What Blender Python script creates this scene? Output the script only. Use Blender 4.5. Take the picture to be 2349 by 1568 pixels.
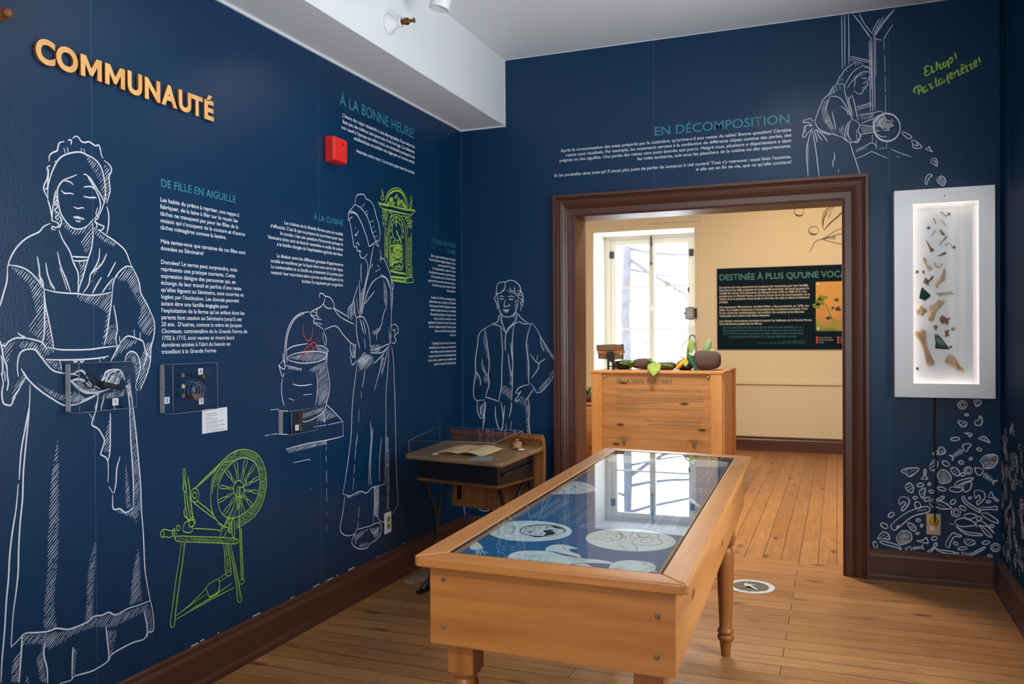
import bpy, bmesh, math, random
from mathutils import Vector, Matrix

for o in list(bpy.data.objects):
    bpy.data.objects.remove(o, do_unlink=True)
SC = bpy.context.scene
COL = SC.collection
R = random.Random(7)

# ------------------------------------------------------------------ camera
CAM_YAW, CAM_PITCH, CAM_ROLL = -0.37326, -0.0064, -0.00649
_f = Vector((math.sin(CAM_YAW) * math.cos(CAM_PITCH), math.cos(CAM_YAW) * math.cos(CAM_PITCH), math.sin(CAM_PITCH)))
_r0 = Vector((math.cos(CAM_YAW), -math.sin(CAM_YAW), 0)); _u0 = _r0.cross(_f)
_r = math.cos(CAM_ROLL) * _r0 + math.sin(CAM_ROLL) * _u0
_u = -math.sin(CAM_ROLL) * _r0 + math.cos(CAM_ROLL) * _u0
cam_data = bpy.data.cameras.new('camera')
cam = bpy.data.objects.new('camera', cam_data); COL.objects.link(cam)
M = Matrix((_r, _u, -_f)).transposed().to_4x4(); M.translation = Vector((2.32078, -5.02344, 1.35))
cam.matrix_world = M
cam_data.sensor_width = 36.0; cam_data.lens = 36.0 * 1909.164 / 2349.0
cam_data.clip_start = 0.05; cam_data.clip_end = 200
cam_data.dof.use_dof = True; cam_data.dof.focus_distance = 3.1; cam_data.dof.aperture_fstop = 5.0
SC.camera = cam

# ------------------------------------------------------------------ world, exposure
SC.view_settings.view_transform = 'Standard'; SC.view_settings.look = 'None'
SC.view_settings.exposure = 0.0; SC.view_settings.gamma = 1.0; SC.view_settings.use_curve_mapping = False
SC.cycles.use_denoising = True
SC.cycles.max_bounces = 10; SC.cycles.diffuse_bounces = 5; SC.cycles.glossy_bounces = 5
SC.cycles.transparent_max_bounces = 24; SC.cycles.caustics_reflective = False; SC.cycles.caustics_refractive = False
SC.cycles.sample_clamp_indirect = 6.0
W = bpy.data.worlds.new('overcast_sky'); SC.world = W; W.use_nodes = True
bg = W.node_tree.nodes['Background']; bg.inputs[0].default_value = (0.90, 0.95, 1.0, 1); bg.inputs[1].default_value = 11.0

# ------------------------------------------------------------------ lights
def lamp(name, typ, loc, aim, energy, color, **kw):
    d = bpy.data.lights.new(name, typ); d.energy = energy; d.color = color
    for k, v in kw.items():
        setattr(d, k, v)
    o = bpy.data.objects.new(name, d); COL.objects.link(o); o.location = loc
    o.rotation_euler = (Vector(aim) - Vector(loc)).to_track_quat('-Z', 'Y').to_euler()
    return o
def portal(name, loc, aim, sx, sy):
    o = lamp(name, 'AREA', loc, aim, 1, (1, 1, 1), shape='RECTANGLE', size=sx, size_y=sy)
    o.data.cycles.is_portal = True
    return o
# daylight: overcast sky through the window of the right wall, glow of the snow outside rising through it, portal for the far window
lamp('window_sky_light', 'AREA', (3.40, -2.25, 1.75), (0.6, -2.0, 0.6), 20, (0.86, 0.93, 1.0), shape='RECTANGLE', size=1.4, size_y=1.6)
lamp('snow_glow', 'AREA', (5.2, -2.25, -0.60), (5.2, -2.25, 3.0), 1150, (0.82, 0.92, 1.0), shape='RECTANGLE', size=3.6, size_y=6.0)
lamp('rear_daylight', 'AREA', (1.5, -6.9, 1.75), (1.5, 0, 1.75), 14, (0.92, 0.96, 1.0), shape='RECTANGLE', size=1.3, size_y=1.5)
portal('portal_far_window', (0.10, 5.75, 1.72), (0.10, 0, 1.72), 1.3, 1.95)
# track spotlights of the room
lamp('spot_letters', 'SPOT', (1.15, -2.55, 3.05), (0.0, -2.85, 1.9), 36, (1.0, 0.82, 0.62), spot_size=0.85, spot_blend=0.9, shadow_soft_size=0.02)
lamp('spot_kitchen', 'SPOT', (1.0, -1.30, 2.95), (0.0, -2.00, 1.65), 26, (1.0, 0.95, 0.88), spot_size=1.1, spot_blend=1.0, shadow_soft_size=0.03)
lamp('spot_back_wall', 'SPOT', (2.0, -1.6, 3.05), (2.2, 0.0, 2.10), 16, (1.0, 0.92, 0.82), spot_size=0.8, spot_blend=1.0, shadow_soft_size=0.03)
lamp('spot_case', 'SPOT', (2.85, -1.9, 3.05), (2.85, 0.0, 1.6), 48, (1.0, 0.96, 0.92), spot_size=0.5, spot_blend=0.8, shadow_soft_size=0.03)
lamp('spot_table', 'SPOT', (1.5, -5.9, 3.05), (1.62, -3.1, 0.55), 170, (1.0, 0.90, 0.78), spot_size=0.42, spot_blend=1.0, shadow_soft_size=0.04)
# warm ceiling lamps of the far room
lamp('far_room_lamp', 'AREA', (1.2, 1.15, 3.10), (1.2, 1.5, 0), 120, (1.0, 0.91, 0.78), shape='DISK', size=0.6)
lamp('far_room_spot', 'SPOT', (2.3, 3.3, 3.05), (1.9, 5.09, 2.2), 60, (1.0, 0.78, 0.48), spot_size=1.3, spot_blend=1.0, shadow_soft_size=0.05)

# ------------------------------------------------------------------ materials
MATS = {}
def _m(name):
    m = bpy.data.materials.new(name); m.use_nodes = True; MATS[name] = m
    return m, m.node_tree.nodes, m.node_tree.links, m.node_tree.nodes['Principled BSDF']
def srgb(r, g, b):
    f = lambda c: (c / 255 / 12.92) if c <= 10.3 else ((c / 255 + 0.055) / 1.055) ** 2.4
    return (f(r), f(g), f(b), 1)
def plain(name, rgb, rough=0.5, metal=0.0, spec=0.5, bump=0.0, bscale=200.0, var=0.0):
    m, N, L, b = _m(name); c = srgb(*rgb)
    b.inputs['Base Color'].default_value = c; b.inputs['Roughness'].default_value = rough
    b.inputs['Metallic'].default_value = metal; b.inputs['Specular IOR Level'].default_value = spec
    tc = N.new('ShaderNodeTexCoord')
    if bump:
        n = N.new('ShaderNodeTexNoise'); n.inputs['Scale'].default_value = bscale; n.inputs['Detail'].default_value = 4
        L.new(tc.outputs['Object'], n.inputs['Vector'])
        bp = N.new('ShaderNodeBump'); bp.inputs['Strength'].default_value = bump; bp.inputs['Distance'].default_value = 0.004
        L.new(n.outputs['Fac'], bp.inputs['Height']); L.new(bp.outputs['Normal'], b.inputs['Normal'])
    if var:
        n2 = N.new('ShaderNodeTexNoise'); n2.inputs['Scale'].default_value = 9; n2.inputs['Detail'].default_value = 6
        L.new(tc.outputs['Object'], n2.inputs['Vector'])
        r = N.new('ShaderNodeValToRGB'); r.color_ramp.elements[0].position = 0.3; r.color_ramp.elements[1].position = 0.7
        r.color_ramp.elements[0].color = tuple(x * (1 - var) for x in c[:3]) + (1,)
        r.color_ramp.elements[1].color = tuple(min(1, x * (1 + var)) for x in c[:3]) + (1,)
        L.new(n2.outputs['Fac'], r.inputs['Fac']); L.new(r.outputs['Color'], b.inputs['Base Color'])
    return m
def emis(name, rgb, strength):
    m, N, L, b = _m(name); b.inputs['Base Color'].default_value = srgb(*rgb)
    b.inputs['Emission Color'].default_value = srgb(*rgb); b.inputs['Emission Strength'].default_value = strength
    return m
def thin_glass(name, tint=(1, 1, 1), ior=1.5, rough=0.0):
    # clear sheet: transparent body with Fresnel mirror on the side the ray enters
    m, N, L, b = _m(name); N.remove(b)
    out = N['Material Output']; mix = N.new('ShaderNodeMixShader'); tr = N.new('ShaderNodeBsdfTransparent')
    gl = N.new('ShaderNodeBsdfGlossy'); gl.inputs['Roughness'].default_value = rough
    tr.inputs['Color'].default_value = tint + (1,)
    fr = N.new('ShaderNodeFresnel'); fr.inputs['IOR'].default_value = ior
    ge = N.new('ShaderNodeNewGeometry'); su = N.new('ShaderNodeMath'); su.operation = 'SUBTRACT'; su.inputs[0].default_value = 1.0
    mu = N.new('ShaderNodeMath'); mu.operation = 'MULTIPLY'
    L.new(ge.outputs['Backfacing'], su.inputs[1]); L.new(fr.outputs['Fac'], mu.inputs[0]); L.new(su.outputs[0], mu.inputs[1])
    L.new(mu.outputs[0], mix.inputs['Fac']); L.new(tr.outputs[0], mix.inputs[1]); L.new(gl.outputs[0], mix.inputs[2])
    L.new(mix.outputs[0], out.inputs['Surface'])
    return m
def wood(name, light, dark, axis='X', rough=0.4, knots=0.5, scale=1.0, kcol=(60, 25, 10), ring=1.0, seed=0.0, flat=None):
    m, N, L, b = _m(name); b.inputs['Roughness'].default_value = rough
    tc = N.new('ShaderNodeTexCoord'); mp = N.new('ShaderNodeMapping')
    s = {'X': (0.9, 14, 14), 'Y': (14, 0.9, 14), 'Z': (14, 14, 0.9)}[axis]
    mp.inputs['Scale'].default_value = tuple(v * scale for v in s); mp.inputs['Location'].default_value = (seed, seed * 1.7, seed * 0.6)
    L.new(tc.outputs['Object'], mp.inputs['Vector'])
    n = N.new('ShaderNodeTexNoise'); n.inputs['Scale'].default_value = 1.6 * ring; n.inputs['Detail'].default_value = 7; n.inputs['Roughness'].default_value = 0.62
    n.inputs['Distortion'].default_value = 0.5
    L.new(mp.outputs[0], n.inputs['Vector'])
    r = N.new('ShaderNodeValToRGB'); e = r.color_ramp.elements
    e[0].position = 0.28; e[0].color = srgb(*dark); e[1].position = 0.66; e[1].color = srgb(*light)
    L.new(n.outputs['Fac'], r.inputs['Fac'])
    col = r.outputs['Color']
    if knots:
        k = {'X': (1.6, 4.2, 4.2), 'Y': (4.2, 1.6, 4.2), 'Z': (4.2, 4.2, 1.6)}[axis]
        use = [i for i in range(3) if 'XYZ'[i] != (flat or 'Z')][:2]
        sx = N.new('ShaderNodeSeparateXYZ'); cx = N.new('ShaderNodeCombineXYZ'); L.new(tc.outputs['Object'], sx.inputs[0])
        for o_, i in enumerate(use):
            ma = N.new('ShaderNodeMath'); ma.operation = 'MULTIPLY_ADD'; ma.inputs[1].default_value = k[i]; ma.inputs[2].default_value = seed * 1.3 + 0.4 * o_
            L.new(sx.outputs[i], ma.inputs[0]); L.new(ma.outputs[0], cx.inputs[o_])
        v = N.new('ShaderNodeTexVoronoi'); v.voronoi_dimensions = '2D'; v.inputs['Scale'].default_value = 1.1
        L.new(cx.outputs[0], v.inputs['Vector'])
        kr = N.new('ShaderNodeValToRGB'); ke = kr.color_ramp.elements
        ke[0].position = 0.03; ke[0].color = (1, 1, 1, 1); ke[1].position = 0.085; ke[1].color = (0, 0, 0, 1)
        L.new(v.outputs['Distance'], kr.inputs['Fac'])
        sc_ = N.new('ShaderNodeSeparateColor'); L.new(v.outputs['Color'], sc_.inputs[0])
        gt = N.new('ShaderNodeMath'); gt.operation = 'GREATER_THAN'; gt.inputs[1].default_value = 0.45; L.new(sc_.outputs[0], gt.inputs[0])
        gm = N.new('ShaderNodeMath'); gm.operation = 'MULTIPLY'; gm.inputs[1].default_value = knots; L.new(gt.outputs[0], gm.inputs[0])
        kf = N.new('ShaderNodeMath'); kf.operation = 'MULTIPLY'
        L.new(kr.outputs['Color'], kf.inputs[0]); L.new(gm.outputs[0], kf.inputs[1])
        mx = N.new('ShaderNodeMixRGB'); mx.inputs['Color2'].default_value = srgb(*kcol)
        L.new(kf.outputs[0], mx.inputs['Fac']); L.new(col, mx.inputs['Color1']); col = mx.outputs['Color']
    L.new(col, b.inputs['Base Color'])
    bp = N.new('ShaderNodeBump'); bp.inputs['Strength'].default_value = 0.08; bp.inputs['Distance'].default_value = 0.003
    L.new(n.outputs['Fac'], bp.inputs['Height']); L.new(bp.outputs['Normal'], b.inputs['Normal'])
    return m
def floor_mat(name, along):
    m, N, L, b = _m(name)
    tc = N.new('ShaderNodeTexCoord'); mp = N.new('ShaderNodeMapping')
    if along == 'Y': mp.inputs['Rotation'].default_value = (0, 0, math.pi / 2)
    L.new(tc.outputs['Object'], mp.inputs['Vector'])
    br = N.new('ShaderNodeTexBrick'); br.offset = 0.37; br.offset_frequency = 2; br.squash = 1.0
    for k, v in (('Scale', 1.0), ('Brick Width', 2.1), ('Row Height', 0.105), ('Mortar Size', 0.0019), ('Mortar Smooth', 0.1), ('Bias', 0.0)):
        br.inputs[k].default_value = v
    br.inputs['Color1'].default_value = srgb(186, 134, 84); br.inputs['Color2'].default_value = srgb(164, 112, 66); br.inputs['Mortar'].default_value = srgb(40, 20, 10)
    L.new(mp.outputs[0], br.inputs['Vector'])
    mg = N.new('ShaderNodeMapping'); mg.inputs['Scale'].default_value = (1.4, 26, 1)
    L.new(mp.outputs[0], mg.inputs['Vector'])
    g = N.new('ShaderNodeTexNoise'); g.inputs['Scale'].default_value = 2.2; g.inputs['Detail'].default_value = 7; g.inputs['Distortion'].default_value = 0.4
    L.new(mg.outputs[0], g.inputs['Vector'])
    gr = N.new('ShaderNodeValToRGB'); ge = gr.color_ramp.elements
    ge[0].position = 0.25; ge[0].color = (0.50, 0.45, 0.42, 1); ge[1].position = 0.70; ge[1].color = (1.12, 1.08, 1.04, 1)
    L.new(g.outputs['Fac'], gr.inputs['Fac'])
    mu = N.new('ShaderNodeMixRGB'); mu.blend_type = 'MULTIPLY'; mu.inputs['Fac'].default_value = 0.75
    L.new(br.outputs['Color'], mu.inputs['Color1']); L.new(gr.outputs['Color'], mu.inputs['Color2'])
    # knots and worn grey patches
    mk = N.new('ShaderNodeMapping'); mk.inputs['Scale'].default_value = (2.6, 6.5, 1); L.new(mp.outputs[0], mk.inputs['Vector'])
    v = N.new('ShaderNodeTexVoronoi'); v.inputs['Scale'].default_value = 1.0; L.new(mk.outputs[0], v.inputs['Vector'])
    kr = N.new('ShaderNodeValToRGB'); ke = kr.color_ramp.elements
    ke[0].position = 0.05; ke[0].color = (0.8, 0.8, 0.8, 1); ke[1].position = 0.17; ke[1].color = (0, 0, 0, 1)
    L.new(v.outputs['Distance'], kr.inputs['Fac'])
    mx = N.new('ShaderNodeMixRGB'); mx.inputs['Color2'].default_value = srgb(58, 36, 24)
    L.new(kr.outputs['Color'], mx.inputs['Fac']); L.new(mu.outputs['Color'], mx.inputs['Color1'])
    w = N.new('ShaderNodeTexNoise'); w.inputs['Scale'].default_value = 3.2; w.inputs['Detail'].default_value = 5; L.new(mk.outputs[0], w.inputs['Vector'])
    wr = N.new('ShaderNodeValToRGB'); we = wr.color_ramp.elements
    we[0].position = 0.56; we[0].color = (0, 0, 0, 1); we[1].position = 0.78; we[1].color = (0.55, 0.55, 0.55, 1)
    L.new(w.outputs['Fac'], wr.inputs['Fac'])
    mw = N.new('ShaderNodeMixRGB'); mw.inputs['Color2'].default_value = srgb(104, 78, 56)
    L.new(wr.outputs['Color'], mw.inputs['Fac']); L.new(mx.outputs['Color'], mw.inputs['Color1'])
    L.new(mw.outputs['Color'], b.inputs['Base Color'])
    rr = N.new('ShaderNodeMapRange'); rr.inputs['To Min'].default_value = 0.30; rr.inputs['To Max'].default_value = 0.46
    L.new(g.outputs['Fac'], rr.inputs['Value']); L.new(rr.outputs[0], b.inputs['Roughness'])
    bp = N.new('ShaderNodeBump'); bp.inputs['Strength'].default_value = 0.35; bp.inputs['Distance'].default_value = 0.002
    iv = N.new('ShaderNodeMath'); iv.operation = 'SUBTRACT'; iv.inputs[0].default_value = 1.0
    L.new(br.outputs['Fac'], iv.inputs[1]); L.new(iv.outputs[0], bp.inputs['Height']); L.new(bp.outputs['Normal'], b.inputs['Normal'])
    return m

plain('navy', (2, 46, 80), 0.36, spec=0.32, bump=0.22, bscale=110)
plain('white_ink', (208, 214, 224), 0.5)
plain('teal_ink', (45, 130, 150), 0.5)
plain('lime_ink', (156, 196, 62), 0.5)
plain('red_ink', (205, 62, 36), 0.5)
plain('seam', (38, 74, 112), 0.5)
plain('white_paint', (226, 228, 230), 0.6, bump=0.05, bscale=60)
plain('white_caulk', (205, 210, 215), 0.6)
plain('cream', (228, 214, 184), 0.7, bump=0.04, bscale=60)
plain('cream_trim', (228, 214, 184), 0.5)
plain('window_white', (232, 230, 222), 0.45)
plain('trim_brown', (82, 48, 36), 0.36)
plain('black_iron', (16, 16, 18), 0.42, bump=0.1)
plain('black_matte', (20, 20, 22), 0.6)
plain('black_ink', (22, 24, 30), 0.6)
plain('grey_metal', (150, 152, 156), 0.35, metal=0.8)
plain('steel', (190, 192, 196), 0.25, metal=1.0)
plain('brass', (120, 86, 40), 0.35, metal=0.9)
plain('white_plastic', (226, 228, 230), 0.35)
plain('ivory_plastic', (190, 168, 132), 0.4)
plain('white_card', (215, 220, 226), 0.6)
plain('grey_card', (120, 128, 132), 0.5)
plain('red_plastic', (214, 40, 32), 0.38)
plain('yellow_rubber', (222, 178, 14), 0.5)
plain('slot_dark', (60, 60, 55), 0.6)
plain('fern_print', (126, 132, 62), 0.5)
plain('paper', (186, 160, 118), 0.7, var=0.12)
plain('print_blue', (26, 96, 148), 0.5)
plain('print_white', (226, 232, 234), 0.5)
plain('print_teal', (96, 168, 180), 0.5)
plain('print_dark', (34, 38, 48), 0.5)
plain('print_grey', (150, 158, 160), 0.5)
plain('panel_dark', (8, 30, 44), 0.7, spec=0.1)
plain('panel_teal', (52, 120, 122), 0.5)
plain('panel_white', (206, 200, 186), 0.5)
plain('bone', (176, 148, 116), 0.6, bump=0.3, bscale=120, var=0.25)
plain('bone_dark', (122, 92, 66), 0.65, bump=0.3, bscale=120, var=0.3)
plain('bone_thin', (150, 120, 82), 0.6, bump=0.2, bscale=120, var=0.2)
plain('green_glass', (16, 52, 34), 0.12, bump=0.15, bscale=40, var=0.35)
plain('cushion', (72, 56, 52), 0.9, bump=0.25, bscale=160)
plain('plush_green', (78, 128, 42), 0.85, bump=0.2, bscale=150, var=0.18)
plain('plush_lime', (124, 142, 66), 0.85, bump=0.2, bscale=150, var=0.15)
plain('plush_dark_green', (20, 92, 58), 0.8, bump=0.2, bscale=150)
plain('plush_sage', (120, 146, 106), 0.9, bump=0.2, bscale=150, var=0.2)
plain('plush_yellow', (200, 146, 44), 0.85, bump=0.2, bscale=150)
plain('speaker_brown', (92, 72, 56), 0.6)
plain('amber', (140, 88, 42), 0.5, var=0.3)
plain('bark', (76, 75, 82), 0.9, bump=0.3, bscale=8, var=0.2)
plain('snow', (236, 240, 246), 0.8)
plain('screen_grey', (168, 174, 190), 0.4)
plain('arrow_grey', (92, 90, 84), 0.5)
plain('sticker_white', (214, 216, 218), 0.4)
plain('copper_dust', (110, 74, 40), 0.8, var=0.3)
plain('coin_silver', (128, 120, 106), 0.5, metal=0.3, var=0.3)
plain('coin_bone', (196, 168, 132), 0.5, var=0.15)
plain('coin_brass', (124, 106, 62), 0.5, metal=0.3, var=0.3)
plain('clay', (150, 104, 66), 0.6, var=0.2)
plain('lacquer_brown', (26, 14, 10), 0.45)
plain('rope_black', (10, 10, 12), 0.6)
plain('wood_grey', (150, 132, 108), 0.7, var=0.2)
plain('led_panel', (222, 226, 226), 0.6)
plain('photo_green', (120, 128, 30), 0.6)
plain('photo_orange', (208, 150, 58), 0.6)
plain('window_dark_metal', (52, 54, 56), 0.5)
emis('led_strip', (255, 232, 222), 8.0)
plain('tag_grey', (150, 154, 160), 0.6)
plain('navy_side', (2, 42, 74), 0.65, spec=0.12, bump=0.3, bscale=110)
plain('bracket_grey', (172, 172, 176), 0.5)
plain('edge_glint', (128, 138, 150), 0.35)  # opaque pale colour painted for the light that clear edges catch
plain('scissor_black', (9, 9, 10), 0.6)
thin_glass('table_glass', (0.93, 0.97, 0.97), 2.1)
thin_glass('acrylic', (0.975, 0.98, 0.985), 1.33)
thin_glass('window_glass', (0.99, 1.0, 1.0), 1.45)
wood('pine_x', (192, 128, 66), (160, 96, 44), 'X', 0.36, 0.75, seed=1.0, flat='Y')
wood('pine_y', (194, 132, 74), (162, 100, 50), 'Y', 0.36, 0.75, seed=2.0, flat='X')
wood('pine_z', (190, 126, 66), (156, 94, 44), 'Z', 0.36, 0.6, seed=3.0, flat='Y')
wood('pine_leg', (168, 106, 52), (132, 78, 34), 'Z', 0.36, 0.0, seed=4.0)
wood('crate_x', (192, 140, 88), (164, 110, 60), 'X', 0.45, 0.95, seed=5.0, flat='Y', kcol=(52, 26, 14))
wood('crate_z', (196, 146, 90), (172, 118, 64), 'Z', 0.45, 0.7, seed=6.0, flat='Y', kcol=(52, 26, 14))
wood('crate_side_lit', (222, 166, 104), (196, 132, 70), 'Z', 0.45, 0.5, seed=7.0, flat='X')  # crate wood made paler: window light on the right side put into the colour
wood('letter_wood', (226, 178, 112), (206, 150, 84), 'Z', 0.5, 0.0, seed=8.0)
wood('letter_side', (150, 92, 52), (118, 68, 36), 'X', 0.5, 0.0, seed=8.5)
wood('desk_top', (140, 110, 78), (100, 74, 48), 'X', 0.32, 0.0, seed=9.0)
wood('desk_wood', (116, 74, 42), (74, 42, 22), 'X', 0.35, 0.0, seed=10.0)
wood('desk_back', (150, 96, 52), (112, 66, 34), 'Z', 0.35, 0.0, seed=11.0)
floor_mat('floor_boards', 'X'); floor_mat('far_floor_boards', 'Y')

# ------------------------------------------------------------------ building helpers
def link(o): COL.objects.link(o); return o
def tag(o, label=None, cat=None, group=None, kind=None):
    if label: o['label'] = label
    if cat: o['category'] = cat
    if group: o['group'] = group
    if kind: o['kind'] = kind
    return o
def thing(name, label, cat, loc, group=None):
    o = link(bpy.data.objects.new(name, None)); o.location = loc; o.empty_display_size = 0.05
    return tag(o, label, cat, group)
def rootloc(p):
    v = Vector((0, 0, 0))
    while p is not None:
        v += Vector(p.location); p = p.parent
    return v
class MB:
    """collects shapes in world coordinates, then links them as ONE mesh object"""
    def __init__(s): s.bm = bmesh.new(); s.mi = 0
    def face(s, pts):
        try:
            f = s.bm.faces.new([s.bm.verts.new(p) for p in pts]); f.material_index = s.mi; return f
        except ValueError: return None
    def hexa(s, p):
        # p: 4 bottom (ccw from above) + 4 top
        v = [s.bm.verts.new(q) for q in p]
        for i in ((3, 2, 1, 0), (4, 5, 6, 7), (0, 1, 5, 4), (1, 2, 6, 5), (2, 3, 7, 6), (3, 0, 4, 7)):
            s.bm.faces.new([v[k] for k in i]).material_index = s.mi
        return s
    def box(s, x0, y0, z0, x1, y1, z1):
        return s.hexa([(x0, y0, z0), (x1, y0, z0), (x1, y1, z0), (x0, y1, z0), (x0, y0, z1), (x1, y0, z1), (x1, y1, z1), (x0, y1, z1)])
    def prism(s, pts, off):
        # polygon pts (3D) extruded by vector off
        off = Vector(off); a = [s.bm.verts.new(p) for p in pts]; b = [s.bm.verts.new(Vector(p) + off) for p in pts]
        n = len(a); fs = [s.bm.faces.new(a[::-1]), s.bm.faces.new(b)]
        for i in range(n): fs.append(s.bm.faces.new([a[i], a[(i + 1) % n], b[(i + 1) % n], b[i]]))
        for f in fs: f.material_index = s.mi
        return s
    def lathe(s, prof, base, axis=(0, 0, 1), seg=24):
        ax = Vector(axis).normalized(); t = Vector((1, 0, 0)) if abs(ax.x) < 0.9 else Vector((0, 1, 0))
        u = ax.cross(t).normalized(); w = ax.cross(u); base = Vector(base); rings = []
        for r, h in prof:
            c = base + ax * h
            rings.append([s.bm.verts.new(c + (u * math.cos(2 * math.pi * k / seg) + w * math.sin(2 * math.pi * k / seg)) * max(r, 1e-5)) for k in range(seg)])
        for a, b in zip(rings, rings[1:]):
            for k in range(seg):
                f = s.bm.faces.new([a[k], a[(k + 1) % seg], b[(k + 1) % seg], b[k]]); f.material_index = s.mi; f.smooth = True
        for ring, rev in ((rings[0], True), (rings[-1], False)):
            f = s.bm.faces.new(ring[::-1] if rev else ring); f.material_index = s.mi
        return s
    def tube(s, pts, r, seg=8, cap=True):
        pts = [Vector(p) for p in pts]; n = len(pts); rs = r if isinstance(r, (list, tuple)) else [r] * n; rings = []
        up = None
        for i, p in enumerate(pts):
            d = (pts[min(i + 1, n - 1)] - pts[max(i - 1, 0)]).normalized()
            if up is None: up = d.orthogonal().normalized()
            up = (up - d * up.dot(d)).normalized(); w = d.cross(up)
            rings.append([s.bm.verts.new(p + (up * math.cos(2 * math.pi * k / seg) + w * math.sin(2 * math.pi * k / seg)) * rs[i]) for k in range(seg)])
        for a, b in zip(rings, rings[1:]):
            for k in range(seg):
                f = s.bm.faces.new([a[k], a[(k + 1) % seg], b[(k + 1) % seg], b[k]]); f.smooth = True; f.material_index = s.mi
        if cap:
            s.bm.faces.new(rings[0][::-1]).material_index = s.mi; s.bm.faces.new(rings[-1]).material_index = s.mi
        return s
    def ellipsoid(s, c, rx, ry, rz, seg=20, rings=12, fn=None):
        c = Vector(c); rows = []
        for j in range(1, rings):
            th = math.pi * j / rings; row = []
            for k in range(seg):
                ph = 2 * math.pi * k / seg; d = Vector((math.sin(th) * math.cos(ph), math.sin(th) * math.sin(ph), math.cos(th)))
                q = Vector((d.x * rx, d.y * ry, d.z * rz))
                if fn: q = fn(d, q)
                row.append(s.bm.verts.new(c + q))
            rows.append(row)
        def pole(dz):
            d = Vector((0, 0, dz)); q = Vector((0, 0, dz * rz))
            return s.bm.verts.new(c + (fn(d, q) if fn else q))
        t, b = pole(1), pole(-1)
        for a, bb in zip(rows, rows[1:]):
            for k in range(seg):
                f = s.bm.faces.new([a[k], bb[k], bb[(k + 1) % seg], a[(k + 1) % seg]]); f.smooth = True
        for k in range(seg):
            f = s.bm.faces.new([t, rows[0][k], rows[0][(k + 1) % seg]]); f.smooth = True
            f = s.bm.faces.new([b, rows[-1][(k + 1) % seg], rows[-1][k]]); f.smooth = True
        return s
    def sheet(s, grid, th):
        # rows of points -> a sheet of thickness th
        rows = [[s.bm.verts.new(p) for p in r] for r in grid]
        fs = []
        for a, b in zip(rows, rows[1:]):
            for k in range(len(a) - 1):
                f = s.bm.faces.new([a[k], a[k + 1], b[k + 1], b[k]]); f.smooth = True; fs.append(f)
        bmesh.ops.recalc_face_normals(s.bm, faces=fs)
        bmesh.ops.solidify(s.bm, geom=fs, thickness=th)
        return s
    def build(s, name, mat, parent=None, bevel=0.0, bseg=2, smooth=False, label=None, cat=None, group=None, kind=None, loc=None):
        me = bpy.data.meshes.new(name)
        off = rootloc(parent)
        own = Vector(loc) if loc is not None else Vector((0, 0, 0))
        if loc is not None and parent is not None: own = own - off
        bmesh.ops.recalc_face_normals(s.bm, faces=s.bm.faces[:])
        for v in s.bm.verts: v.co -= off + own
        if smooth:
            for f in s.bm.faces: f.smooth = True
        s.bm.to_mesh(me); s.bm.free()
        for k in (mat if isinstance(mat, (list, tuple)) else [mat]): me.materials.append(MATS[k])
        o = link(bpy.data.objects.new(name, me)); o.location = own
        if parent is not None: o.parent = parent
        if bevel:
            b = o.modifiers.new('bevel', 'BEVEL'); b.width = bevel; b.segments = bseg; b.limit_method = 'ANGLE'; b.angle_limit = math.radians(40)
        return tag(o, label, cat, group, kind)

# flat print on a surface: plane = (origin, axis_a, axis_b, normal); 2D in metres
class Plane:
    def __init__(s, o, a, b, n): s.o, s.a, s.b, s.n = Vector(o), Vector(a), Vector(b), Vector(n)
    def at(s, p, h=0.0): return s.o + s.a * p[0] + s.b * p[1] + s.n * h
LEFT = Plane((0, 0, 0), (0, 1, 0), (0, 0, 1), (1, 0, 0))
BACK = Plane((0, 0, 0), (1, 0, 0), (0, 0, 1), (0, -1, 0))
FAR = Plane((0, 5.09, 0), (1, 0, 0), (0, 0, 1), (0, -1, 0))
FLOORP = Plane((0, 0, 0), (1, 0, 0), (0, 1, 0), (0, 0, 1))
def smooth2(pts, n=3):
    if len(pts) < 3: return pts
    out = []; P = [pts[0]] + list(pts) + [pts[-1]]
    closed = (abs(pts[0][0] - pts[-1][0]) + abs(pts[0][1] - pts[-1][1])) < 1e-6
    if closed: P[0] = pts[-2]; P[-1] = pts[1]
    for i in range(1, len(P) - 2):
        p0, p1, p2, p3 = P[i - 1], P[i], P[i + 1], P[i + 2]
        for k in range(n):
            t = k / n; t2 = t * t; t3 = t2 * t
            out.append(tuple(0.5 * (2 * p1[c] + (p2[c] - p0[c]) * t + (2 * p0[c] - 5 * p1[c] + 4 * p2[c] - p3[c]) * t2 + (3 * p1[c] - p0[c] - 3 * p2[c] + p3[c]) * t3) for c in (0, 1)))
    out.append(tuple(pts[-1])); return out
def ribbon(mb, pl, pts, w, h=0.0008, taper=True, sm=3):
    pts = smooth2(pts, sm) if sm > 1 else pts
    n = len(pts)
    if n < 2: return
    L_, R_ = [], []
    for i, p in enumerate(pts):
        a = pts[max(i - 1, 0)]; b = pts[min(i + 1, n - 1)]
        dx, dy = b[0] - a[0], b[1] - a[1]; l = math.hypot(dx, dy) or 1
        k = 1.0
        if taper:
            e = min(i, n - 1 - i) / max(1, (n - 1) / 2); k = 0.55 + 0.45 * min(1, e * 2.2)
        nx, ny = -dy / l * w * k / 2, dx / l * w * k / 2
        L_.append(mb.bm.verts.new(pl.at((p[0] + nx, p[1] + ny), h))); R_.append(mb.bm.verts.new(pl.at((p[0] - nx, p[1] - ny), h)))
    for i in range(n - 1):
        mb.bm.faces.new([L_[i], L_[i + 1], R_[i + 1], R_[i]]).material_index = mb.mi
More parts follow.
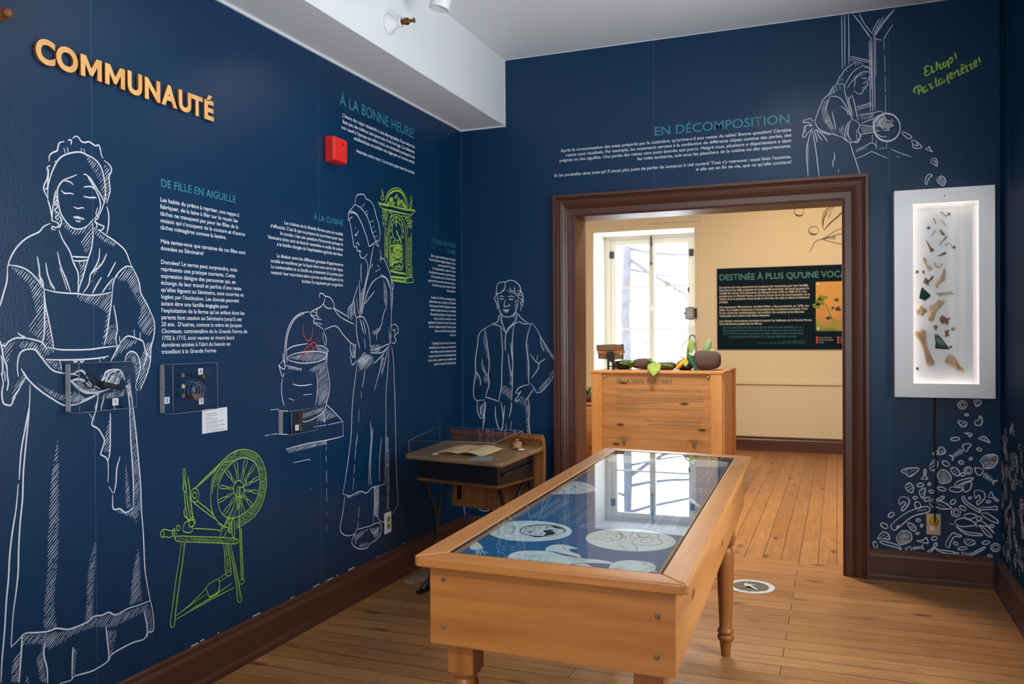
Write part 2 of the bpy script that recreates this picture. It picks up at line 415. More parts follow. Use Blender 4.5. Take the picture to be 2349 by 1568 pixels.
def hatch(mb, pl, poly, d, sp, w, h=0.0008, gap=0.12, rnd=None):
    rnd = rnd or R
    l = math.hypot(*d); d = (d[0] / l, d[1] / l); nrm = (-d[1], d[0])
    pr = [(p[0] * nrm[0] + p[1] * nrm[1]) for p in poly]; lo, hi = min(pr), max(pr); c = lo + sp * 0.4
    n = len(poly)
    while c < hi:
        xs = []
        for i in range(n):
            a, b = poly[i], poly[(i + 1) % n]; pa, pb = pr[i] - c, pr[(i + 1) % n] - c
            if (pa < 0) != (pb < 0):
                t = pa / (pa - pb); x, y = a[0] + (b[0] - a[0]) * t, a[1] + (b[1] - a[1]) * t
                xs.append(x * d[0] + y * d[1])
        xs.sort()
        for a, b in zip(xs[::2], xs[1::2]):
            ln = b - a
            if ln < w: continue
            a2 = a + ln * gap * rnd.random(); b2 = b - ln * gap * rnd.random()
            P = lambda t: (t * d[0] + c * nrm[0] , t * d[1] + c * nrm[1])
            if ln > 10 * w and rnd.random() < 0.3:
                m = a2 + (b2 - a2) * (0.3 + 0.5 * rnd.random())
                ribbon(mb, pl, [P(a2), P(m - w)], w * (0.7 + 0.5 * rnd.random()), h, True, 1); ribbon(mb, pl, [P(m + w), P(b2)], w * (0.7 + 0.5 * rnd.random()), h, True, 1)
            else:
                ribbon(mb, pl, [P(a2), P((a2 + b2) / 2), P(b2)], w * (0.7 + 0.5 * rnd.random()), h, True, 1)
        c += sp * (0.75 + 0.5 * rnd.random())
def blob(mb, pl, pts, h=0.0006, sm=3):
    pts = smooth2(list(pts) + [pts[0]], sm)[:-1] if sm > 1 else pts
    vs = [mb.bm.verts.new(pl.at(p, h)) for p in pts]
    f = mb.bm.faces.new(vs); f.material_index = mb.mi
    bmesh.ops.triangulate(mb.bm, faces=[f])
def ellipse(cx, cy, rx, ry, n=40, a0=0.0, a1=2 * math.pi):
    return [(cx + rx * math.cos(a0 + (a1 - a0) * k / n), cy + ry * math.sin(a0 + (a1 - a0) * k / n)) for k in range(n + 1)]
def text_mesh(name, body, pl, pos, size, mat, parent, align='LEFT', xs=1.0, bold=0.0, spacing=1.0, h=0.0009, rot=0.0, char=1.0, depth=0.0, width=None, kind=None, label=None, shear=0.0, res=3):
    cu = bpy.data.curves.new(name, 'FONT'); cu.body = body; cu.size = size; cu.align_x = align; cu.space_line = spacing
    cu.offset = bold * size; cu.space_character = char; cu.extrude = depth; cu.shear = shear; cu.resolution_u = res
    tmp = bpy.data.objects.new('tmp_text', cu); COL.objects.link(tmp)
    dg = bpy.context.evaluated_depsgraph_get(); me = bpy.data.meshes.new_from_object(tmp.evaluated_get(dg))
    bpy.data.objects.remove(tmp, do_unlink=True)
    if width is not None and len(me.vertices):
        ex = [v.co.x for v in me.vertices]; xs = width / (max(ex) - min(ex))
    c, s = math.cos(rot), math.sin(rot); off = rootloc(parent)
    for v in me.vertices:
        x, y = v.co.x * xs, v.co.y; v.co = pl.at((pos[0] + x * c - y * s, pos[1] + x * s + y * c), h + v.co.z + depth) - off
    me.name = name; me.materials.clear()
    for k in (mat if isinstance(mat, (list, tuple)) else [mat]): me.materials.append(MATS[k])
    o = link(bpy.data.objects.new(name, me))
    if parent is not None: o.parent = parent
    return tag(o, label=label, kind=kind)
def decode(s):
    out = []
    for part in s.split(';'):
        out.append([tuple(int(v) / 1000 for v in q.split(',')) for q in part.split()])
    return out

# ------------------------------------------------------------------ strokes of the wall graphics, in millimetres on their wall
# s: brush line (width mm), h: hatching (direction, spacing mm, width mm), b: filled area
GRAPHICS = {}
GRAPHICS['seamstress'] = [
    ('s', (5.0,), '-3046,1988 -3063,1981 -3069,1968 -3073,1953 -3089,1944 -3101,1931 -3102,1913;-3098,1901 -3110,1892 -3106,1878 -3111,1854 -3118,1842 -3123,1825 -3117,1811 -3107,1794;-3083,1917 -3073,1919;-3104,1890 -3109,1826 -3112,1826 -3119,1823;-3092,1726 -3101,1770 -3109,1792;-3108,1798 -3107,1832 -3100,1859 -3090,1887 -3073,1919 -3053,1940 -3022,1956 -2988,1966 -2963,1963 -2934,1956 -2913,1944 -2898,1922 -2889,1887 -2886,1856 -2888,1825 -2903,1786 -2918,1760;-3032,1994 -3022,1999 -3019,1994 -3021,1983;-3014,2004 -3005,2014 -2991,2013 -2982,2003 -2966,2002 -2952,2008 -2937,2004 -2924,2000 -2912,2005 -2905,1991 -2901,1973 -2894,1964;-3048,1967 -3042,1951;-3035,1972 -3031,1954;-2981,1981 -2982,1966;-2972,1980 -2967,1966;-2890,1957 -2875,1951 -2862,1941 -2860,1926 -2868,1912 -2870,1899 -2868,1878 -2866,1857 -2874,1834 -2881,1814;-2881,1802 -2873,1778 -2874,1741 -2882,1709;-2999,1890 -3023,1877 -3051,1862 -3070,1838 -3074,1809 -3068,1775 -3059,1750 -3039,1727 -3018,1713 -2991,1713 -2962,1726 -2937,1752;-2974,1896 -2960,1895 -2946,1877 -2925,1850 -2910,1822 -2907,1798 -2915,1776 -2933,1752;-2967,1898 -2946,1886 -2925,1862 -2903,1835 -2890,1813;-3069,1701 -3056,1672 -3030,1637 -3016,1600 -2999,1569 -2998,1536 -3000,1501;-2940,1742 -2938,1703 -2945,1654 -2964,1604 -2978,1561 -2993,1525 -2999,1501;-3021,1620 -2992,1621 -2958,1623;-3016,1607 -2988,1608 -2961,1614;-3013,1600 -3009,1594;-2992,1605 -2992,1596;-2974,1608 -2977,1591;-3100,1718 -3124,1705 -3141,1686 -3178,1666 -3206,1643 -3227,1616 -3242,1587 -3248,1565;-3247,1575 -3218,1574 -3188,1567 -3164,1552 -3142,1531 -3125,1509;-3248,1565 -3250,1527 -3260,1494 -3269,1464 -3275,1448;-2915,1718 -2882,1703 -2844,1686 -2805,1661 -2788,1631 -2778,1610;-2770,1604 -2798,1605 -2823,1590 -2845,1567 -2857,1541 -2861,1513;-2778,1610 -2758,1582 -2742,1551 -2734,1513 -2705,1472 -2684,1436;-2701,1462 -2680,1430 -2672,1397 -2677,1358 -2690,1318 -2695,1266 -2712,1221 -2734,1183 -2742,1168;-3125,1509 -3088,1502 -3041,1500 -3000,1500 -2951,1497 -2907,1502 -2861,1512;-3125,1509 -3121,1461 -3112,1422 -3102,1376 -3091,1319;-3125,1501 -3124,1438 -3125,1393 -3128,1353 -3135,1342;-2860,1512 -2868,1463 -2878,1408 -2887,1364 -2898,1328;-2856,1467 -2847,1427 -2841,1383 -2848,1352 -2842,1327;-3113,1326 -3070,1318 -3009,1316 -2953,1317 -2901,1322 -2842,1327;-3120,1288 -3071,1285 -3010,1284 -2953,1285 -2909,1288 -2879,1293;-3274,1338 -3259,1332 -3245,1346 -3221,1356 -3190,1356 -3209,1365 -3216,1373;-3190,1356 -3166,1351 -3135,1342 -3116,1319;-3216,1238 -3219,1271 -3211,1307 -3191,1320 -3160,1320 -3145,1305 -3126,1282 -3097,1253 -3064,1243 -3017,1236 -2996,1229;-3274,1348 -3268,1322 -3263,1294 -3254,1273 -3252,1245;-3271,1305 -3266,1273 -3269,1241;-3148,1609 -3142,1579 -3139,1545 -3133,1514;-3118,1592 -3112,1558 -3101,1530 -3085,1507;-3075,1630 -3064,1585 -3044,1545 -3029,1504;-2912,1657 -2916,1620 -2935,1585 -2950,1566 -2957,1533 -2979,1505;-2883,1642 -2905,1603 -2946,1570;-2845,1617 -2868,1581 -2880,1562;-2857,1560 -2884,1531 -2903,1508;-2906,1560 -2928,1528 -2943,1503;-3142,1551 -3130,1534 -3127,1512;-3107,1541 -3088,1514;-3067,1579 -3041,1511;-2832,1361 -2829,1339 -2809,1355 -2789,1361 -2752,1351 -2728,1342 -2720,1319 -2712,1293 -2720,1267 -2729,1241;-2768,1384 -2765,1357;-2740,1374 -2740,1342;-2826,1339 -2848,1308 -2870,1275;-2720,1312 -2693,1279;-2690,1331 -2720,1267;-2810,1270 -2802,1295 -2781,1307 -2757,1297 -2745,1274 -2741,1242 -2754,1210 -2763,1178 -2750,1168;-3058,1242 -3024,1238 -3003,1246 -2986,1248 -2974,1236 -2968,1221;-3031,1215 -3003,1222 -2975,1215;-2906,1205 -2895,1235 -2880,1244 -2849,1246 -2830,1242 -2818,1226 -2811,1207;-2880,1241 -2888,1210 -2899,1193;-2849,1240 -2873,1210;-2830,1236 -2850,1202;-3207,1263 -3186,1231 -3155,1202 -3137,1189;-3020,1282 -3013,1277 -3003,1280;-2996,1283 -2989,1276 -2978,1281;-2917,1285 -2915,1273;-2894,1289 -2902,1282;-3071,1283 -3064,1254'),
    ('s', (4.4,), '-3047,1861 -3027,1862 -3013,1854;-2974,1853 -2946,1860 -2928,1853;-3059,1826 -3044,1822 -3024,1825 -3012,1823;-3058,1830 -3054,1823;-3050,1818 -3044,1822;-3041,1819 -3038,1823;-2975,1823 -2954,1822 -2932,1826 -2923,1825;-2947,1821 -2944,1818;-2936,1824 -2931,1821;-3014,1783 -3004,1780 -2993,1780 -2983,1784 -2972,1784;-3015,1749 -3001,1752 -2987,1750 -2973,1748 -2990,1747 -3015,1748;-3006,1740 -2997,1737 -2987,1739;-3084,1813 -3073,1798 -3085,1784 -3072,1775 -3085,1761 -3069,1752 -3082,1739 -3071,1733;-3092,1726 -3079,1725 -3069,1717 -3079,1707 -3092,1709 -3095,1700 -3082,1700;-3088,1784 -3092,1760 -3095,1726;-3069,1746 -3059,1736 -3062,1718 -3069,1706;-2918,1794 -2926,1771 -2915,1761 -2930,1747 -2911,1737 -2893,1733 -2904,1719 -2919,1720;-2933,1746 -2922,1735 -2926,1723;-3078,1826 -3084,1807 -3088,1784'),
    ('s', (5.0,), '-3272,1252 -3265,1222 -3270,1193 -3266,1163 -3253,1155 -3240,1155 -3230,1178 -3217,1196 -3204,1219 -3190,1237;-3254,1252 -3249,1222 -3254,1198;-3262,1258 -3258,1228;-3198,1252 -3177,1221 -3142,1191 -3100,1163 -3057,1139 -3012,1138 -2965,1150 -2934,1161;-3026,1216 -2995,1218 -2972,1207 -2948,1189;-3030,1219 -3007,1199 -2980,1181 -2941,1168;-2941,1170 -2900,1176 -2867,1182 -2833,1175;-2899,1226 -2912,1203 -2891,1192;-2866,1228 -2883,1202;-2841,1220 -2858,1187;-3177,1211 -3179,1156 -3185,1095 -3194,1023 -3203,938 -3206,866 -3215,794 -3221,711 -3223,650 -3230,592 -3241,523 -3249,429;-3181,1144 -3195,1078 -3209,1012 -3217,925;-3220,913 -3228,839 -3240,776 -3250,706 -3255,635 -3263,565 -3269,484 -3279,392 -3282,333;-2789,1197 -2776,1111 -2764,1025 -2754,932 -2744,824 -2742,745 -2734,650 -2729,534 -2720,474 -2705,405;-3249,426 -3226,439 -3202,452 -3165,442 -3123,432 -3091,431 -3050,414 -3005,412 -2973,415 -2949,424 -2917,418 -2888,419 -2859,401 -2807,407 -2762,404 -2707,404;-2705,405 -2693,358 -2691,292 -2718,294 -2736,275 -2782,280 -2843,277 -2881,270 -2894,254 -2951,245 -2991,249 -3029,254 -3041,246 -3082,252;-3212,452 -3216,393 -3224,309;-3134,401 -3139,365 -3128,317 -3126,269;-3032,350 -3035,308 -3037,251;-2901,379 -2897,333 -2890,276 -2894,254;-2735,378 -2722,324 -2720,276;-2925,1160 -2929,1124 -2942,1091 -2950,1065 -2926,1050 -2910,1028 -2900,1006 -2910,977 -2915,961 -2894,948 -2885,923 -2887,863;-2883,847 -2867,823;-2867,817 -2866,768 -2837,763 -2812,744 -2778,755;-2874,1099 -2875,1037 -2877,969 -2886,936;-2835,943 -2849,904 -2853,856 -2862,820;-2790,1077 -2787,993 -2783,936 -2777,843 -2778,755;-2900,1155 -2913,1116;-2798,1169 -2790,1112 -2790,1077;-2961,1103 -2946,1085'),
    ('h', ((0.617, 0.787), 8.0, 2.6), '-2960,1959 -2916,1943 -2891,1911 -2880,1870 -2880,1827 -2895,1824 -2913,1883 -2946,1925 -2963,1949'),
    ('h', ((0.622, 0.783), 8.0, 2.6), '-2890,1948 -2864,1934 -2872,1890 -2869,1853 -2880,1820 -2887,1869 -2891,1917'),
    ('h', ((0.628, 0.778), 8.0, 2.6), '-3056,1728 -3018,1712 -2991,1709 -2937,1746 -2940,1697 -2949,1660 -2967,1634 -2981,1651 -2991,1673 -2970,1700 -3019,1688 -3046,1708'),
    ('h', ((0.64, 0.768), 8.0, 2.6), '-2937,1733 -2904,1707 -2844,1683 -2852,1669 -2890,1678 -2930,1698'),
    ('h', ((0.61, 0.792), 8.0, 2.6), '-3071,1827 -3065,1764 -3056,1731 -3066,1712 -3085,1738 -3085,1796'),
    ('h', ((0.628, 0.778), 8.0, 2.6), '-3242,1571 -3188,1564 -3142,1528 -3125,1506 -3125,1404 -3132,1348 -3178,1370 -3184,1392 -3153,1432 -3165,1471 -3177,1520 -3219,1551'),
    ('h', ((0.678, 0.735), 8.0, 2.6), '-2845,1564 -2798,1602 -2770,1601 -2742,1551 -2730,1507 -2684,1436 -2675,1391 -2702,1358 -2736,1371 -2752,1409 -2735,1461 -2767,1505 -2799,1548 -2838,1552'),
    ('h', ((0.665, 0.747), 8.0, 2.6), '-3007,1495 -2861,1510 -2878,1408 -2886,1371 -2909,1328 -2897,1383 -2885,1438 -2936,1461 -2993,1477'),
    ('h', ((0.678, 0.735), 8.0, 2.6), '-2878,1395 -2843,1408 -2844,1333 -2894,1328'),
    ('h', ((0.651, 0.759), 8.0, 2.6), '-3135,1348 -3116,1342 -3090,1313 -3123,1296 -3145,1319'),
    ('h', ((0.645, 0.764), 8.0, 2.6), '-3124,1472 -3115,1421 -3093,1324 -3115,1336 -3125,1382'),
    ('h', ((0.651, 0.759), 8.0, 2.6), '-3203,1348 -3154,1342 -3123,1291 -3071,1278 -3064,1249 -3091,1255 -3142,1302 -3179,1326 -3215,1321'),
    ('h', ((0.69, 0.724), 8.0, 2.6), '-2801,1358 -2752,1345 -2769,1332 -2801,1314 -2841,1296 -2864,1278 -2848,1321'),
    ('h', ((0.706, 0.708), 8.0, 2.6), '-2745,1274 -2711,1332 -2681,1351 -2690,1305 -2704,1253 -2738,1177 -2759,1172 -2746,1223'),
    ('h', ((0.7, 0.715), 8.0, 2.6), '-2801,1301 -2777,1307 -2745,1274 -2744,1235 -2762,1217 -2770,1249 -2786,1282 -2810,1276'),
    ('h', ((0.626, 0.78), 8.0, 2.6), '-3148,1561 -3126,1529 -3125,1512 -3139,1514'),
    ('h', ((0.632, 0.775), 8.0, 2.6), '-3110,1547 -3085,1508 -3104,1513'),
    ('h', ((0.637, 0.771), 8.0, 2.6), '-3061,1579 -3031,1511 -3048,1534'),
    ('h', ((0.648, 0.762), 8.0, 2.6), '-2935,1582 -2905,1615 -2950,1533'),
    ('h', ((0.66, 0.752), 8.0, 2.6), '-2876,1543 -2845,1564 -2877,1513'),
    ('h', ((0.641, 0.767), 8.0, 2.6), '-2992,1596 -2964,1598 -2993,1537'),
    ('h', ((0.634, 0.774), 8.0, 2.6), '-3274,1343 -3239,1343 -3221,1351 -3251,1283 -3263,1289'),
    ('h', ((0.726, 0.688), 8.0, 2.6), '-3080,1034 -3091,997 -3110,899 -3115,824 -3123,718 -3124,624 -3140,510 -3140,441 -3091,431 -3097,522 -3088,615 -3078,740 -3078,868 -3077,944'),
    ('h', ((0.764, 0.645), 8.0, 2.6), '-2942,673 -2963,628 -2976,552 -2980,480 -2985,416 -2953,419 -2948,511 -2939,609 -2935,655'),
    ('h', ((0.788, 0.615), 8.0, 2.6), '-2760,610 -2783,534 -2797,468 -2802,413 -2744,417 -2747,525 -2751,583'),
    ('h', ((0.776, 0.631), 8.0, 2.6), '-3212,452 -3123,429 -3050,411 -2949,418 -2888,412 -2807,400 -2707,398 -2721,374 -2807,366 -2876,360 -2966,390 -3035,387 -3116,370 -3165,406 -3213,416 -3246,385 -3253,322 -3224,311 -3216,405'),
    ('h', ((0.744, 0.669), 8.0, 2.6), '-2785,1147 -2764,1025 -2747,881 -2744,745 -2768,700 -2803,750 -2778,759 -2779,886 -2786,1028'),
    ('h', ((0.715, 0.699), 8.0, 2.6), '-2880,1079 -2875,1037 -2879,970 -2902,959 -2906,1000 -2893,1039'),
    ('h', ((0.747, 0.665), 8.0, 2.6), '-2810,919 -2797,847 -2789,761 -2811,758 -2815,850'),
    ('h', ((0.814, 0.581), 8.0, 2.6), '-2731,377 -2698,374 -2694,293 -2718,294'),
    ('h', ((0.802, 0.598), 8.0, 2.6), '-2901,362 -2851,345 -2877,271 -2890,269'),
    ('h', ((0.789, 0.615), 8.0, 2.6), '-3032,353 -3017,335 -3026,259 -3035,263'),
    ('h', ((0.772, 0.635), 8.0, 2.6), '-3134,401 -3166,356 -3153,283 -3128,273 -3138,352'),
    ('h', ((0.651, 0.759), 8.0, 2.6), '-3237,1158 -3190,1231 -3197,1249 -3223,1220 -3243,1179'),
    ('h', ((0.675, 0.738), 8.0, 2.6), '-3163,1223 -3100,1169 -3049,1143 -2965,1153 -3011,1183 -3056,1173 -3114,1195'),
    ('h', ((0.756, 0.655), 8.0, 2.6), '-2863,768 -2803,743 -2758,741 -2776,716 -2846,751'),
    ('h', ((0.695, 0.719), 8.0, 2.6), '-2916,1230 -2866,1228 -2832,1178 -2883,1178'),
    ('h', ((0.708, 0.706), 8.0, 2.6), '-2788,1225 -2776,1140 -2798,1148 -2811,1177'),
    ('h', ((0.77, 0.638), 8.0, 2.6), '-3200,326 -3187,308 -3194,294 -3204,298'),
    ('s', (4.6,), '-3031,1215 -3011,1195 -2988,1179 -2967,1171 -2937,1171 -2918,1164;-3031,1215 -3017,1218 -2993,1216 -2983,1211;-3011,1244 -3005,1247 -2993,1247 -2983,1243 -2974,1233 -2967,1221 -2961,1216;-2968,1217 -2958,1207 -2946,1197 -2930,1191 -2915,1182;-2905,1205 -2902,1217 -2889,1237 -2873,1243 -2869,1241;-2893,1199 -2888,1217 -2873,1234 -2848,1242 -2831,1244;-2828,1241 -2825,1224 -2822,1215;-2877,1201 -2867,1216 -2854,1223;-2855,1191 -2845,1207 -2835,1214;-2842,1196 -2832,1201;-2937,1167 -2925,1160 -2928,1139 -2934,1124 -2934,1109;-2900,1150 -2909,1128 -2913,1111;-2857,1131 -2857,1108;-2973,1153 -2949,1159 -2937,1164;-2991,1149 -2967,1152 -2958,1157'),
    ('h', ((0.74, 0.673), 6.0, 2.8), '-2890,1199 -2874,1226 -2848,1238 -2828,1239 -2825,1216 -2842,1191 -2855,1170 -2880,1180'),
    ('h', ((0.732, 0.681), 6.0, 2.8), '-2979,1204 -2946,1197 -2918,1174 -2900,1171 -2931,1164 -2967,1173 -3003,1195'),
    ('h', ((0.724, 0.69), 6.0, 2.8), '-3014,1213 -2988,1213 -2982,1199 -3003,1197'),
    ('h', ((0.745, 0.667), 6.0, 2.8), '-2893,1168 -2855,1170 -2809,1176 -2816,1152 -2874,1146 -2919,1151'),
    ('h', ((0.729, 0.685), 6.0, 2.8), '-3035,1160 -3014,1178 -2973,1155 -2988,1144 -3026,1142'),
    ('h', ((0.751, 0.661), 6.0, 2.8), '-2809,1189 -2788,1190 -2782,1150 -2796,1145'),
    ('h', ((0.735, 0.678), 6.0, 2.8), '-2899,1217 -2889,1227 -2893,1199'),
]
GRAPHICS['wheel'] = [
    ('s', (3.4,), '-2390,733 -2379,792 -2347,837 -2289,871 -2230,886 -2169,881 -2106,855 -2065,810 -2044,750 -2048,690 -2077,629 -2128,591 -2190,572 -2242,565;-2390,733 -2388,688 -2377,653 -2349,614 -2317,590 -2268,571;-2381,731 -2373,780 -2339,830 -2285,862;-2350,714 -2344,764 -2315,804 -2264,839 -2222,850 -2178,848 -2125,825 -2098,788 -2086,738 -2094,692 -2118,654 -2163,628 -2216,612 -2276,613 -2317,635 -2341,668 -2350,714;-2579,591 -2569,607 -2467,582 -2350,553 -2239,521 -2243,502 -2350,530 -2467,560 -2576,588;-2489,619 -2413,600 -2346,582;-2586,643 -2569,607;-2586,643 -2583,605 -2572,587;-2586,635 -2603,635 -2631,646 -2646,646 -2653,634 -2648,621 -2631,619 -2611,612 -2591,612;-2641,644 -2636,632 -2639,621;-2589,638 -2596,624 -2588,609;-2551,580 -2559,526 -2574,467 -2589,393 -2604,319 -2609,290 -2604,275 -2590,276 -2583,312 -2571,377 -2556,447 -2541,511 -2529,575;-2318,520 -2311,453 -2307,401 -2299,385 -2283,381 -2274,392 -2286,475 -2293,514;-2289,513 -2269,443 -2253,375 -2241,309 -2238,273 -2229,256 -2214,254 -2212,271 -2224,315 -2236,371 -2253,433 -2275,507;-2586,308 -2522,325 -2462,348 -2416,370;-2583,296 -2507,305 -2432,311 -2353,319 -2254,324;-2529,322 -2416,345;-2507,310 -2409,321 -2271,346;-2417,376 -2352,385 -2343,355 -2357,334 -2401,330 -2412,352 -2417,376;-2352,385 -2307,396;-2348,370 -2295,381;-2401,327 -2353,327 -2341,349;-2224,657 -2221,575 -2218,488 -2214,400 -2212,344;-2210,561 -2205,456 -2198,340;-2228,343 -2202,344 -2193,333 -2211,326 -2230,334;-2232,722 -2249,673 -2275,632 -2317,590 -2336,555 -2322,546 -2293,568 -2259,612 -2233,659;-2263,619 -2267,585 -2264,539 -2251,533 -2252,582 -2257,617;-2280,611 -2285,560 -2268,554;-2350,603 -2335,605 -2325,592 -2342,576 -2350,583;-2538,849 -2531,855 -2526,842 -2529,811 -2523,799 -2522,767 -2534,772 -2539,786 -2536,812 -2538,849;-2515,825 -2508,797 -2503,764 -2502,742;-2532,769 -2528,726 -2521,682 -2514,648;-2502,758 -2495,709 -2488,664 -2484,653;-2522,767 -2513,712 -2503,662;-2525,672 -2510,658 -2495,661 -2484,664;-2543,623 -2532,647 -2510,653 -2481,652 -2477,635 -2492,628 -2507,628;-2543,623 -2522,610 -2496,607 -2489,622;-2528,707 -2535,695 -2530,673 -2517,665;-2483,768 -2410,808 -2347,840 -2297,866;-2468,774 -2402,804 -2330,846;-2487,721 -2427,674 -2357,624;-2469,723 -2404,675 -2369,640;-2188,758 -2175,753 -2179,742 -2197,727;-2236,728 -2215,725 -2220,650 -2233,653 -2236,728'),
    ('s', (3.2,), '-2555,635 -2556,632 -2558,629 -2560,628 -2563,627 -2566,628 -2569,630 -2572,632 -2573,636 -2574,639 -2573,642 -2572,645 -2569,646 -2566,647 -2563,646 -2560,644 -2557,641 -2556,638 -2555,635;-2453,740 -2455,731 -2459,724 -2465,719 -2472,717 -2480,719 -2487,723 -2493,730 -2497,739 -2498,748 -2497,757 -2493,765 -2487,770 -2479,772 -2472,770 -2464,766 -2458,759 -2455,750 -2453,740;-2467,743 -2467,739 -2469,736 -2472,733 -2476,733 -2479,733 -2483,735 -2485,739 -2487,742 -2488,747 -2487,750 -2485,754 -2482,756 -2479,757 -2475,756 -2472,754 -2469,751 -2467,747 -2467,743;-2190,720 -2192,709 -2198,700 -2207,694 -2218,692 -2229,694 -2240,700 -2248,709 -2254,720 -2256,732 -2253,743 -2248,752 -2239,758 -2228,760 -2217,758 -2206,752 -2198,743 -2192,732 -2190,720;-2185,705 -2186,698 -2190,692 -2195,688 -2201,686 -2208,687 -2214,691 -2219,697 -2222,704 -2223,712 -2222,719 -2219,725 -2214,729 -2207,731 -2201,729 -2194,726 -2189,720 -2186,713 -2185,705;-2481,636 -2482,631 -2484,628 -2488,626 -2493,625 -2498,626 -2503,629 -2507,633 -2510,637 -2510,642 -2509,647 -2507,650 -2503,653 -2498,653 -2493,652 -2488,650 -2484,646 -2482,641 -2481,636'),
    ('s', (2.8,), '-2230,757 -2237,785 -2237,797 -2242,807 -2249,828 -2249,846;-2221,757 -2225,784 -2230,796 -2229,806 -2230,827 -2237,845;-2238,797 -2228,796;-2211,758 -2202,786 -2195,798 -2195,809 -2190,830 -2180,848;-2202,756 -2190,782 -2188,796 -2181,804 -2171,825 -2168,845;-2197,798 -2187,795;-2195,750 -2174,771 -2162,778 -2157,787 -2141,804 -2123,817;-2187,745 -2164,765 -2156,775 -2144,781 -2125,795 -2112,811;-2163,779 -2154,774;-2186,734 -2158,742 -2144,743 -2135,748 -2114,755 -2092,758;-2181,728 -2152,734 -2140,739 -2128,739 -2104,743 -2086,750;-2145,745 -2139,738;-2185,716 -2158,710 -2146,705 -2136,705 -2114,701 -2096,693;-2186,711 -2160,702 -2147,701 -2138,696 -2117,688 -2098,685;-2146,706 -2148,700;-2193,699 -2173,680 -2167,671 -2157,665 -2141,650 -2131,636;-2200,697 -2183,677 -2172,669 -2169,661 -2157,645 -2141,633;-2165,671 -2174,669;-2208,691 -2201,666 -2201,655 -2195,646 -2188,626 -2188,610;-2216,692 -2213,667 -2208,656 -2209,647 -2207,628 -2200,611;-2199,655 -2209,656;-2243,695 -2263,675 -2275,668 -2280,659 -2295,643 -2312,632;-2250,700 -2273,681 -2281,671 -2292,666 -2310,653 -2322,638;-2274,667 -2282,672;-2254,712 -2282,704 -2296,703 -2305,699 -2325,693 -2346,691;-2258,717 -2288,712 -2299,708 -2311,708 -2334,705 -2351,699;-2295,702 -2300,709;-2254,729 -2281,735 -2293,740 -2303,740 -2323,744 -2340,751;-2253,734 -2279,743 -2292,744 -2301,749 -2321,756 -2339,758;-2293,739 -2292,745;-2245,747 -2264,767 -2269,776 -2279,783 -2294,797 -2303,811;-2238,749 -2254,770 -2264,778 -2268,786 -2279,802 -2293,814;-2271,776 -2263,778'),
    ('h', ((0.922, -0.387), 6.5, 2.4), '-2230,886 -2169,881 -2106,855 -2065,810 -2044,750 -2086,738 -2098,788 -2125,825 -2178,848 -2222,850'),
    ('h', ((0.908, -0.42), 6.5, 2.4), '-2044,750 -2048,690 -2077,629 -2128,591 -2190,572 -2216,612 -2163,628 -2118,654 -2094,692 -2086,738'),
    ('h', ((0.884, -0.468), 6.5, 2.4), '-2569,605 -2239,520 -2245,504 -2572,588'),
    ('h', ((0.896, -0.443), 6.5, 2.4), '-2190,572 -2242,565 -2250,593 -2216,609'),
    ('h', ((0.998, -0.068), 6.5, 2.2), '-2380,753 -2367,790 -2339,830 -2289,868 -2230,886 -2222,850 -2264,839 -2315,804 -2344,764'),
    ('h', ((0.983, -0.182), 6.5, 2.2), '-2540,575 -2530,572 -2541,511 -2571,377 -2583,312 -2590,315 -2578,379 -2548,513'),
    ('h', ((0.986, -0.166), 6.5, 2.2), '-2314,516 -2294,511 -2278,394 -2303,395'),
    ('h', ((0.982, -0.187), 6.5, 2.2), '-2277,504 -2253,433 -2224,315 -2213,266 -2229,271 -2237,319 -2265,436'),
    ('h', ((0.995, -0.105), 6.5, 2.2), '-2502,753 -2489,665 -2499,664 -2511,744'),
    ('h', ((0.987, -0.163), 6.5, 2.2), '-2221,564 -2206,560 -2200,344 -2211,347'),
    ('h', ((0.992, -0.122), 6.5, 2.2), '-2300,626 -2250,662 -2267,619 -2318,562'),
    ('h', ((0.997, -0.077), 6.5, 2.2), '-2538,791 -2528,842 -2525,778'),
    ('h', ((0.995, -0.104), 6.5, 2.2), '-2236,711 -2215,707 -2220,650 -2233,656'),
    ('h', ((0.978, -0.209), 6.5, 2.2), '-2579,301 -2507,309 -2409,318 -2271,337 -2353,327 -2432,317'),
    ('h', ((0.991, -0.132), 6.5, 2.2), '-2284,600 -2266,602 -2268,557 -2283,560'),
]
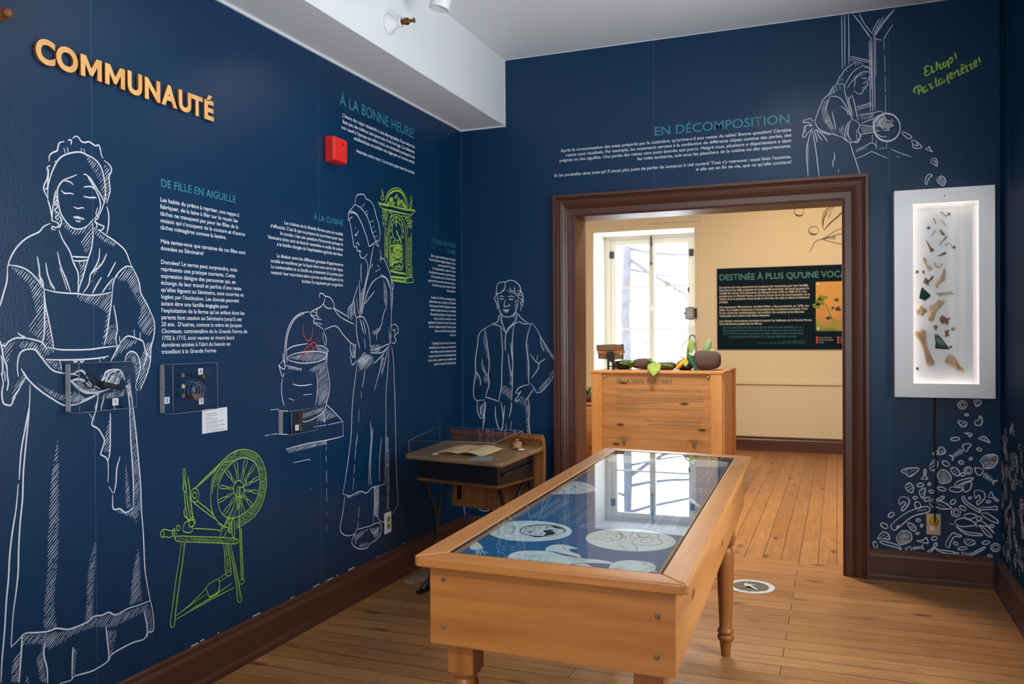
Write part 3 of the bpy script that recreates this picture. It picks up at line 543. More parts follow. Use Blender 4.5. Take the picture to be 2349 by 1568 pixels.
GRAPHICS['cook'] = [
    ('s', (4.6,), '-1310,2038 -1303,2075 -1276,2094 -1221,2102 -1200,2083 -1158,2079 -1123,2054 -1102,2012 -1076,1970 -1059,1920 -1067,1881 -1090,1863;-1310,2038 -1263,2030 -1215,2008 -1181,1979 -1160,1945 -1139,1910 -1111,1876 -1090,1863;-1229,2043 -1215,2056;-1240,2026 -1249,2042;-1208,2013 -1187,2023;-1160,1964 -1124,1979;-1146,1932 -1117,1950;-1132,1911 -1103,1926;-1118,1890 -1089,1901;-1111,1869 -1082,1879;-1202,1999 -1185,2005;-1370,1987 -1337,1999 -1291,1987 -1251,1952 -1217,1909 -1190,1868 -1173,1836 -1133,1855 -1097,1870;-1361,1985 -1326,1993 -1284,1981 -1247,1946 -1210,1899;-1310,2038 -1350,2007 -1370,1987 -1374,1947 -1350,1965 -1335,1970;-1364,1949 -1351,1915 -1339,1874 -1329,1839 -1320,1818 -1297,1821 -1293,1803 -1266,1798 -1267,1780 -1246,1766 -1219,1773 -1193,1794;-1319,1876 -1299,1884 -1278,1906;-1309,1888 -1296,1878;-1314,1916 -1301,1919;-1302,1831 -1286,1845 -1273,1830;-1300,1802 -1253,1803;-1104,1862 -1068,1843;-1119,1853 -1075,1846;-1219,1770 -1189,1735 -1195,1683 -1221,1623 -1257,1512 -1278,1454;-1126,1852 -1148,1791 -1171,1715 -1200,1654 -1229,1572 -1257,1469;-1061,1829 -1047,1784 -1017,1779 -979,1736 -949,1692 -935,1639 -928,1577 -942,1483 -949,1406 -955,1344;-1156,1723 -1135,1747;-1114,1704 -1062,1723;-1091,1743 -1070,1730;-1069,1771 -1049,1792;-1063,1681 -1122,1658 -1165,1626 -1201,1580 -1229,1528 -1251,1476;-1063,1681 -1011,1681 -981,1659 -958,1622;-1026,1657 -996,1612 -998,1520 -1029,1481 -1052,1420 -1097,1374 -1105,1337;-1055,1693 -988,1674 -943,1615;-1254,1738 -1258,1694 -1254,1636;-1275,1649 -1270,1548 -1271,1454;-1289,1619 -1323,1560 -1344,1524 -1383,1494 -1377,1445;-1324,1539 -1318,1474 -1305,1453;-1303,1554 -1284,1475;-1122,1599 -1180,1559 -1222,1528;-1357,1502 -1364,1452;-934,1670 -916,1640 -927,1616;-1305,1453 -1258,1461 -1223,1447 -1189,1404 -1176,1352 -1170,1300;-1305,1453 -1306,1388 -1293,1331 -1274,1294;-1271,1447 -1249,1403 -1236,1374;-1244,1440 -1224,1403 -1218,1367;-1219,1294 -1232,1345;-1360,1321 -1367,1289 -1347,1253 -1328,1256 -1314,1302 -1313,1320;-1367,1260 -1348,1211 -1308,1230'),
    ('s', (4.4,), '-1521,1499 -1465,1482 -1381,1456;-1513,1495 -1465,1459 -1399,1437 -1330,1420;-1594,1390 -1498,1409 -1433,1368 -1366,1326 -1314,1311;-1630,1544 -1634,1560 -1610,1565 -1584,1553 -1544,1548 -1513,1522 -1505,1499;-1584,1551 -1599,1519 -1623,1500 -1653,1491 -1698,1476 -1706,1459 -1676,1442 -1684,1424 -1639,1407 -1601,1390;-1600,1514 -1577,1497 -1529,1494;-1698,1476 -1654,1469;-1706,1459 -1654,1455;-1676,1442 -1616,1438;-1669,1424 -1616,1416;-1646,1495 -1661,1468 -1639,1442;-1905,1219 -1909,1268 -1900,1343 -1876,1401 -1834,1443 -1778,1466 -1713,1473;-1892,1239 -1894,1326 -1869,1393 -1820,1443 -1757,1464;-1601,1385 -1579,1341 -1587,1310;-1612,1376 -1595,1314;-1898,1293 -1843,1313 -1730,1324;-1663,1315 -1610,1310 -1564,1291 -1572,1274 -1580,1229;-1891,1260 -1830,1279 -1730,1286 -1641,1284 -1580,1274 -1588,1252 -1657,1236 -1760,1232 -1844,1242 -1891,1260;-1918,1281 -1918,1260 -1905,1227;-1938,1236 -1918,1248 -1905,1227 -1912,1211 -1938,1220 -1951,1233 -1926,1178 -1912,1194;-1926,1170 -1933,1121 -1927,1080 -1914,1046;-1580,1229 -1558,1152 -1554,1098 -1575,1046 -1607,995 -1675,970 -1749,959 -1792,968;-1665,1192 -1655,1139 -1662,1069 -1675,1027;-1852,1141 -1790,1129 -1696,1131;-1769,1085 -1704,1085;-1880,1076 -1839,1065;-1898,1227 -1781,1206;-1607,995 -1597,940 -1615,960;-1583,1024 -1520,987 -1439,929;-1439,929 -1437,855;-1437,855 -1585,852 -1736,855 -1903,850;-1691,928 -1584,926;-1569,926 -1439,929;-2051,927 -2020,927;-2009,927 -1962,926;-2012,1036 -1954,1034;-1850,781 -1722,779;-1719,777 -1720,769;-1585,850 -1586,827;-1587,819 -1589,801;-1590,779 -1587,743;-1587,703 -1585,644;-1586,617 -1586,550;-1587,501 -1587,488;-1588,439 -1588,419;-1717,640 -1714,631;-953,1414 -901,1425 -870,1404 -870,1378 -913,1358 -892,1337 -913,1316 -944,1322;-943,1368 -954,1322;-933,1388 -902,1394 -912,1373;-954,1317 -1015,1307 -1074,1293 -1170,1280;-965,1307 -1055,1268 -1170,1270;-975,1302 -1075,1238 -1142,1210;-944,1306 -925,1234 -916,1100 -908,955 -904,800 -902,645 -894,519 -885,408 -958,368;-971,1297 -987,1165 -1009,1044 -1012,863 -1020,661 -1026,546;-1298,1235 -1316,1159 -1335,1085 -1354,973 -1364,852 -1392,733 -1418,644 -1444,565;-1444,565 -1377,544 -1325,549 -1272,549 -1218,530 -1162,549 -1085,546 -1026,546;-1428,549 -1446,473 -1471,405 -1455,369 -1397,344 -1328,341;-1036,1257 -1076,1168 -1135,1062;-985,1287 -1026,1197 -1057,1148;-1226,1184 -1236,1136 -1255,1089;-1261,1070 -1265,1032;-1175,904 -1167,820 -1187,705 -1199,570;-1147,867 -1168,751 -1179,635 -1171,561;-1062,798 -1083,690 -1085,571;-1303,854 -1321,799;-1322,771 -1330,725;-1332,697 -1341,651;-1341,632 -1351,568;-1284,976 -1293,910;-1143,551 -1140,481 -1149,394;-1095,548 -1096,473 -1107,376;-1328,360 -1220,351 -1183,348 -1107,351 -1069,323 -1079,280 -1128,262 -1185,255 -1222,240 -1294,252 -1355,286 -1363,316 -1319,358;-1183,338 -1156,302 -1088,322;-1149,394 -1155,356;-1107,376 -1069,346 -1009,338;-1294,472 -1299,415;-1306,398 -1307,358'),
    ('h', ((0.847, 0.531), 7.0, 2.6), '-1650,1192 -1580,1225 -1558,1152 -1554,1089 -1583,1037 -1660,1017 -1656,1104'),
    ('h', ((0.828, 0.56), 7.0, 2.6), '-1885,1260 -1730,1286 -1587,1274 -1596,1247 -1731,1234'),
    ('h', ((0.852, 0.523), 7.0, 2.6), '-1792,968 -1614,995 -1599,1021 -1734,1005 -1777,1001'),
    ('h', ((0.833, 0.553), 7.0, 2.6), '-1663,1311 -1564,1291 -1572,1233 -1611,1243 -1587,1274 -1656,1289'),
    ('h', ((0.861, 0.509), 7.0, 2.6), '-1583,1019 -1496,962 -1600,945 -1676,948'),
    ('h', ((0.864, 0.504), 7.0, 2.6), '-1903,850 -1585,850 -1589,832 -1890,828'),
    ('h', ((0.825, 0.565), 7.0, 2.6), '-1892,1227 -1781,1206 -1789,1197 -1885,1210'),
    ('h', ((0.836, 0.548), 7.0, 2.6), '-1731,1195 -1672,1219 -1564,1242 -1596,1207 -1687,1185'),
    ('h', ((0.858, 0.513), 7.0, 2.6), '-1298,1235 -1170,1270 -1133,1230 -1208,1183 -1290,1177'),
    ('h', ((0.914, 0.406), 7.0, 2.6), '-1012,802 -982,798 -974,655 -976,512 -988,392 -1012,397'),
    ('h', ((0.924, 0.383), 7.0, 2.6), '-1354,333 -1257,344 -1202,337 -1311,304 -1338,282'),
    ('h', ((0.929, 0.37), 7.0, 2.6), '-1293,281 -1184,265 -1240,244 -1303,256'),
    ('h', ((0.93, 0.368), 7.0, 2.6), '-1174,331 -1088,327 -1089,273 -1147,271'),
    ('h', ((0.851, 0.526), 7.0, 2.6), '-1159,1378 -1072,1408 -1053,1398 -1131,1358'),
    ('h', ((0.847, 0.531), 7.0, 2.6), '-1340,1321 -1314,1311 -1315,1235 -1358,1274'),
    ('h', ((0.857, 0.515), 7.0, 2.6), '-1169,1309 -1054,1318 -1075,1268 -1170,1270'),
    ('h', ((0.867, 0.498), 7.0, 2.6), '-1065,1238 -1016,1247 -1057,1148'),
    ('h', ((0.889, 0.457), 7.0, 2.6), '-1175,899 -1148,827 -1176,821'),
    ('h', ((0.887, 0.462), 7.0, 2.6), '-1321,818 -1294,844 -1331,744'),
    ('h', ((0.86, 0.511), 7.0, 2.6), '-977,1419 -950,1337 -971,1307'),
    ('h', ((0.906, 0.423), 7.0, 2.6), '-1428,549 -1254,541 -1325,535 -1394,533'),
    ('h', ((0.821, 0.571), 7.0, 2.6), '-1026,1649 -997,1605 -1005,1520 -1027,1558'),
    ('h', ((0.827, 0.563), 7.0, 2.6), '-958,1622 -928,1593 -942,1483 -952,1514'),
    ('h', ((0.803, 0.596), 7.0, 2.6), '-1054,1799 -1039,1785 -1062,1753'),
    ('h', ((0.809, 0.587), 7.0, 2.6), '-1377,1491 -1330,1539 -1318,1474 -1358,1438'),
    ('h', ((0.809, 0.588), 7.0, 2.6), '-1270,1577 -1228,1623 -1257,1476'),
    ('h', ((0.836, 0.548), 7.0, 2.6), '-1308,1230 -1226,1279 -1142,1248 -1227,1206 -1295,1194'),
    ('h', ((0.864, 0.503), 4.0, 2.6), '-1143,551 -1095,543 -1107,376 -1145,394'),
]
GRAPHICS['carrot'] = [
    ('s', (4.2,), '-1760,1412 -1771,1380 -1751,1350 -1725,1337 -1700,1359 -1687,1401;-1788,1261 -1766,1286 -1730,1312 -1693,1328 -1663,1324 -1678,1302 -1716,1281 -1759,1272 -1788,1261;-1730,1307 -1724,1286;-1703,1322 -1695,1300;-1752,1295 -1745,1275;-1770,1282 -1745,1286;-1744,1344 -1722,1335 -1706,1343;-1663,1343 -1648,1348;-1652,1332 -1637,1336;-1612,1361 -1602,1366;-1715,1314 -1703,1322'),
]
GRAPHICS['clock'] = [
    ('s', (5.0,), '-1030,2162 -1039,2146 -1028,2133 -1043,2120 -1043,2103 -1018,2107 -1019,2123 -1026,2133 -1021,2149 -1030,2162;-702,2176 -714,2155 -703,2137 -719,2115 -715,2098 -691,2119 -698,2138 -690,2158 -702,2176;-1003,2109 -992,2129 -962,2160 -921,2181 -868,2196 -821,2192 -782,2173 -747,2142 -727,2106;-1077,2084 -1004,2085 -892,2086 -776,2090 -654,2099 -675,2082 -700,2065 -784,2062 -930,2059 -1033,2057 -1061,2070 -1075,2078;-1068,2079 -930,2083 -776,2084 -662,2094;-1033,2050 -893,2056 -704,2063;-1041,2018 -994,2020;-1037,2004 -994,2006;-1034,1975 -994,1974;-1006,1942 -1007,1868 -1008,1784;-980,1930 -980,1834 -979,1760;-961,1999 -961,1873 -961,1739;-992,2010 -994,1965;-758,1932 -757,1855 -765,1715;-738,1934 -742,1856 -745,1767;-701,1966 -703,1860 -704,1770;-761,2024 -680,2031;-753,2010 -688,2014;-757,1994 -692,1998;-761,1990 -746,1972 -758,1932;-965,1946 -961,1984 -938,2020 -893,2041 -847,2044 -800,2027 -777,1991 -770,1950 -775,1853 -777,1757;-951,1941 -943,1986 -908,2021 -878,2032 -839,2026 -809,2003 -795,1959 -794,1928;-944,1912 -949,1837 -951,1744;-933,1861 -873,1874 -803,1874;-941,1838 -934,1816 -896,1804 -866,1799 -819,1826 -799,1866;-935,1745 -912,1769 -812,1777 -820,1738 -875,1734 -935,1732;-753,1763 -700,1767 -701,1708 -758,1700 -753,1763;-741,1744 -713,1746 -713,1715 -741,1713 -741,1744;-766,1669 -758,1693 -693,1701 -685,1674 -766,1665;-914,1893 -926,1861;-826,1906 -818,1880;-868,1894 -869,1875;-1040,2040 -993,2043 -975,2027 -998,1994;-968,2042 -923,2045 -953,2018;-816,2044 -768,2046 -777,2022;-712,2062 -704,2032;-1027,1968 -998,1943;-1004,1832 -985,1830;-1004,1802 -986,1800;-1003,1868 -985,1867;-1003,1898 -983,1896'),
    ('s', (11.0,), '-1004,2085 -981,2120 -944,2153 -899,2173 -860,2181 -814,2176 -775,2146 -744,2096;-879,2024 -880,2005 -879,1975;-880,1956 -868,1939 -853,1922 -830,1901;-954,1723 -875,1717 -765,1716;-944,1670 -860,1669 -766,1668;-947,1690 -860,1690 -758,1691;-1068,2076 -967,2078'),
    ('s', (5.0,), '-817,1961 -817,1942 -823,1924 -836,1910 -853,1901 -872,1898 -891,1901 -908,1911 -920,1925 -927,1942 -928,1961 -921,1978 -909,1993 -893,2002 -874,2005 -855,2002 -838,1993 -825,1979 -817,1961;-902,1800 -903,1792 -907,1785 -913,1780 -920,1776 -927,1776 -934,1778 -939,1782 -943,1789 -944,1796 -943,1804 -939,1811 -933,1817 -926,1820 -919,1821 -912,1819 -907,1814 -903,1808 -902,1800;-805,1808 -807,1800 -811,1793 -817,1788 -824,1784 -831,1784 -838,1786 -844,1790 -848,1797 -849,1805 -848,1812 -844,1820 -838,1825 -831,1829 -823,1829 -816,1827 -810,1823 -806,1816 -805,1808;-838,1847 -840,1841 -846,1834 -854,1829 -864,1826 -875,1825 -885,1827 -893,1830 -898,1835 -900,1842 -898,1848 -892,1854 -884,1859 -874,1862 -864,1864 -854,1862 -845,1859 -840,1854 -838,1847;-879,1859 -880,1855 -883,1851 -887,1849 -893,1847 -899,1846 -904,1847 -909,1849 -911,1852 -912,1855 -911,1859 -908,1862 -904,1865 -898,1867 -893,1868 -887,1867 -883,1865 -880,1862 -879,1859;-819,1861 -820,1857 -823,1853 -827,1851 -833,1849 -839,1848 -844,1849 -849,1851 -852,1854 -853,1857 -852,1861 -849,1865 -844,1867 -839,1869 -833,1870 -827,1869 -823,1867 -820,1864 -819,1861;-854,1815 -855,1812 -858,1808 -862,1805 -867,1803 -872,1803 -877,1804 -881,1806 -884,1809 -885,1813 -884,1817 -881,1820 -877,1823 -872,1825 -867,1826 -862,1825 -858,1822 -855,1819 -854,1815;-916,1797 -917,1793 -918,1790 -921,1787 -924,1786 -927,1786 -930,1787 -932,1789 -934,1792 -934,1795 -934,1799 -932,1802 -930,1805 -927,1806 -924,1807 -921,1806 -918,1803 -917,1800 -916,1797;-816,1805 -817,1802 -819,1798 -821,1796 -824,1794 -827,1794 -831,1795 -833,1797 -835,1800 -835,1804 -834,1808 -833,1811 -830,1814 -827,1815 -824,1815 -821,1814 -818,1812 -817,1809 -816,1805'),
    ('s', (4.2,), '-792,1961 -794,1957 -799,1955 -804,1956 -806,1959 -804,1963 -799,1965 -794,1964 -792,1961;-798,1924 -800,1920 -805,1918 -810,1919 -812,1922 -810,1926 -805,1928 -800,1927 -798,1924;-822,1895 -824,1891 -829,1889 -834,1890 -836,1893 -834,1897 -829,1899 -824,1898 -822,1895;-858,1881 -860,1877 -865,1875 -870,1876 -872,1880 -870,1884 -865,1886 -860,1885 -858,1881;-895,1887 -897,1883 -902,1881 -907,1882 -909,1886 -907,1890 -902,1892 -897,1891 -895,1887;-924,1910 -927,1906 -931,1904 -936,1905 -938,1909 -936,1913 -931,1915 -926,1914 -924,1910;-938,1944 -940,1940 -945,1938 -949,1939 -951,1942 -949,1946 -945,1948 -940,1948 -938,1944;-932,1980 -934,1976 -939,1974 -944,1975 -946,1978 -944,1982 -939,1984 -934,1984 -932,1980;-909,2009 -911,2005 -916,2003 -921,2004 -923,2007 -921,2011 -916,2013 -911,2012 -909,2009;-874,2023 -876,2019 -881,2017 -886,2018 -888,2021 -886,2025 -881,2027 -876,2027 -874,2023;-836,2018 -839,2014 -843,2012 -848,2013 -850,2017 -848,2021 -843,2023 -838,2022 -836,2018;-806,1996 -808,1992 -813,1989 -818,1990 -820,1994 -818,1998 -813,2000 -808,1999 -806,1996;-775,2105 -782,2104 -784,2107 -782,2110 -775,2111 -770,2110 -770,2108 -775,2105;-818,2124 -829,2121 -836,2122 -833,2127 -823,2132 -814,2133 -811,2130 -818,2124;-852,2102 -861,2101 -867,2103 -864,2108 -856,2111 -847,2111 -846,2107 -852,2102;-758,2101 -766,2096 -776,2096 -780,2100 -776,2105 -766,2108 -758,2106 -758,2101;-959,2092 -966,2089 -974,2089 -977,2093 -972,2097 -964,2099 -958,2096 -959,2092;-779,2111 -784,2107 -794,2105 -801,2107 -801,2111 -793,2114 -783,2114 -779,2111;-904,2098 -918,2095 -925,2096 -920,2103 -907,2109 -894,2110 -893,2105 -904,2098;-936,2115 -948,2115 -952,2120 -945,2126 -933,2129 -924,2126 -925,2120 -936,2115;-817,2125 -832,2124 -836,2127 -826,2132 -810,2135 -800,2134 -803,2129 -817,2125;-934,2112 -943,2109 -952,2111 -953,2116 -945,2120 -935,2121 -930,2117 -934,2112;-865,2148 -875,2142 -885,2142 -886,2147 -879,2154 -868,2157 -862,2155 -865,2148;-791,2113 -802,2113 -806,2117 -799,2122 -788,2124 -780,2122 -781,2117 -791,2113;-822,2117 -831,2115 -836,2117 -833,2121 -825,2124 -818,2124 -817,2121 -822,2117;-933,2119 -942,2112 -950,2112 -951,2117 -944,2124 -935,2128 -930,2126 -933,2119;-771,2102 -782,2100 -789,2102 -787,2107 -777,2111 -767,2111 -764,2107 -771,2102;-854,2111 -864,2110 -867,2113 -861,2117 -850,2119 -843,2118 -844,2114 -854,2111;-846,2095 -858,2095 -862,2100 -856,2106 -843,2109 -833,2106 -834,2100 -846,2095;-930,2118 -937,2112 -943,2111 -943,2116 -938,2122 -931,2125 -927,2123 -930,2118;-927,2124 -937,2122 -940,2125 -935,2128 -925,2131 -917,2131 -918,2127 -927,2124;-919,2098 -929,2097 -936,2101 -935,2106 -926,2110 -917,2108 -914,2103 -919,2098;-961,2096 -965,2090 -971,2088 -975,2092 -974,2098 -968,2102 -962,2101 -961,2096;-765,2100 -772,2097 -783,2097 -790,2100 -787,2103 -778,2104 -768,2103 -765,2100;-801,2103 -810,2098 -817,2097 -817,2102 -810,2109 -800,2112 -797,2109 -801,2103;-959,2100 -964,2098 -970,2098 -973,2100 -970,2103 -964,2104 -959,2103 -959,2100;-841,2138 -844,2134 -851,2132 -855,2134 -855,2139 -850,2142 -844,2142 -841,2138;-878,2134 -892,2132 -900,2135 -894,2141 -880,2146 -868,2146 -868,2140 -878,2134;-791,2113 -800,2112 -806,2114 -805,2118 -798,2121 -790,2121 -787,2117 -791,2113;-901,2101 -907,2094 -916,2092 -921,2096 -918,2104 -909,2109 -902,2107 -901,2101;-855,2114 -861,2115 -863,2119 -859,2123 -852,2124 -848,2122 -849,2117 -855,2114;-916,2117 -922,2116 -928,2118 -930,2121 -925,2124 -919,2123 -914,2120 -916,2117;-940,2096 -943,2093 -949,2092 -952,2093 -951,2097 -946,2099 -941,2099 -940,2096;-845,2117 -858,2118 -862,2123 -852,2130 -837,2132 -827,2129 -831,2122 -845,2117;-923,2109 -933,2106 -939,2107 -936,2112 -927,2116 -918,2117 -916,2114 -923,2109;-804,2121 -813,2118 -820,2119 -819,2123 -811,2127 -803,2129 -800,2126 -804,2121;-933,1857 -942,1856 -945,1859 -940,1863 -931,1863 -928,1860 -933,1857;-901,1854 -907,1850 -912,1850 -912,1855 -906,1859 -900,1859 -901,1854;-864,1811 -872,1804 -879,1805 -877,1812 -870,1818 -863,1817 -864,1811;-814,1748 -826,1745 -833,1748 -828,1754 -816,1757 -809,1754 -814,1748;-855,1865 -862,1859 -869,1859 -870,1865 -862,1871 -855,1871 -855,1865;-926,1760 -938,1760 -939,1763 -927,1767 -915,1767 -914,1763 -926,1760;-846,1836 -853,1830 -865,1829 -871,1834 -864,1839 -852,1840 -846,1836;-845,1857 -861,1853 -864,1856 -852,1862 -836,1866 -833,1864 -845,1857;-929,1806 -936,1801 -943,1802 -943,1808 -936,1813 -928,1812 -929,1806;-861,1859 -871,1859 -872,1862 -862,1865 -851,1865 -850,1862 -861,1859;-924,1768 -933,1763 -938,1764 -933,1770 -924,1775 -919,1774 -924,1768;-871,1773 -877,1769 -884,1769 -886,1773 -881,1777 -874,1777 -871,1773;-924,1753 -941,1750 -945,1754 -933,1761 -916,1764 -911,1760 -924,1753;-928,1778 -941,1773 -949,1776 -942,1784 -929,1788 -921,1785 -928,1778;-885,1807 -895,1805 -903,1808 -899,1813 -889,1816 -881,1812 -885,1807;-875,1743 -892,1742 -895,1747 -880,1753 -863,1753 -860,1748 -875,1743;-893,1836 -902,1833 -908,1835 -906,1840 -897,1843 -890,1841 -893,1836;-842,1754 -849,1747 -858,1747 -860,1754 -853,1762 -844,1762 -842,1754;-888,1741 -892,1735 -897,1735 -899,1741 -895,1746 -889,1746 -888,1741;-916,1751 -925,1745 -936,1745 -939,1752 -931,1758 -919,1758 -916,1751;-892,1836 -905,1831 -912,1833 -907,1841 -894,1845 -887,1843 -892,1836;-866,1853 -884,1850 -887,1854 -873,1860 -856,1863 -852,1859 -866,1853;-924,1795 -934,1796 -935,1800 -927,1804 -917,1804 -916,1799 -924,1795;-877,1776 -894,1774 -896,1777 -882,1783 -864,1786 -862,1782 -877,1776;-859,1850 -867,1849 -871,1852 -868,1856 -860,1857 -855,1854 -859,1850;-816,1850 -826,1846 -833,1848 -830,1854 -819,1858 -812,1857 -816,1850;-846,1747 -858,1749 -859,1753 -847,1757 -835,1756 -835,1751 -846,1747;-894,1768 -909,1768 -911,1772 -898,1777 -883,1778 -881,1774 -894,1768;-909,1784 -923,1784 -923,1788 -910,1791 -896,1791 -896,1787 -909,1784;-854,1867 -868,1866 -870,1870 -856,1875 -842,1875 -840,1872 -854,1867'),
    ('h', ((0.934, 0.356), 9.0, 3.6), '-1037,2037 -975,2041 -968,2013 -994,1965 -1034,1968'),
    ('h', ((0.939, 0.344), 9.0, 3.6), '-1002,1961 -965,1946 -962,1925 -995,1921'),
    ('h', ((0.944, 0.33), 9.0, 3.6), '-1002,1920 -980,1923 -979,1786 -1008,1784'),
    ('h', ((0.941, 0.339), 9.0, 3.6), '-761,2024 -684,2030 -697,1978 -753,1987'),
    ('h', ((0.949, 0.315), 9.0, 3.6), '-734,1935 -701,1938 -704,1770 -741,1767'),
    ('h', ((0.956, 0.293), 9.0, 3.6), '-947,1688 -766,1690 -766,1671 -944,1670'),
    ('h', ((0.954, 0.3), 9.0, 3.6), '-950,1722 -765,1719 -773,1715 -950,1712'),
    ('h', ((0.938, 0.346), 9.0, 3.6), '-784,2048 -712,2058 -704,2032 -769,2023'),
    ('h', ((0.955, 0.295), 9.0, 3.6), '-749,1759 -704,1762 -705,1708 -750,1705'),
    ('h', ((0.947, 0.321), 9.0, 3.6), '-937,1864 -873,1874 -803,1874 -799,1828 -866,1799 -934,1816'),
]
GRAPHICS['boy'] = [
    ('s', (5.2,), '248,1660 254,1689 277,1705 308,1704 331,1713 357,1715 384,1702 410,1676 417,1647 428,1626 432,1597 432,1560 418,1536 414,1515;308,1704 308,1671 294,1642;248,1660 245,1623 254,1631 281,1638 295,1659;339,1670 348,1649 366,1644;375,1669 375,1636 392,1615 405,1594;245,1623 233,1598 249,1568 253,1531;249,1639 258,1581 268,1522 289,1488 320,1478 351,1483 378,1508 392,1549 401,1586;265,1612 285,1615 301,1608;328,1606 348,1613 373,1605;269,1593 283,1598 299,1592;330,1589 348,1595 365,1588;310,1592 301,1559 303,1545 316,1548 339,1550 334,1562;292,1523 312,1525 334,1521 313,1516 292,1523;302,1509 325,1510;392,1644 410,1647 414,1631 397,1627 410,1614 423,1618;410,1594 427,1585 414,1561 427,1552;281,1595 285,1590;346,1591 351,1585;283,1501 262,1480 253,1447 212,1433;284,1488 277,1455 297,1413 311,1380;212,1433 248,1426 275,1414 311,1376;383,1512 387,1470 364,1438 329,1405 312,1372;392,1503 418,1470 462,1440;315,1372 346,1413 382,1439 409,1445 431,1433 462,1432 497,1434;212,1431 166,1406 134,1386 115,1348 110,1289 99,1238 93,1171 95,1120 86,1061 79,1002 80,960 98,933 163,936;162,1406 173,1348 182,1280 192,1205 192,1146 184,1104 191,1046 177,995 163,953;275,1409 283,1339 287,1255 282,1155 279,1039 267,972 258,930;163,955 208,944 258,928;373,1433 360,1371 356,1272 358,1172 355,1090 353,1007 348,940;311,1376 306,1322 308,1259;346,1313 350,1255 358,1189;327,1239 336,1156 353,1090;486,1432 465,1371 452,1297 460,1239 469,1173 468,1091 468,1041;468,1041 432,1033 397,1016 375,986;497,1434 531,1386 557,1337 599,1272 646,1199 650,1150 633,1093 598,1043 554,998 520,991 511,1009 481,1050;478,1239 512,1194 537,1174 525,1132 485,1083;582,1205 556,1194 537,1174;530,1231 525,1198;548,1345 556,1296 573,1255;375,986 397,983 415,999 388,958 370,936 396,941 423,967;405,917 432,958;423,913 445,950;436,909 458,947;374,924 405,937;502,1017 467,967 449,946;142,1205 146,1138 178,1096;95,1120 123,1087 131,1032;104,1120 104,1070;108,931 105,867 121,826 139,814 153,852 161,928;130,893 126,860 134,834;140,894 153,919;167,919 153,818 143,742;162,827 148,768;235,896 235,829 252,763 266,742;273,926 284,864 288,789 270,722;298,902 293,839 284,772;348,924 343,874 329,828;306,789 311,740;347,803 340,741;463,955 471,885 466,803 474,721 478,663 465,638;102,741 115,707 119,640;143,742 129,683 126,640;170,739 175,693 170,642;179,735 202,727 211,677 220,644;297,739 301,689;134,267 116,249 114,224 125,209 161,206 189,216 207,239 226,257 248,265;139,247 162,244 171,236;14,247 5,216 14,166;-24,189 -43,119 -25,61'),
    ('h', ((0.696, 0.718), 10.0, 3.2), '281,1026 299,1035 348,1019 348,932 317,956 272,980'),
    ('h', ((0.706, 0.708), 10.0, 3.2), '161,1398 192,1205 187,1180 147,1322'),
    ('h', ((0.701, 0.713), 10.0, 3.2), '187,1104 189,1046 154,1045 150,1096'),
    ('h', ((0.697, 0.717), 10.0, 3.2), '336,1147 355,1090 353,1023 335,1040'),
    ('h', ((0.695, 0.719), 10.0, 3.2), '557,1337 646,1207 633,1199 574,1272'),
    ('h', ((0.691, 0.723), 10.0, 3.2), '642,1142 624,1085 554,1002 520,993 555,1043 598,1092'),
    ('h', ((0.687, 0.726), 10.0, 3.2), '440,909 471,926 466,778 478,680 456,662 448,802'),
    ('h', ((0.708, 0.707), 10.0, 3.2), '374,1586 401,1594 392,1545 374,1520'),
    ('h', ((0.71, 0.704), 10.0, 3.2), '312,1658 375,1644 392,1619 339,1629'),
    ('h', ((0.707, 0.707), 10.0, 3.2), '275,1480 289,1480 297,1422 284,1438'),
    ('h', ((0.706, 0.708), 10.0, 3.2), '338,1479 383,1503 382,1462 365,1471'),
    ('h', ((0.697, 0.717), 10.0, 3.2), '452,1305 469,1305 468,1058 455,1091'),
    ('h', ((0.703, 0.712), 10.0, 3.2), '146,1188 178,1104 159,1087'),
    ('h', ((0.692, 0.722), 10.0, 3.2), '184,727 202,727 197,669 174,651'),
    ('h', ((0.692, 0.722), 10.0, 3.2), '289,856 298,872 288,772'),
    ('h', ((0.697, 0.717), 10.0, 3.2), '121,885 153,919 148,835 130,834'),
    ('h', ((0.691, 0.723), 10.0, 3.2), '284,764 293,764 274,713'),
    ('h', ((0.688, 0.725), 10.0, 3.2), '360,741 377,740 351,720'),
    ('h', ((0.712, 0.702), 9.0, 3.0), '180,233 244,265 207,230 184,219'),
]
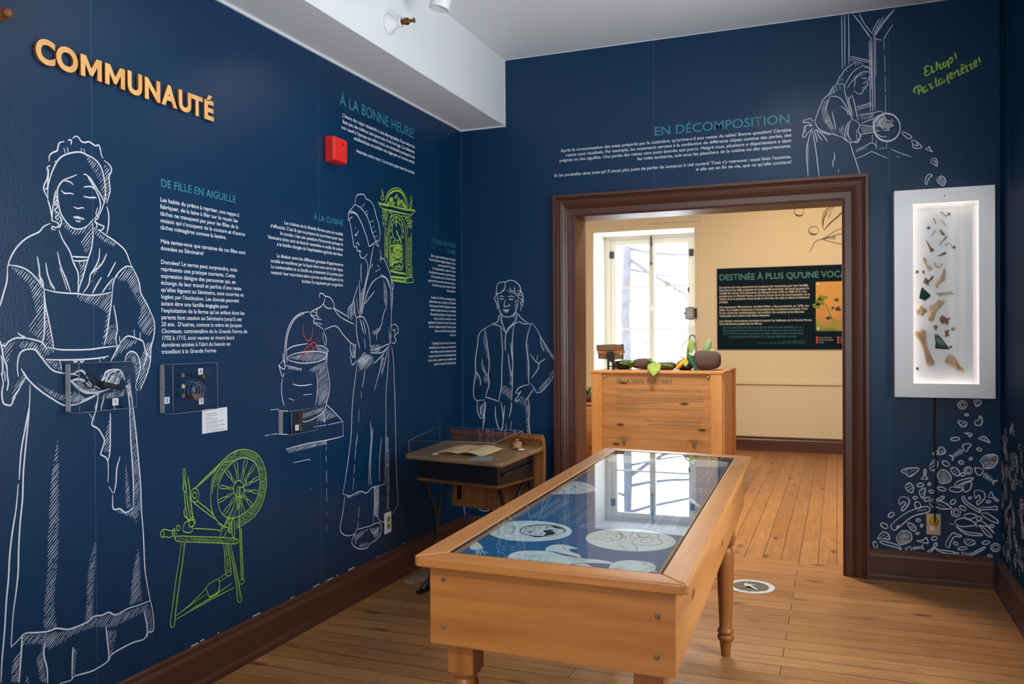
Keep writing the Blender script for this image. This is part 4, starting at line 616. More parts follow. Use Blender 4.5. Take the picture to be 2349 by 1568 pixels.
GRAPHICS['plate_woman'] = [
    ('s', (3.8,), '2347,3135 2348,3006 2349,2834;2362,3136 2363,3004 2362,2847;2382,3135 2384,3001 2384,2858;2404,3133 2436,3086 2475,3024 2501,2978;2410,3127 2449,3066 2488,2997;2437,3132 2462,3075 2501,3013;2501,3013 2527,3066 2543,3085;2510,2991 2553,3062 2617,3130;2507,3002 2540,3061 2562,3096;2514,2990 2559,3058 2614,3122;2610,3047 2578,3002 2562,2970;2507,2988 2533,2975 2552,2968;2488,2973 2490,2845 2492,2704 2494,2576;2495,2979 2498,2844 2500,2703;2502,2978 2503,2773 2505,2632 2506,2582;2514,2983 2514,2772 2517,2588;2521,2982 2521,2771;2562,2970 2564,2913;2566,2885 2568,2793;2568,2772 2569,2681;2569,2667 2570,2568;2389,2901 2448,2879 2499,2862;2389,2890 2448,2868 2499,2851;2389,2879 2422,2866;2421,2616 2460,2622 2499,2632;2424,2598 2499,2614;2424,2606 2503,2623;2417,2374 2459,2392 2502,2409 2525,2383;2420,2328 2472,2348 2499,2360 2537,2339 2579,2318;2595,2366 2640,2341 2697,2315;2502,2455 2502,2406;2521,2425 2521,2372;2537,2374 2576,2372;2574,2410 2574,2375;2420,2365 2473,2387;2621,2322 2640,2320;2448,2858 2422,2862 2402,2856 2382,2844 2359,2826 2349,2806 2335,2793 2325,2766 2319,2756 2335,2750 2355,2751 2365,2732;2455,2839 2422,2825 2395,2800 2379,2774 2365,2747;2455,2839 2481,2829 2497,2813;2448,2858 2456,2839;2461,2831 2487,2821;2422,2857 2415,2840;2435,2859 2432,2845;2342,2785 2355,2769;2369,2828 2375,2817;2497,2798 2474,2805 2448,2804 2428,2789 2412,2770 2395,2757 2375,2724;2493,2795 2487,2768 2477,2748 2480,2730 2467,2724 2470,2713 2457,2708 2454,2694 2441,2685 2421,2694 2408,2710;2448,2769 2461,2771 2477,2765;2454,2743 2467,2745 2471,2752;2448,2716 2464,2720;2412,2770 2415,2748 2408,2727;2319,2756 2295,2733 2282,2706 2254,2680 2241,2660 2227,2626 2210,2577 2203,2556;2359,2744 2362,2704 2375,2653 2385,2609 2394,2572 2401,2550;2398,2686 2411,2642 2421,2584 2431,2540;2378,2674 2388,2630 2404,2571;2395,2679 2385,2666 2378,2674;2302,2732 2305,2711;2315,2745 2322,2716;2335,2743 2338,2721;2281,2685 2308,2687 2335,2675 2355,2648 2375,2610 2391,2573 2401,2547;2281,2681 2268,2643 2261,2608;2341,2628 2368,2604 2381,2574;2203,2556 2220,2518 2254,2493 2301,2474 2341,2456;2401,2547 2374,2524 2364,2490 2361,2454 2381,2424 2407,2422 2430,2419 2440,2454 2430,2483 2437,2518 2401,2547;2388,2537 2377,2474 2394,2426;2420,2491 2424,2434;2341,2463 2361,2440 2381,2424;2407,2422 2433,2433 2447,2461;2295,2604 2308,2538 2314,2502;2274,2585 2301,2510;2261,2557 2294,2504;2437,2515 2479,2503 2512,2500 2538,2505;2440,2461 2479,2464 2512,2468 2544,2472;2431,2569 2473,2571 2512,2574 2538,2579 2561,2569;2447,2521 2486,2535 2512,2539;2193,2553 2183,2576 2162,2571 2145,2569 2145,2554 2166,2556 2189,2532 2166,2538 2148,2532 2145,2504 2138,2482 2148,2471 2165,2494 2193,2521;2155,2532 2152,2496;2186,2514 2172,2465 2162,2429 2158,2379 2163,2306 2166,2248;2189,2507 2203,2433 2211,2374 2219,2301 2226,2236;2387,2423 2400,2372 2420,2307 2439,2237;2200,2513 2210,2468 2216,2439;2210,2512 2227,2467 2243,2447;2220,2504 2254,2464 2270,2438;2304,2374 2307,2337 2299,2324 2299,2291;2330,2278 2325,2257;2206,2512 2233,2495 2287,2472;2512,2546 2538,2558 2564,2548 2577,2525 2602,2516 2596,2499 2609,2494 2583,2483 2589,2472 2564,2471 2551,2486 2538,2501;2525,2457 2551,2437 2576,2438;2512,2490 2506,2519 2512,2546;2596,2531 2612,2518;2608,2459 2615,2466'),
    ('s', (9.0,), '2642,2480 2638,2455 2627,2433 2609,2418 2588,2411 2565,2413 2543,2424 2525,2443 2514,2467 2510,2493 2514,2519 2526,2541 2544,2556 2565,2563 2588,2560 2610,2549 2627,2530 2638,2507 2642,2480'),
    ('s', (5.0,), '2653,2455 2666,2450 2697,2426 2694,2413 2678,2418 2656,2441 2653,2455;2700,2405 2722,2396 2747,2366 2741,2358 2710,2361 2703,2388 2700,2405;2710,2380 2728,2371 2722,2393;2765,2354 2781,2356 2785,2366 2788,2349 2800,2334 2788,2339 2765,2351;2790,2280 2800,2296 2818,2294 2824,2266 2820,2253 2809,2264 2790,2276;2800,2281 2812,2283 2818,2263;2771,2157 2765,2174 2772,2205 2790,2213 2798,2203 2784,2194 2776,2174 2771,2157;2821,2181 2840,2200 2858,2188 2863,2167 2852,2147 2830,2163 2821,2181'),
    ('h', ((0.721, 0.693), 7.0, 2.2), '2248,2659 2275,2678 2268,2621 2294,2540 2314,2495 2274,2506 2247,2559 2234,2618'),
    ('h', ((0.712, 0.702), 7.0, 2.2), '2440,2504 2538,2498 2531,2474 2447,2464'),
    ('h', ((0.718, 0.696), 7.0, 2.2), '2160,2437 2172,2450 2168,2247 2162,2306'),
    ('h', ((0.717, 0.698), 7.0, 2.2), '2328,2508 2361,2526 2354,2462 2328,2479'),
    ('h', ((0.725, 0.689), 7.0, 2.2), '2329,2779 2349,2799 2342,2756 2322,2759'),
    ('h', ((0.722, 0.692), 7.0, 2.2), '2402,2785 2448,2801 2487,2803 2448,2787 2415,2762'),
    ('h', ((0.715, 0.7), 7.0, 2.2), '2440,2568 2512,2571 2506,2543 2447,2539'),
    ('h', ((0.724, 0.69), 7.0, 2.2), '2282,2728 2315,2745 2315,2709 2275,2685'),
    ('h', ((0.712, 0.703), 7.0, 2.2), '2512,2546 2564,2548 2577,2518 2551,2486 2525,2502'),
    ('h', ((0.717, 0.697), 7.0, 2.2), '2267,2513 2334,2464 2301,2478'),
    ('h', ((0.715, 0.699), 7.0, 2.2), '2368,2511 2381,2531 2377,2446 2366,2461'),
    ('h', ((0.792, 0.611), 4.2, 2.6), '2512,2543 2557,2556 2577,2518 2605,2505 2576,2473 2544,2486 2519,2517'),
    ('h', ((0.774, 0.633), 4.2, 2.6), '2822,2180 2840,2198 2858,2187 2862,2167 2852,2150 2831,2164'),
]
GRAPHICS['script'] = [
    ('s', (8.5,), '2786,2793 2777,2800 2765,2790 2767,2776 2777,2772 2767,2768 2764,2757 2772,2747 2784,2752 2793,2765;2796,2798 2798,2778 2802,2761 2809,2763 2813,2773;2792,2784 2804,2787;2822,2817 2821,2795 2823,2769;2823,2786 2830,2802 2836,2798 2838,2781 2843,2775 2851,2783;2862,2809 2855,2807 2851,2794 2857,2783 2866,2789 2866,2806 2861,2809 2872,2805;2874,2816 2878,2793 2883,2776;2877,2807 2887,2828 2896,2824 2897,2810 2889,2800 2882,2801;2909,2853 2912,2836 2917,2819;2920,2808 2923,2809;2720,2661 2712,2664 2712,2681 2726,2694 2741,2695 2749,2683 2743,2669 2735,2667;2732,2690 2733,2668 2736,2648;2769,2692 2759,2684 2755,2665 2762,2657 2771,2672 2773,2691 2774,2669 2781,2665;2783,2701 2784,2693 2793,2700 2794,2680 2799,2674 2807,2687;2817,2731 2817,2706 2823,2685 2829,2687;2846,2722 2834,2718 2832,2698 2838,2691 2848,2702 2849,2724 2852,2704 2858,2701 2863,2717;2874,2743 2873,2721 2879,2698 2884,2692;2867,2725 2887,2720;2884,2726 2895,2735 2894,2748 2885,2742 2887,2725 2895,2716 2904,2726;2904,2751 2909,2725;2909,2737 2919,2758 2925,2751 2926,2734 2932,2731 2939,2741;2937,2755 2948,2759 2948,2770 2940,2766 2941,2749 2948,2739 2957,2747;2937,2777 2945,2786 2951,2778;2961,2783 2964,2760 2969,2746 2975,2753;2956,2772 2973,2776;2975,2775 2985,2784 2985,2763 2990,2757 2997,2767;2999,2775 3011,2785 3010,2799 3000,2792 3001,2772 3008,2766 3017,2776;3022,2816 3024,2802 3030,2785;3031,2775 3034,2775'),
]
GRAPHICS['bones'] = [
    ('s', (6.0,), '2926,789 2924,784 2916,780 2906,777 2895,777 2887,779 2884,783 2886,788 2894,792 2904,795 2915,795 2923,793 2926,789;3030,731 3027,728 3022,727 3016,728 3011,731 3008,735 3008,739 3010,742 3015,743 3021,742 3026,739 3029,735 3030,731;2986,688 2986,685 2985,682 2982,679 2978,677 2975,677 2972,679 2972,682 2974,685 2977,688 2981,690 2984,690 2986,688;2944,657 2942,654 2937,652 2931,653 2925,656 2922,661 2922,665 2925,669 2930,670 2936,669 2941,666 2944,662 2944,657;2876,642 2871,638 2863,637 2854,641 2847,647 2843,655 2843,661 2848,665 2856,666 2865,662 2872,656 2876,648 2876,642;2950,598 2949,593 2946,590 2941,589 2936,589 2933,593 2932,597 2933,601 2936,605 2941,606 2946,605 2949,602 2950,598;2753,532 2751,527 2746,523 2737,520 2729,519 2722,521 2719,525 2721,530 2727,535 2735,538 2744,538 2750,536 2753,532;2787,542 2788,538 2786,535 2783,532 2779,530 2776,530 2773,532 2773,535 2775,539 2778,542 2782,544 2785,543 2787,542;2722,461 2721,457 2717,454 2712,451 2706,451 2702,452 2700,455 2701,459 2704,463 2710,465 2715,465 2720,464 2722,461;2802,492 2799,489 2794,488 2788,489 2783,491 2779,496 2779,500 2782,503 2787,504 2793,503 2798,500 2802,496 2802,492;2860,509 2857,505 2848,504 2838,505 2827,509 2821,514 2819,519 2823,523 2831,524 2842,523 2852,519 2859,514 2860,509;2782,463 2782,457 2779,451 2773,445 2766,442 2760,442 2756,444 2755,450 2758,456 2764,462 2771,465 2778,466 2782,463;2905,459 2907,454 2905,447 2900,440 2894,435 2887,434 2883,436 2881,442 2883,448 2888,455 2895,460 2901,461 2905,459;2982,477 2982,474 2980,471 2976,469 2972,468 2969,468 2967,470 2968,473 2970,476 2973,478 2977,480 2980,479 2982,477;2734,427 2737,418 2736,409 2731,402 2724,400 2716,403 2710,410 2708,420 2709,429 2713,435 2721,437 2728,434 2734,427;2954,407 2950,404 2943,405 2936,409 2929,415 2926,422 2926,427 2931,430 2938,429 2945,425 2952,419 2955,412 2954,407;3072,459 3070,456 3067,454 3061,453 3056,453 3052,455 3051,458 3052,461 3056,463 3061,465 3067,464 3070,462 3072,459;2605,368 2606,362 2603,355 2596,348 2589,343 2582,342 2577,345 2576,350 2579,358 2585,365 2593,369 2600,370 2605,368;2573,283 2568,279 2559,278 2550,282 2542,288 2538,295 2539,302 2544,307 2552,307 2561,304 2569,298 2573,290 2573,283;2736,337 2735,333 2731,331 2725,329 2720,330 2716,332 2715,335 2716,339 2720,342 2725,343 2731,343 2735,340 2736,337;2749,315 2749,312 2748,309 2745,305 2742,302 2739,301 2736,302 2735,305 2737,309 2739,313 2743,315 2746,316 2749,315;2731,265 2730,262 2727,260 2722,259 2717,259 2714,261 2712,263 2714,266 2717,268 2722,269 2727,269 2730,267 2731,265;2519,189 2520,180 2519,172 2515,167 2510,167 2504,172 2500,180 2499,189 2500,197 2504,201 2509,201 2515,197 2519,189;2815,251 2816,245 2813,239 2807,235 2800,232 2794,233 2791,236 2791,241 2794,247 2800,252 2806,254 2812,254 2815,251;2917,218 2914,216 2909,215 2904,217 2899,221 2896,226 2897,230 2900,233 2905,233 2910,231 2915,227 2917,222 2917,218;3067,246 3065,241 3059,236 3050,233 3041,232 3034,233 3031,237 3033,242 3039,247 3048,250 3057,251 3064,249 3067,246;2960,205 2957,200 2950,196 2939,193 2929,192 2921,193 2917,197 2920,201 2928,206 2938,209 2949,210 2956,208 2960,205;2921,172 2920,168 2917,166 2912,165 2907,165 2904,167 2903,170 2904,173 2907,175 2912,177 2917,176 2920,174 2921,172;3077,170 3076,167 3071,166 3066,165 3061,167 3058,169 3057,172 3059,175 3063,177 3068,177 3073,176 3076,173 3077,170;3088,333 3086,330 3082,327 3077,326 3072,326 3068,328 3067,331 3068,335 3072,338 3077,339 3082,338 3086,336 3088,333;2969,916 2968,914 2964,912 2960,912 2955,913 2952,915 2951,917 2953,920 2956,922 2961,922 2965,921 2968,919 2969,916;2820,586 2819,580 2817,576 2814,575 2812,576 2810,580 2809,585 2810,590 2812,594 2814,596 2817,595 2819,591 2820,586'),
    ('s', (5.0,), '2962,970 2960,962 2955,954 2948,949 2940,947 2932,949 2925,954 2920,961 2918,969 2920,978 2925,985 2932,990 2940,992 2948,991 2955,986 2960,979 2962,970;2987,621 2985,613 2981,607 2975,602 2967,600 2960,601 2953,605 2949,611 2948,619 2949,626 2953,633 2960,637 2967,639 2975,638 2981,634 2986,628 2987,621;2930,392 2928,384 2923,376 2916,371 2907,368 2899,370 2891,374 2886,381 2885,389 2886,398 2891,406 2899,411 2907,413 2916,412 2923,408 2928,401 2930,392;3115,221 3113,213 3108,205 3101,200 3093,197 3085,198 3078,202 3073,209 3071,217 3073,226 3078,234 3085,239 3093,241 3101,240 3109,236 3113,229 3115,221;2952,970 2950,964 2946,959 2940,957 2934,959 2930,963 2928,969 2930,976 2934,980 2940,982 2946,981 2950,976 2952,970;2978,620 2977,615 2973,611 2967,609 2962,610 2958,614 2956,619 2958,625 2962,629 2967,630 2973,629 2977,626 2978,620;2920,392 2918,385 2914,381 2907,379 2901,380 2897,384 2895,390 2897,396 2901,401 2907,403 2914,402 2918,398 2920,392;3105,220 3103,214 3099,209 3093,207 3087,208 3083,212 3081,218 3083,224 3087,229 3093,231 3099,230 3104,226 3105,220'),
    ('s', (5.5,), '3023,678 3056,709 3097,707 3103,675 3084,644 3046,635 3033,660 3023,678;2824,601 2848,619 2881,593 2881,559 2841,542 2826,560 2824,601;2618,238 2646,273 2684,266 2692,229 2670,208 2636,196 2618,219 2618,238;2640,599 2671,616 2730,619 2688,572 2664,585 2640,599;2881,626 2908,632 2926,606 2921,589 2898,594 2881,626;2661,516 2682,538 2702,515 2695,484 2674,494 2661,516;2729,497 2760,514 2753,468 2743,458 2729,497;2781,636 2804,668 2821,657 2814,619 2791,610 2781,636;3014,792 3043,805 3069,772 3043,782 3014,792;2919,886 2958,876 2955,857 2938,853 2925,867 2919,886;2670,315 2684,319 2712,299 2708,276 2688,282 2670,315;2520,218 2549,259 2577,246 2580,219 2548,221 2520,218;2947,250 2986,249 2999,232 2970,220 2950,231 2947,250;2948,820 2984,817 2974,800 2965,813 2948,820;2995,996 3030,989 3007,962 2995,996;2825,736 2848,737 2858,711 2828,699 2825,736;2794,701 2821,717 2821,699 2794,701'),
    ('s', (6.0,), '2633,453 2671,456 2681,430 2664,398 2647,381 2643,397 2664,421 2650,431 2633,415 2633,453;2997,514 3036,512 3045,483 3026,453 3009,440 3006,455 3023,471 3016,493 3000,473 2997,514;2998,884 3014,889 3024,915 3033,886 3024,863 3001,866 2998,884;2594,305 2671,376 2753,412 2780,406 2773,383 2698,355 2636,297 2608,272 2593,282 2594,305;2937,477 2947,481 2957,455 3019,411 3016,400 2954,440 2937,469 2937,477;3022,426 3077,432 3097,439 3100,417 3074,420 3026,414 3022,426;3032,394 3055,397 3097,369 3106,351 3084,353 3039,379 3032,394;2531,204 2559,206 2629,189 2639,163 2622,177 2555,190 2531,204;2857,216 2874,255 2894,281 2914,273 2930,271 2927,261 2900,261 2880,226 2874,199 2857,216;2715,223 2749,230 2763,246 2773,216 2752,216 2715,223;2769,171 2793,188 2807,219 2817,213 2800,185 2783,168 2769,171;2806,189 2833,184 2897,178 2887,166 2833,173 2806,189;2937,182 2973,174 3038,217 3038,206 2979,167 2940,167 2937,182;2740,561 2753,578 2754,612 2764,613 2762,579 2772,563 2740,561;3061,484 3074,513 3084,490 3107,469 3097,466 3078,482 3061,484;2780,436 2800,456 2827,454 2881,420 2877,409 2834,406 2821,413 2794,414 2780,436;2814,454 2844,474 2851,467 2821,443 2814,454;2901,340 2927,360 2954,362 3006,336 2967,322 2927,319 2901,340;2999,343 3032,353 3077,309 3084,294 3051,329 3006,325 2999,343;2944,376 2973,391 3006,381 2973,360 2944,376;3019,334 3038,298 3058,277 3077,272 3058,300 3019,334;2910,318 2953,291 3025,286 3025,276 2960,277 2917,307 2910,318;3006,370 3019,378 3029,368 3012,352 3006,370;2901,541 2928,565 2987,582 2980,568 2947,555 2914,535 2901,541;2947,544 2980,561 2977,524 2954,504 2941,521 2947,544;2881,525 2914,527 2941,521 2921,502 2881,507 2881,525;2622,296 2629,300 2615,284 2622,296'),
    ('s', (5.0,), '2874,330 2901,325;2834,444 2874,435;2821,431 2854,417;2794,441 2814,431;2914,520 2947,552;2719,387 2766,396'),
    ('s', (6.0,), '2896,694 2948,734;2907,702 2895,706;2907,702 2905,688;2914,708 2902,713;2914,708 2913,693;2922,714 2909,720;2922,714 2922,698;2930,720 2916,727;2930,720 2930,703;2938,726 2923,734;2938,726 2939,708;2896,694 2890,668 2891,690 2873,698 2896,694;2956,719 2969,741 2980,759 2958,763 2939,749 2956,719;3081,570 3029,612;3071,579 3071,565;3071,579 3083,583;3063,585 3063,570;3063,585 3076,590;3055,591 3054,575;3055,591 3068,597;3048,597 3046,580;3048,597 3061,604;3040,604 3038,585;3040,604 3054,612;3081,570 3104,574 3086,566 3085,545 3081,570;3039,627 3009,636 2999,636 3002,611 3020,597 3039,627;2739,189 2687,177;2728,187 2735,181;2728,187 2733,195;2721,185 2727,178;2721,185 2725,194;2713,183 2720,176;2713,183 2717,194;2705,182 2712,173;2705,182 2710,193;2698,180 2704,170;2698,180 2702,192;2739,189 2749,204 2743,190 2752,180 2739,189;2686,189 2670,180 2661,171 2673,162 2689,165 2686,189'),
    ('h', ((0.983, 0.182), 6.0, 3.6), '3023,678 3056,709 3097,707 3103,675 3084,644 3046,635 3033,660'),
    ('h', ((0.982, 0.187), 6.0, 3.6), '2824,601 2848,619 2881,593 2881,559 2841,542 2826,560'),
    ('h', ((0.978, 0.21), 6.0, 3.6), '2618,238 2646,273 2684,266 2692,229 2670,208 2636,196 2618,219'),
    ('h', ((0.813, 0.582), 13.0, 4.0), '2640,599 2671,616 2730,619 2688,572 2664,585'),
    ('h', ((0.809, 0.588), 13.0, 4.0), '2881,626 2908,632 2926,606 2921,589 2898,594'),
    ('h', ((0.81, 0.586), 13.0, 4.0), '2661,516 2682,538 2702,515 2695,484 2674,494'),
    ('h', ((0.808, 0.589), 13.0, 4.0), '2729,497 2760,514 2753,468 2743,458'),
    ('h', ((0.812, 0.584), 13.0, 4.0), '2781,636 2804,668 2821,657 2814,619 2791,610'),
    ('h', ((0.811, 0.585), 13.0, 4.0), '3014,792 3043,805 3069,772 3043,782'),
    ('h', ((0.816, 0.578), 13.0, 4.0), '2919,886 2958,876 2955,857 2938,853 2925,867'),
    ('h', ((0.804, 0.595), 13.0, 4.0), '2670,315 2684,319 2712,299 2708,276 2688,282'),
    ('h', ((0.805, 0.594), 13.0, 4.0), '2520,218 2549,259 2577,246 2580,219 2548,221'),
    ('h', ((0.795, 0.606), 13.0, 4.0), '2947,250 2986,249 2999,232 2970,220 2950,231'),
    ('h', ((0.814, 0.581), 13.0, 4.0), '2948,820 2984,817 2974,800 2965,813'),
    ('h', ((0.818, 0.575), 13.0, 4.0), '2995,996 3030,989 3007,962'),
    ('h', ((0.814, 0.581), 13.0, 4.0), '2825,736 2848,737 2858,711 2828,699'),
    ('h', ((0.814, 0.581), 13.0, 4.0), '2794,701 2821,717 2821,699'),
]
GRAPHICS['seed'] = [
    ('s', (8.0,), '1964,2760 1961,2742 1952,2727 1938,2716 1921,2710 1902,2711 1885,2719 1872,2731 1863,2748 1859,2766 1863,2784 1872,2799 1886,2810 1903,2815 1921,2814 1938,2807 1952,2794 1961,2778 1964,2760;2121,2534 2118,2517 2109,2504 2094,2494 2077,2489 2058,2490 2041,2496 2026,2508 2017,2523 2014,2539 2017,2556 2027,2569 2041,2579 2058,2584 2077,2583 2095,2577 2109,2565 2118,2550 2121,2534;2154,2640 2167,2708 2202,2766 2266,2804 2345,2816 2429,2799;2180,2536 2162,2605 2181,2690 2229,2766 2292,2794;2018,2293 2045,2332 2083,2410 2153,2435 2228,2477 2302,2524 2365,2543 2459,2559;2153,2432 2249,2402 2333,2376 2396,2378 2480,2414;2185,2439 2281,2469 2365,2487 2449,2494;2217,2443 2302,2454;2227,2432 2291,2434'),
    ('s', (14.0,), '2180,2536 2249,2618 2313,2671 2387,2740 2460,2797;2164,2577 2175,2667 2213,2745;1874,2736 1912,2715 1950,2726;2030,2510 2067,2493 2100,2501;2169,2434 2206,2444 2228,2460'),
    ('h', ((0.744, 0.669), 18.0, 7.0), '2207,2654 2229,2744 2282,2786 2250,2697'),
    ('h', ((0.743, 0.669), 18.0, 7.0), '2019,2505 2035,2550 2067,2496'),
    ('h', ((0.739, 0.673), 18.0, 7.0), '2228,2460 2302,2473 2302,2428 2238,2437'),
]
GRAPHICS['print_white'] = [
    ('b', (0,), '212,148 209,179 220,210 243,226 275,238 301,240 332,225 362,211 399,199 405,177 385,160 350,138 312,123 280,118 244,122 224,130;283,261 283,285 288,308 303,320 320,324 341,314 368,296 349,286 351,266 368,252 390,234 396,211 347,231 309,243 291,243;331,122 347,149 375,165 405,177 410,160 391,141 364,119 344,114;34,293 36,301 56,282 91,244 116,208 116,194 102,182 88,184 67,221 49,258;396,126 408,150 424,161 443,144 464,125 487,126 488,116 470,114 432,113 399,117;359,213 391,208 411,204 437,208 466,205 494,191 493,182 460,178 421,166 389,162 371,172;491,146 490,178 498,209 520,229 544,235 569,236 592,220 603,194 605,163 597,145 585,120 561,113 526,115 503,119;603,162 626,140 645,115 644,111 619,143 602,152;24,1002 14,1101 13,1189 19,1264 50,1288 89,1283 120,1274 157,1238 193,1183 209,1123 194,1098 177,1055 142,1031 111,1019 82,998 53,1005 40,991;556,1112 565,1121 582,1089 602,1031 617,994 618,968 600,998 577,1053'),
    ('s', (5.0,), '106,180 126,135;110,182 128,142;114,184 135,142;119,186 145,149;125,181 149,163'),
    ('s', (3.4,), '64,600 73,927;74,592 83,927;81,596 83,689;114,598 117,746;114,757 118,926;124,597 124,924;132,599 134,924;148,599 150,930;157,599 159,905;166,600 168,925;307,544 313,585 337,616;314,540 340,564 373,592;319,520 322,524;341,533 345,537;345,592 346,595;360,602 362,605;337,581 339,583;310,538 312,540;490,873 494,602;499,876 501,605;516,884 518,606;523,661 524,607;560,901 561,610;569,905 570,609;578,909 578,609;584,646 587,605;523,1782 531,1445;538,1781 546,1459;551,1778 555,1462;559,1781 562,1598;577,1773 580,1466;146,1758 148,1571;158,1693 161,1528;97,1501 101,1425;72,1474 69,1419'),
    ('s', (4.0,), '600,1256 603,1263 606,1250;605,1287 608,1283 611,1282;549,1235 552,1233 553,1242;606,1290 608,1295 611,1287;549,1263 552,1265 553,1270;587,1299 590,1304 593,1292;532,1342 535,1344 538,1338;600,1265 603,1266 606,1263;562,1317 565,1318 566,1328;546,1242 548,1247 552,1239;607,1316 610,1315 612,1313;610,1357 613,1362 615,1361;575,1318 577,1326 580,1319;624,1329 627,1330 628,1333;582,1241 585,1245 587,1240;580,1286 584,1283 584,1297;609,1332 612,1331 615,1328;594,1313 598,1310 598,1323;592,1312 595,1313 598,1307;611,1287 614,1290 616,1294;573,1327 575,1331 579,1320;550,1235 553,1237 555,1239;557,1342 560,1344 561,1351;572,1318 576,1314 578,1312;578,1271 582,1267 583,1277;539,1311 541,1316 544,1310;567,1306 570,1304 571,1314;613,1287 615,1289 618,1283;573,1236 576,1232 578,1238;606,1241 609,1239 612,1238;623,1249 626,1248 629,1243;564,1267 567,1267 568,1272;566,1332 570,1327 571,1337;585,1239 588,1244 591,1233;537,1341 540,1344 542,1346;626,1258 630,1256 631,1261;581,1329 585,1327 586,1334;563,1265 566,1271 568,1271;616,1365 618,1370 620,1373;556,1293 559,1297 561,1298;553,1317 556,1317 557,1322;574,1252 576,1258 578,1261;613,1316 617,1313 618,1325;589,1247 592,1251 595,1245;590,1311 594,1306 595,1315;581,1275 583,1279 587,1271'),
]
